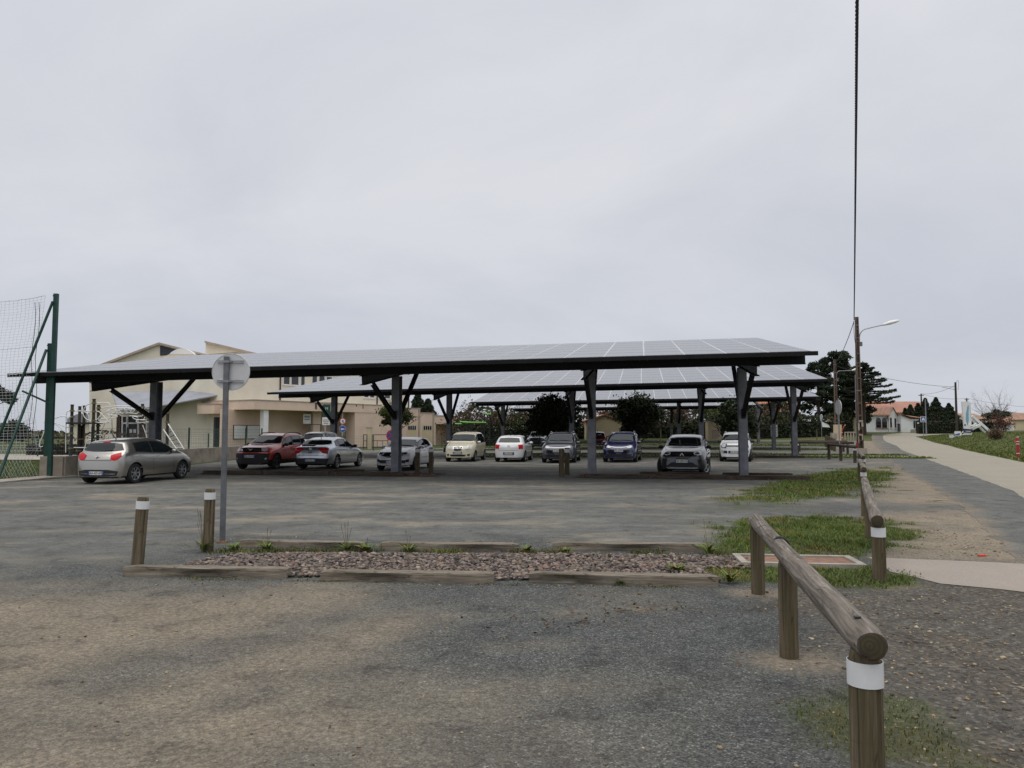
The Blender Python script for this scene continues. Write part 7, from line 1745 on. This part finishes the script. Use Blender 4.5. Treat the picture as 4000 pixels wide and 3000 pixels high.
# low white outbuilding with orange tiles
a, c, d_, e = zw(778, 505), zw(1135, 620), zw(1400, 645), zw(1000, 1003); lh = empty('white_outbuilding', (a.x, Y0 - 1, e.z), 0, 'low white outbuilding with sloping orange tiled roof beside the gabled house', 'house'); K0 = Vector((a.x, Y0 - 1, e.z)); J = lambda x, y, d=Y0 - 1: zw(x, y, d) - K0
p, q, r_ = J(778, 505), J(1135, 622), J(1400, 645)
b = MB(); b.prism([(0.01, -.2), (q.x, -.2), (q.x, q.z), (0.01, p.z)], 0, 5, 'y'); recalc(b.build('wall', M['white_wall'], lh)); part('wall', 'white_wall', lh, (q.x + .002, r_.x, .05, 5, -.2, q.z - .05)); part('plinth', 'concrete', lh, (q.x + .1, r_.x - .4, .0, .048, -.2, .35))
s0, s1 = J(735, 462), J(1415, 632); s2 = J(1415, 655); b = MB(); v = [Vector((-.3, -.25, p.z + .05)), Vector((q.x, -.25, q.z + .02)), Vector((r_.x + .2, -.25, q.z - .02)), Vector((r_.x + .2, 5, q.z + .5)), Vector((q.x, 5.2, q.z + 1.0)), Vector((-.3, 5.2, p.z + .9))]
b.add(v + [t + Vector((0, 0, .16)) for t in v], [(5, 4, 3, 2, 1, 0), (6, 7, 8, 9, 10, 11)] + [(i, (i + 1) % 6, 6 + (i + 1) % 6, 6 + i) for i in range(6)]); recalc(b.build('roof', M['tile'], lh))
l = J(782, 1003); r2 = J(846, 770); part('door', 'slate', lh, (l.x, r2.x, -.05, -.004, 0, r2.z))
for x0, x1, y0, y1 in ((1248, 1283, 685, 905), (1308, 1340, 690, 1000)): l, r2 = J(x0, y1), J(x1, y0); part('slit_window', 'dark_glass', lh, (l.x, r2.x, 0, .046, max(.02, l.z), r2.z))
# big faded roof behind, far houses on the right
def px_house(name, u0, u1, ve, vr, vb, y, depth, label, wall, roof, **k):
    a, c = survey(u0, ve, y), survey(u1, ve, y); return gable_house(name, a.x, c.x, y, survey(u0, vb, y).z, a.z, survey(u0, vr, y + depth / 2).z, depth, label, wall, roof, 'x', .3, **k)
px_house('big_shed', 3395, 3692, 1612, 1571, 1690, 165, 22, 'large building with a long faded pink roof behind the white house', 'pink_roof', 'pink_roof', cat='building')
px_house('far_house', 3790, 3860, 1640, 1618, 1682, 150, 10, 'far house with red roof just right of the totem', 'white_wall', 'tile_old')
px_house('far_house', 3850, 3960, 1655, 1632, 1682, 142, 9, 'far low white house behind the reddish shrub', 'white_wall', 'tile_old')
px_house('far_house', 3925, 4080, 1640, 1616, 1682, 152, 11, 'far house with long red roof at the right edge', 'shed_wall', 'tile_old')
px_house('far_house', 2990, 3120, 1612, 1560, 1690, 170, 12, 'house with orange roof glimpsed through the trees left of the pines', 'shed_wall', 'tile')
a, c, e = survey(2290, 1645, 95), survey(2434, 1645, 95), survey(2362, 1622, 95); sh = gable_house('garden_shed', a.x, c.x, 95, survey(2290, 1714, 95).z, a.z, e.z, 7, 'cream walled outbuilding with red tiled gable behind the blue people carrier', 'shed_wall', 'tile', 'y', .2, 'building'); MB().cyl((1.3, .6, 2.6), .05, 1.1, 8).build('flue', M['trim'], sh)
a, c = survey(2767, 1716, 91), survey(2816, 1647, 91); ks = empty('utility_kiosk', gp(a.x, 91), 0, 'pale yellow utility kiosk left of the small white crossover', 'kiosk'); zk = c.z - ks.location.z; part('walls', 'shed_wall', ks, (0, c.x - a.x, 0, 1.3, -.1, zk)); part('door', 'trim', ks, (.45, c.x - a.x - .25, -.03, -.004, .2, zk * .55)); part('roof_slab', 'concrete', ks, (-.06, c.x - a.x + .06, -.06, 1.36, zk + .002, zk + .1))
for i, (u, v0) in enumerate(((2581, 1676), (2958, 1672), (3190, 1676))):
    t = survey(u, v0, 80); o = MB().cyl((0, 0, -.05), .05, t.z - float(gz(t.x, 80)) + .05, 8).build('fence_stake', M['post'], None, 40, gp(t.x, 80)); tag(o, 'thin wooden stake on the far grass, %s' % ('above the grey crossover', 'right of the small white crossover', 'at the dark hedge under the pines')[i], 'stake', 'wooden stakes on the far grass')
mesh_fence('mesh_fence', [(-8, 88), (-4, 87.5), (0, 87), (4, 86.5)], .05, 1.3, 'wire fence before the dark hedge, behind the white hatchback', solid=False, step=.3)

# ------------------------------------------------------------------ grass
def blades(name, X, Y, h, w, label, seed, lo=.5, hi=1.5, lean=.5, dry=.12, parent=None, dzs=.004, kind='stuff', cat='grass'):
    g = np.random.default_rng(seed); n = len(X); z = gz(X, Y) + dzs; a = g.random(n) * 6.283; l = g.normal(size=(n, 2)) * lean
    hh = h * (.45 + .8 * g.random(n)); B = np.column_stack([X, Y, z]); s = np.column_stack([np.cos(a), np.sin(a), np.zeros(n)]) * (w * (.6 + .8 * g.random(n)))[:, None]
    M1 = B + np.column_stack([l[:, 0] * hh * .35, l[:, 1] * hh * .35, hh * .6]); T = B + np.column_stack([l[:, 0] * hh, l[:, 1] * hh, hh * (1 - .25 * np.abs(l).mean(1))])
    V = np.stack([B - s, B + s, M1 + s * .7, M1 - s * .7, T], 1).reshape(-1, 3); k = np.arange(n)[:, None] * 5
    Ft = np.concatenate([k + np.array([[0, 1, 2]]), k + np.array([[0, 2, 3]]), k + np.array([[3, 2, 4]])])
    cl_ = fbm(X, Y, 1.4, 4, 3); t = lo + (hi - lo) * np.clip(.55 * g.random(n) + .8 * (cl_ - .3), 0, 1); dr = (g.random(n) < dry) | (fbm(X, Y, 1.6, 9) > .62)
    c = np.stack([t * np.where(dr, 1.5, .92), t * np.where(dr, 1.05, 1.0), t * np.where(dr, 1.1, .85)], 1)
    return tag(np_mesh(name, V, Ft, M['grass'], np.repeat(c, 5, 0), parent), label, cat, None, kind)
def scatter(n, x0, x1, y0, y1, seed, thr=.25):
    g = np.random.default_rng(seed); X = g.uniform(x0, x1, n); Y = g.uniform(y0, y1, n); k = grass_amt(X, Y) > thr + .65 * g.random(n); return X[k], Y[k]
X, Y = scatter(95000, 1.8, 8.0, 8.4, 16.2, 201); blades('grass', X, Y, .036 * (1 + 1.3 * (fbm(X, Y, 2.2, 3) > .58)), .0055, 'rough green grass around the inspection cover and beside the log rails', 202)
X, Y = scatter(80000, 5.0, 17, 18, 35, 203); blades('grass', X, Y, .052 * (1 + .9 * (fbm(X, Y, 1.6, 3) > .58)), .010, 'green grass patch between the car park and the third log rail', 204, dry=.06)
X, Y = scatter(9000, 1.4, 3.0, 3.4, 5.6, 205, .15); blades('grass', X, Y, .028, .0035, 'mossy low growth at the foot of the nearest post', 206, .5, 1.2)
g = np.random.default_rng(210)
n = 26000; k = g.integers(0, len(GS), n); X, Y = np.zeros(n), np.zeros(n)
for i, (o_, a_, b_, c_, d_) in enumerate(GS[:4]):
    m = k == i; lx = g.uniform(a_, b_, m.sum()); ly = g.uniform(c_, d_, m.sum()); X[m] = o_[0] + EX.x * lx + EY.x * ly; Y[m] = o_[1] + EX.y * lx + EY.y * ly
k &= 3; m = Y > 1; blades('grass', X[m], Y[m], .10, .03, 'grass on the strips between the rear canopies', 211, dzs=.02)
n = 30000; Y = g.uniform(34, 110, n); X = np.interp(Y, [y for _, y in BGR], [x for x, _ in BGR]) + .4 + 40 * g.random(n) ** 1.6; blades('grass', X, Y, .13, .035, 'rough grass on the bank right of the road', 212, dry=.25, dzs=-.02)
n = 14000; X = g.uniform(-30, -17.5, n); Y = g.uniform(20, 46, n); blades('grass', X, Y, .06, .016, 'mown lawn behind the ball-stop net', 213, .35, .95, dry=.02, dzs=-.02)
# scrubby growth along the back of the stone bed
n = 5200; X = g.uniform(-4.2, 3.0, n); Y = np.interp(X, [-4.6, 3.1], [11.12, 10.86]) - .18 * np.abs(g.normal(size=n)) + .02; k = fbm(X, Y, 2.6, 4) > .44; blades('grass', X[k], Y[k], .055 * (1 + 1.3 * (g.random(k.sum()) > .9)), .005, 'sparse dry and green growth along the back of the stone bed', 214, .3, 1.2, lean=.8, dry=.45)
n = 1500; X = g.uniform(-4.5, 2.4, n); Y = np.interp(X, [-4.6, 2.3], [9.05, 8.45]) + .05 * g.normal(size=n); k = fbm(X, Y, 2.1, 6) > .55; blades('grass', X[k], Y[k], .03, .004, 'thin growth along the foot of the front sleepers', 215, .3, 1.1, lean=.8, dry=.5)
# weeds along the timber sleepers
def weed(x, y, h, n, r, label, seed, mt='grass', dry=.25, stalks=0):
    g = np.random.default_rng(seed); root = empty('weed', gp(x, y, .02), 0, label, 'weed', 'weeds along the stone bed'); V = []; Fw = []; C = []
    for i in range(n):
        a = g.random() * 6.283; L = h * g.uniform(.5, 1.15); w = .008 + .012 * g.random(); d = Vector((math.cos(a), math.sin(a), 0)); s = Vector((-d.y, d.x, 0)) * w; e = g.uniform(.6, 1.5); b0 = d * r * .25 * g.random(); k0 = len(V); t = g.uniform(.5, 1.4); dr = g.random() < dry
        for f, ww in ((0, .5), (.45, 1), (.8, .7), (1, .05)):
            p = b0 + d * (L * f * f * e) + Vector((0, 0, L * (f - .35 * e * f * f))); V += [p - s * ww, p + s * ww]; C += [(t * (1.6 if dr else .9), t * (.95 if dr else 1), t * .8)] * 2
        for j in range(3): Fw.append((k0 + 2 * j, k0 + 2 * j + 1, k0 + 2 * j + 3, k0 + 2 * j + 2))
    np_mesh('leaves', np.array([tuple(v) for v in V]), np.array(Fw), M['grass'], np.array(C), root)
    if stalks:
        b = MB()
        for i in range(stalks):
            a = g.random() * 6.283; q = Vector((math.cos(a), math.sin(a), 0)); Ls = h * g.uniform(1.2, 2.3); b.tube([(0, 0, 0), tuple(q * Ls * .1 + Vector((0, 0, Ls * .5))), tuple(q * Ls * .22 + Vector((0, 0, Ls)))], [.004, .003, .002], 4)
            b.tube([tuple(q * Ls * .2 + Vector((0, 0, Ls * .9))), tuple(q * Ls * .235 + Vector((0, 0, Ls * 1.08)))], [.006, .002], 4)
        b.build('stalks', M['leaf_stalk'], root)
    return root
M['leaf_stalk'] = flat('dry weed stalk', (.16, .12, .06), .9)
for i, (x, y, h, n, r, st, lb) in enumerate(((-4.35, 10.95, .26, 26, .12, 6, 'tall dry weeds round the post beside the sign'), (-3.95, 11.05, .13, 40, .2, 0, 'green weed tuft at the foot of the sign pole'), (-3.5, 11.1, .16, 30, .2, 2, 'weed at the left end of the rear sleeper'), (-2.35, 11.02, .17, 22, .12, 5, 'tall seeding weed before the first rear sleeper'), (-2.05, 10.95, .15, 46, .26, 1, 'leafy weed in the gap between the first two rear sleepers'), (-1.45, 10.95, .13, 34, .2, 2, 'green weed against the middle rear sleeper'),
      (.2, 10.95, .12, 36, .22, 0, 'weed at the right end of the middle rear sleeper'), (.75, 10.85, .10, 40, .2, 0, 'low green weed before the right rear sleeper'), (2.72, 10.75, .20, 26, .16, 3, 'weed at the far right end of the rear sleepers'), (-4.2, 9.35, .10, 40, .3, 0, 'low weeds behind the front left sleeper'), (2.45, 8.75, .17, 24, .14, 4, 'dark dry weed at the end of the hollowed sleeper'), (1.2, 8.62, .07, 18, .12, 0, 'tiny weed before the hollowed sleeper'), (2.0, 9.4, .12, 50, .3, 2, 'weeds at the right end of the stones'))):
    weed(x, y, h, n, r, lb, 230 + i, stalks=st)
# twigs and leaf litter on the lot
for i, (x, y, L, a, lb) in enumerate(((.62, 6.95, .17, .6, 'short broken twig on a patch of earth in the foreground'), (1.05, 7.35, .12, .4, 'small twig lying on the reddish earth patch'), (1.2, 3.9, .22, -.35, 'thin twig on the gravel left of the nearest post'), (11.3, 22.2, .5, .05, 'dark twig lying at the road edge'), (10.4, 18.9, .35, .5, 'curved twig lying on the road shoulder'))):
    b = MB(); b.tube([(-L / 2, 0, .008), (0, .01, .012), (L / 2, -.01, .009)], [.007, .009, .004], 5); o = b.build('twig', M['bark_grey'], None, 60, gp(x, y, .012)); o.rotation_euler = (0, 0, a); tag(o, lb, 'twig', 'twigs on the ground')
g = np.random.default_rng(301); n = 260; X = np.concatenate([g.normal(.35, .5, n // 3), g.normal(1.25, .3, n // 3), g.uniform(-5, 3, n // 3)]); Y = np.concatenate([g.normal(6.95, .22, n // 3), g.normal(7.45, .2, n // 3), g.uniform(3, 12, n // 3)]); P_ = np.column_stack([X, Y, gz(X, Y) + .012])
tag(leaf_mesh('leaf_litter', P_, .018, M['leaf_brown'], None, 302, flatten=.25, lo=.9, hi=2.6), 'small dry leaves and crumbs of earth on the lot', 'leaf litter', None, 'stuff')
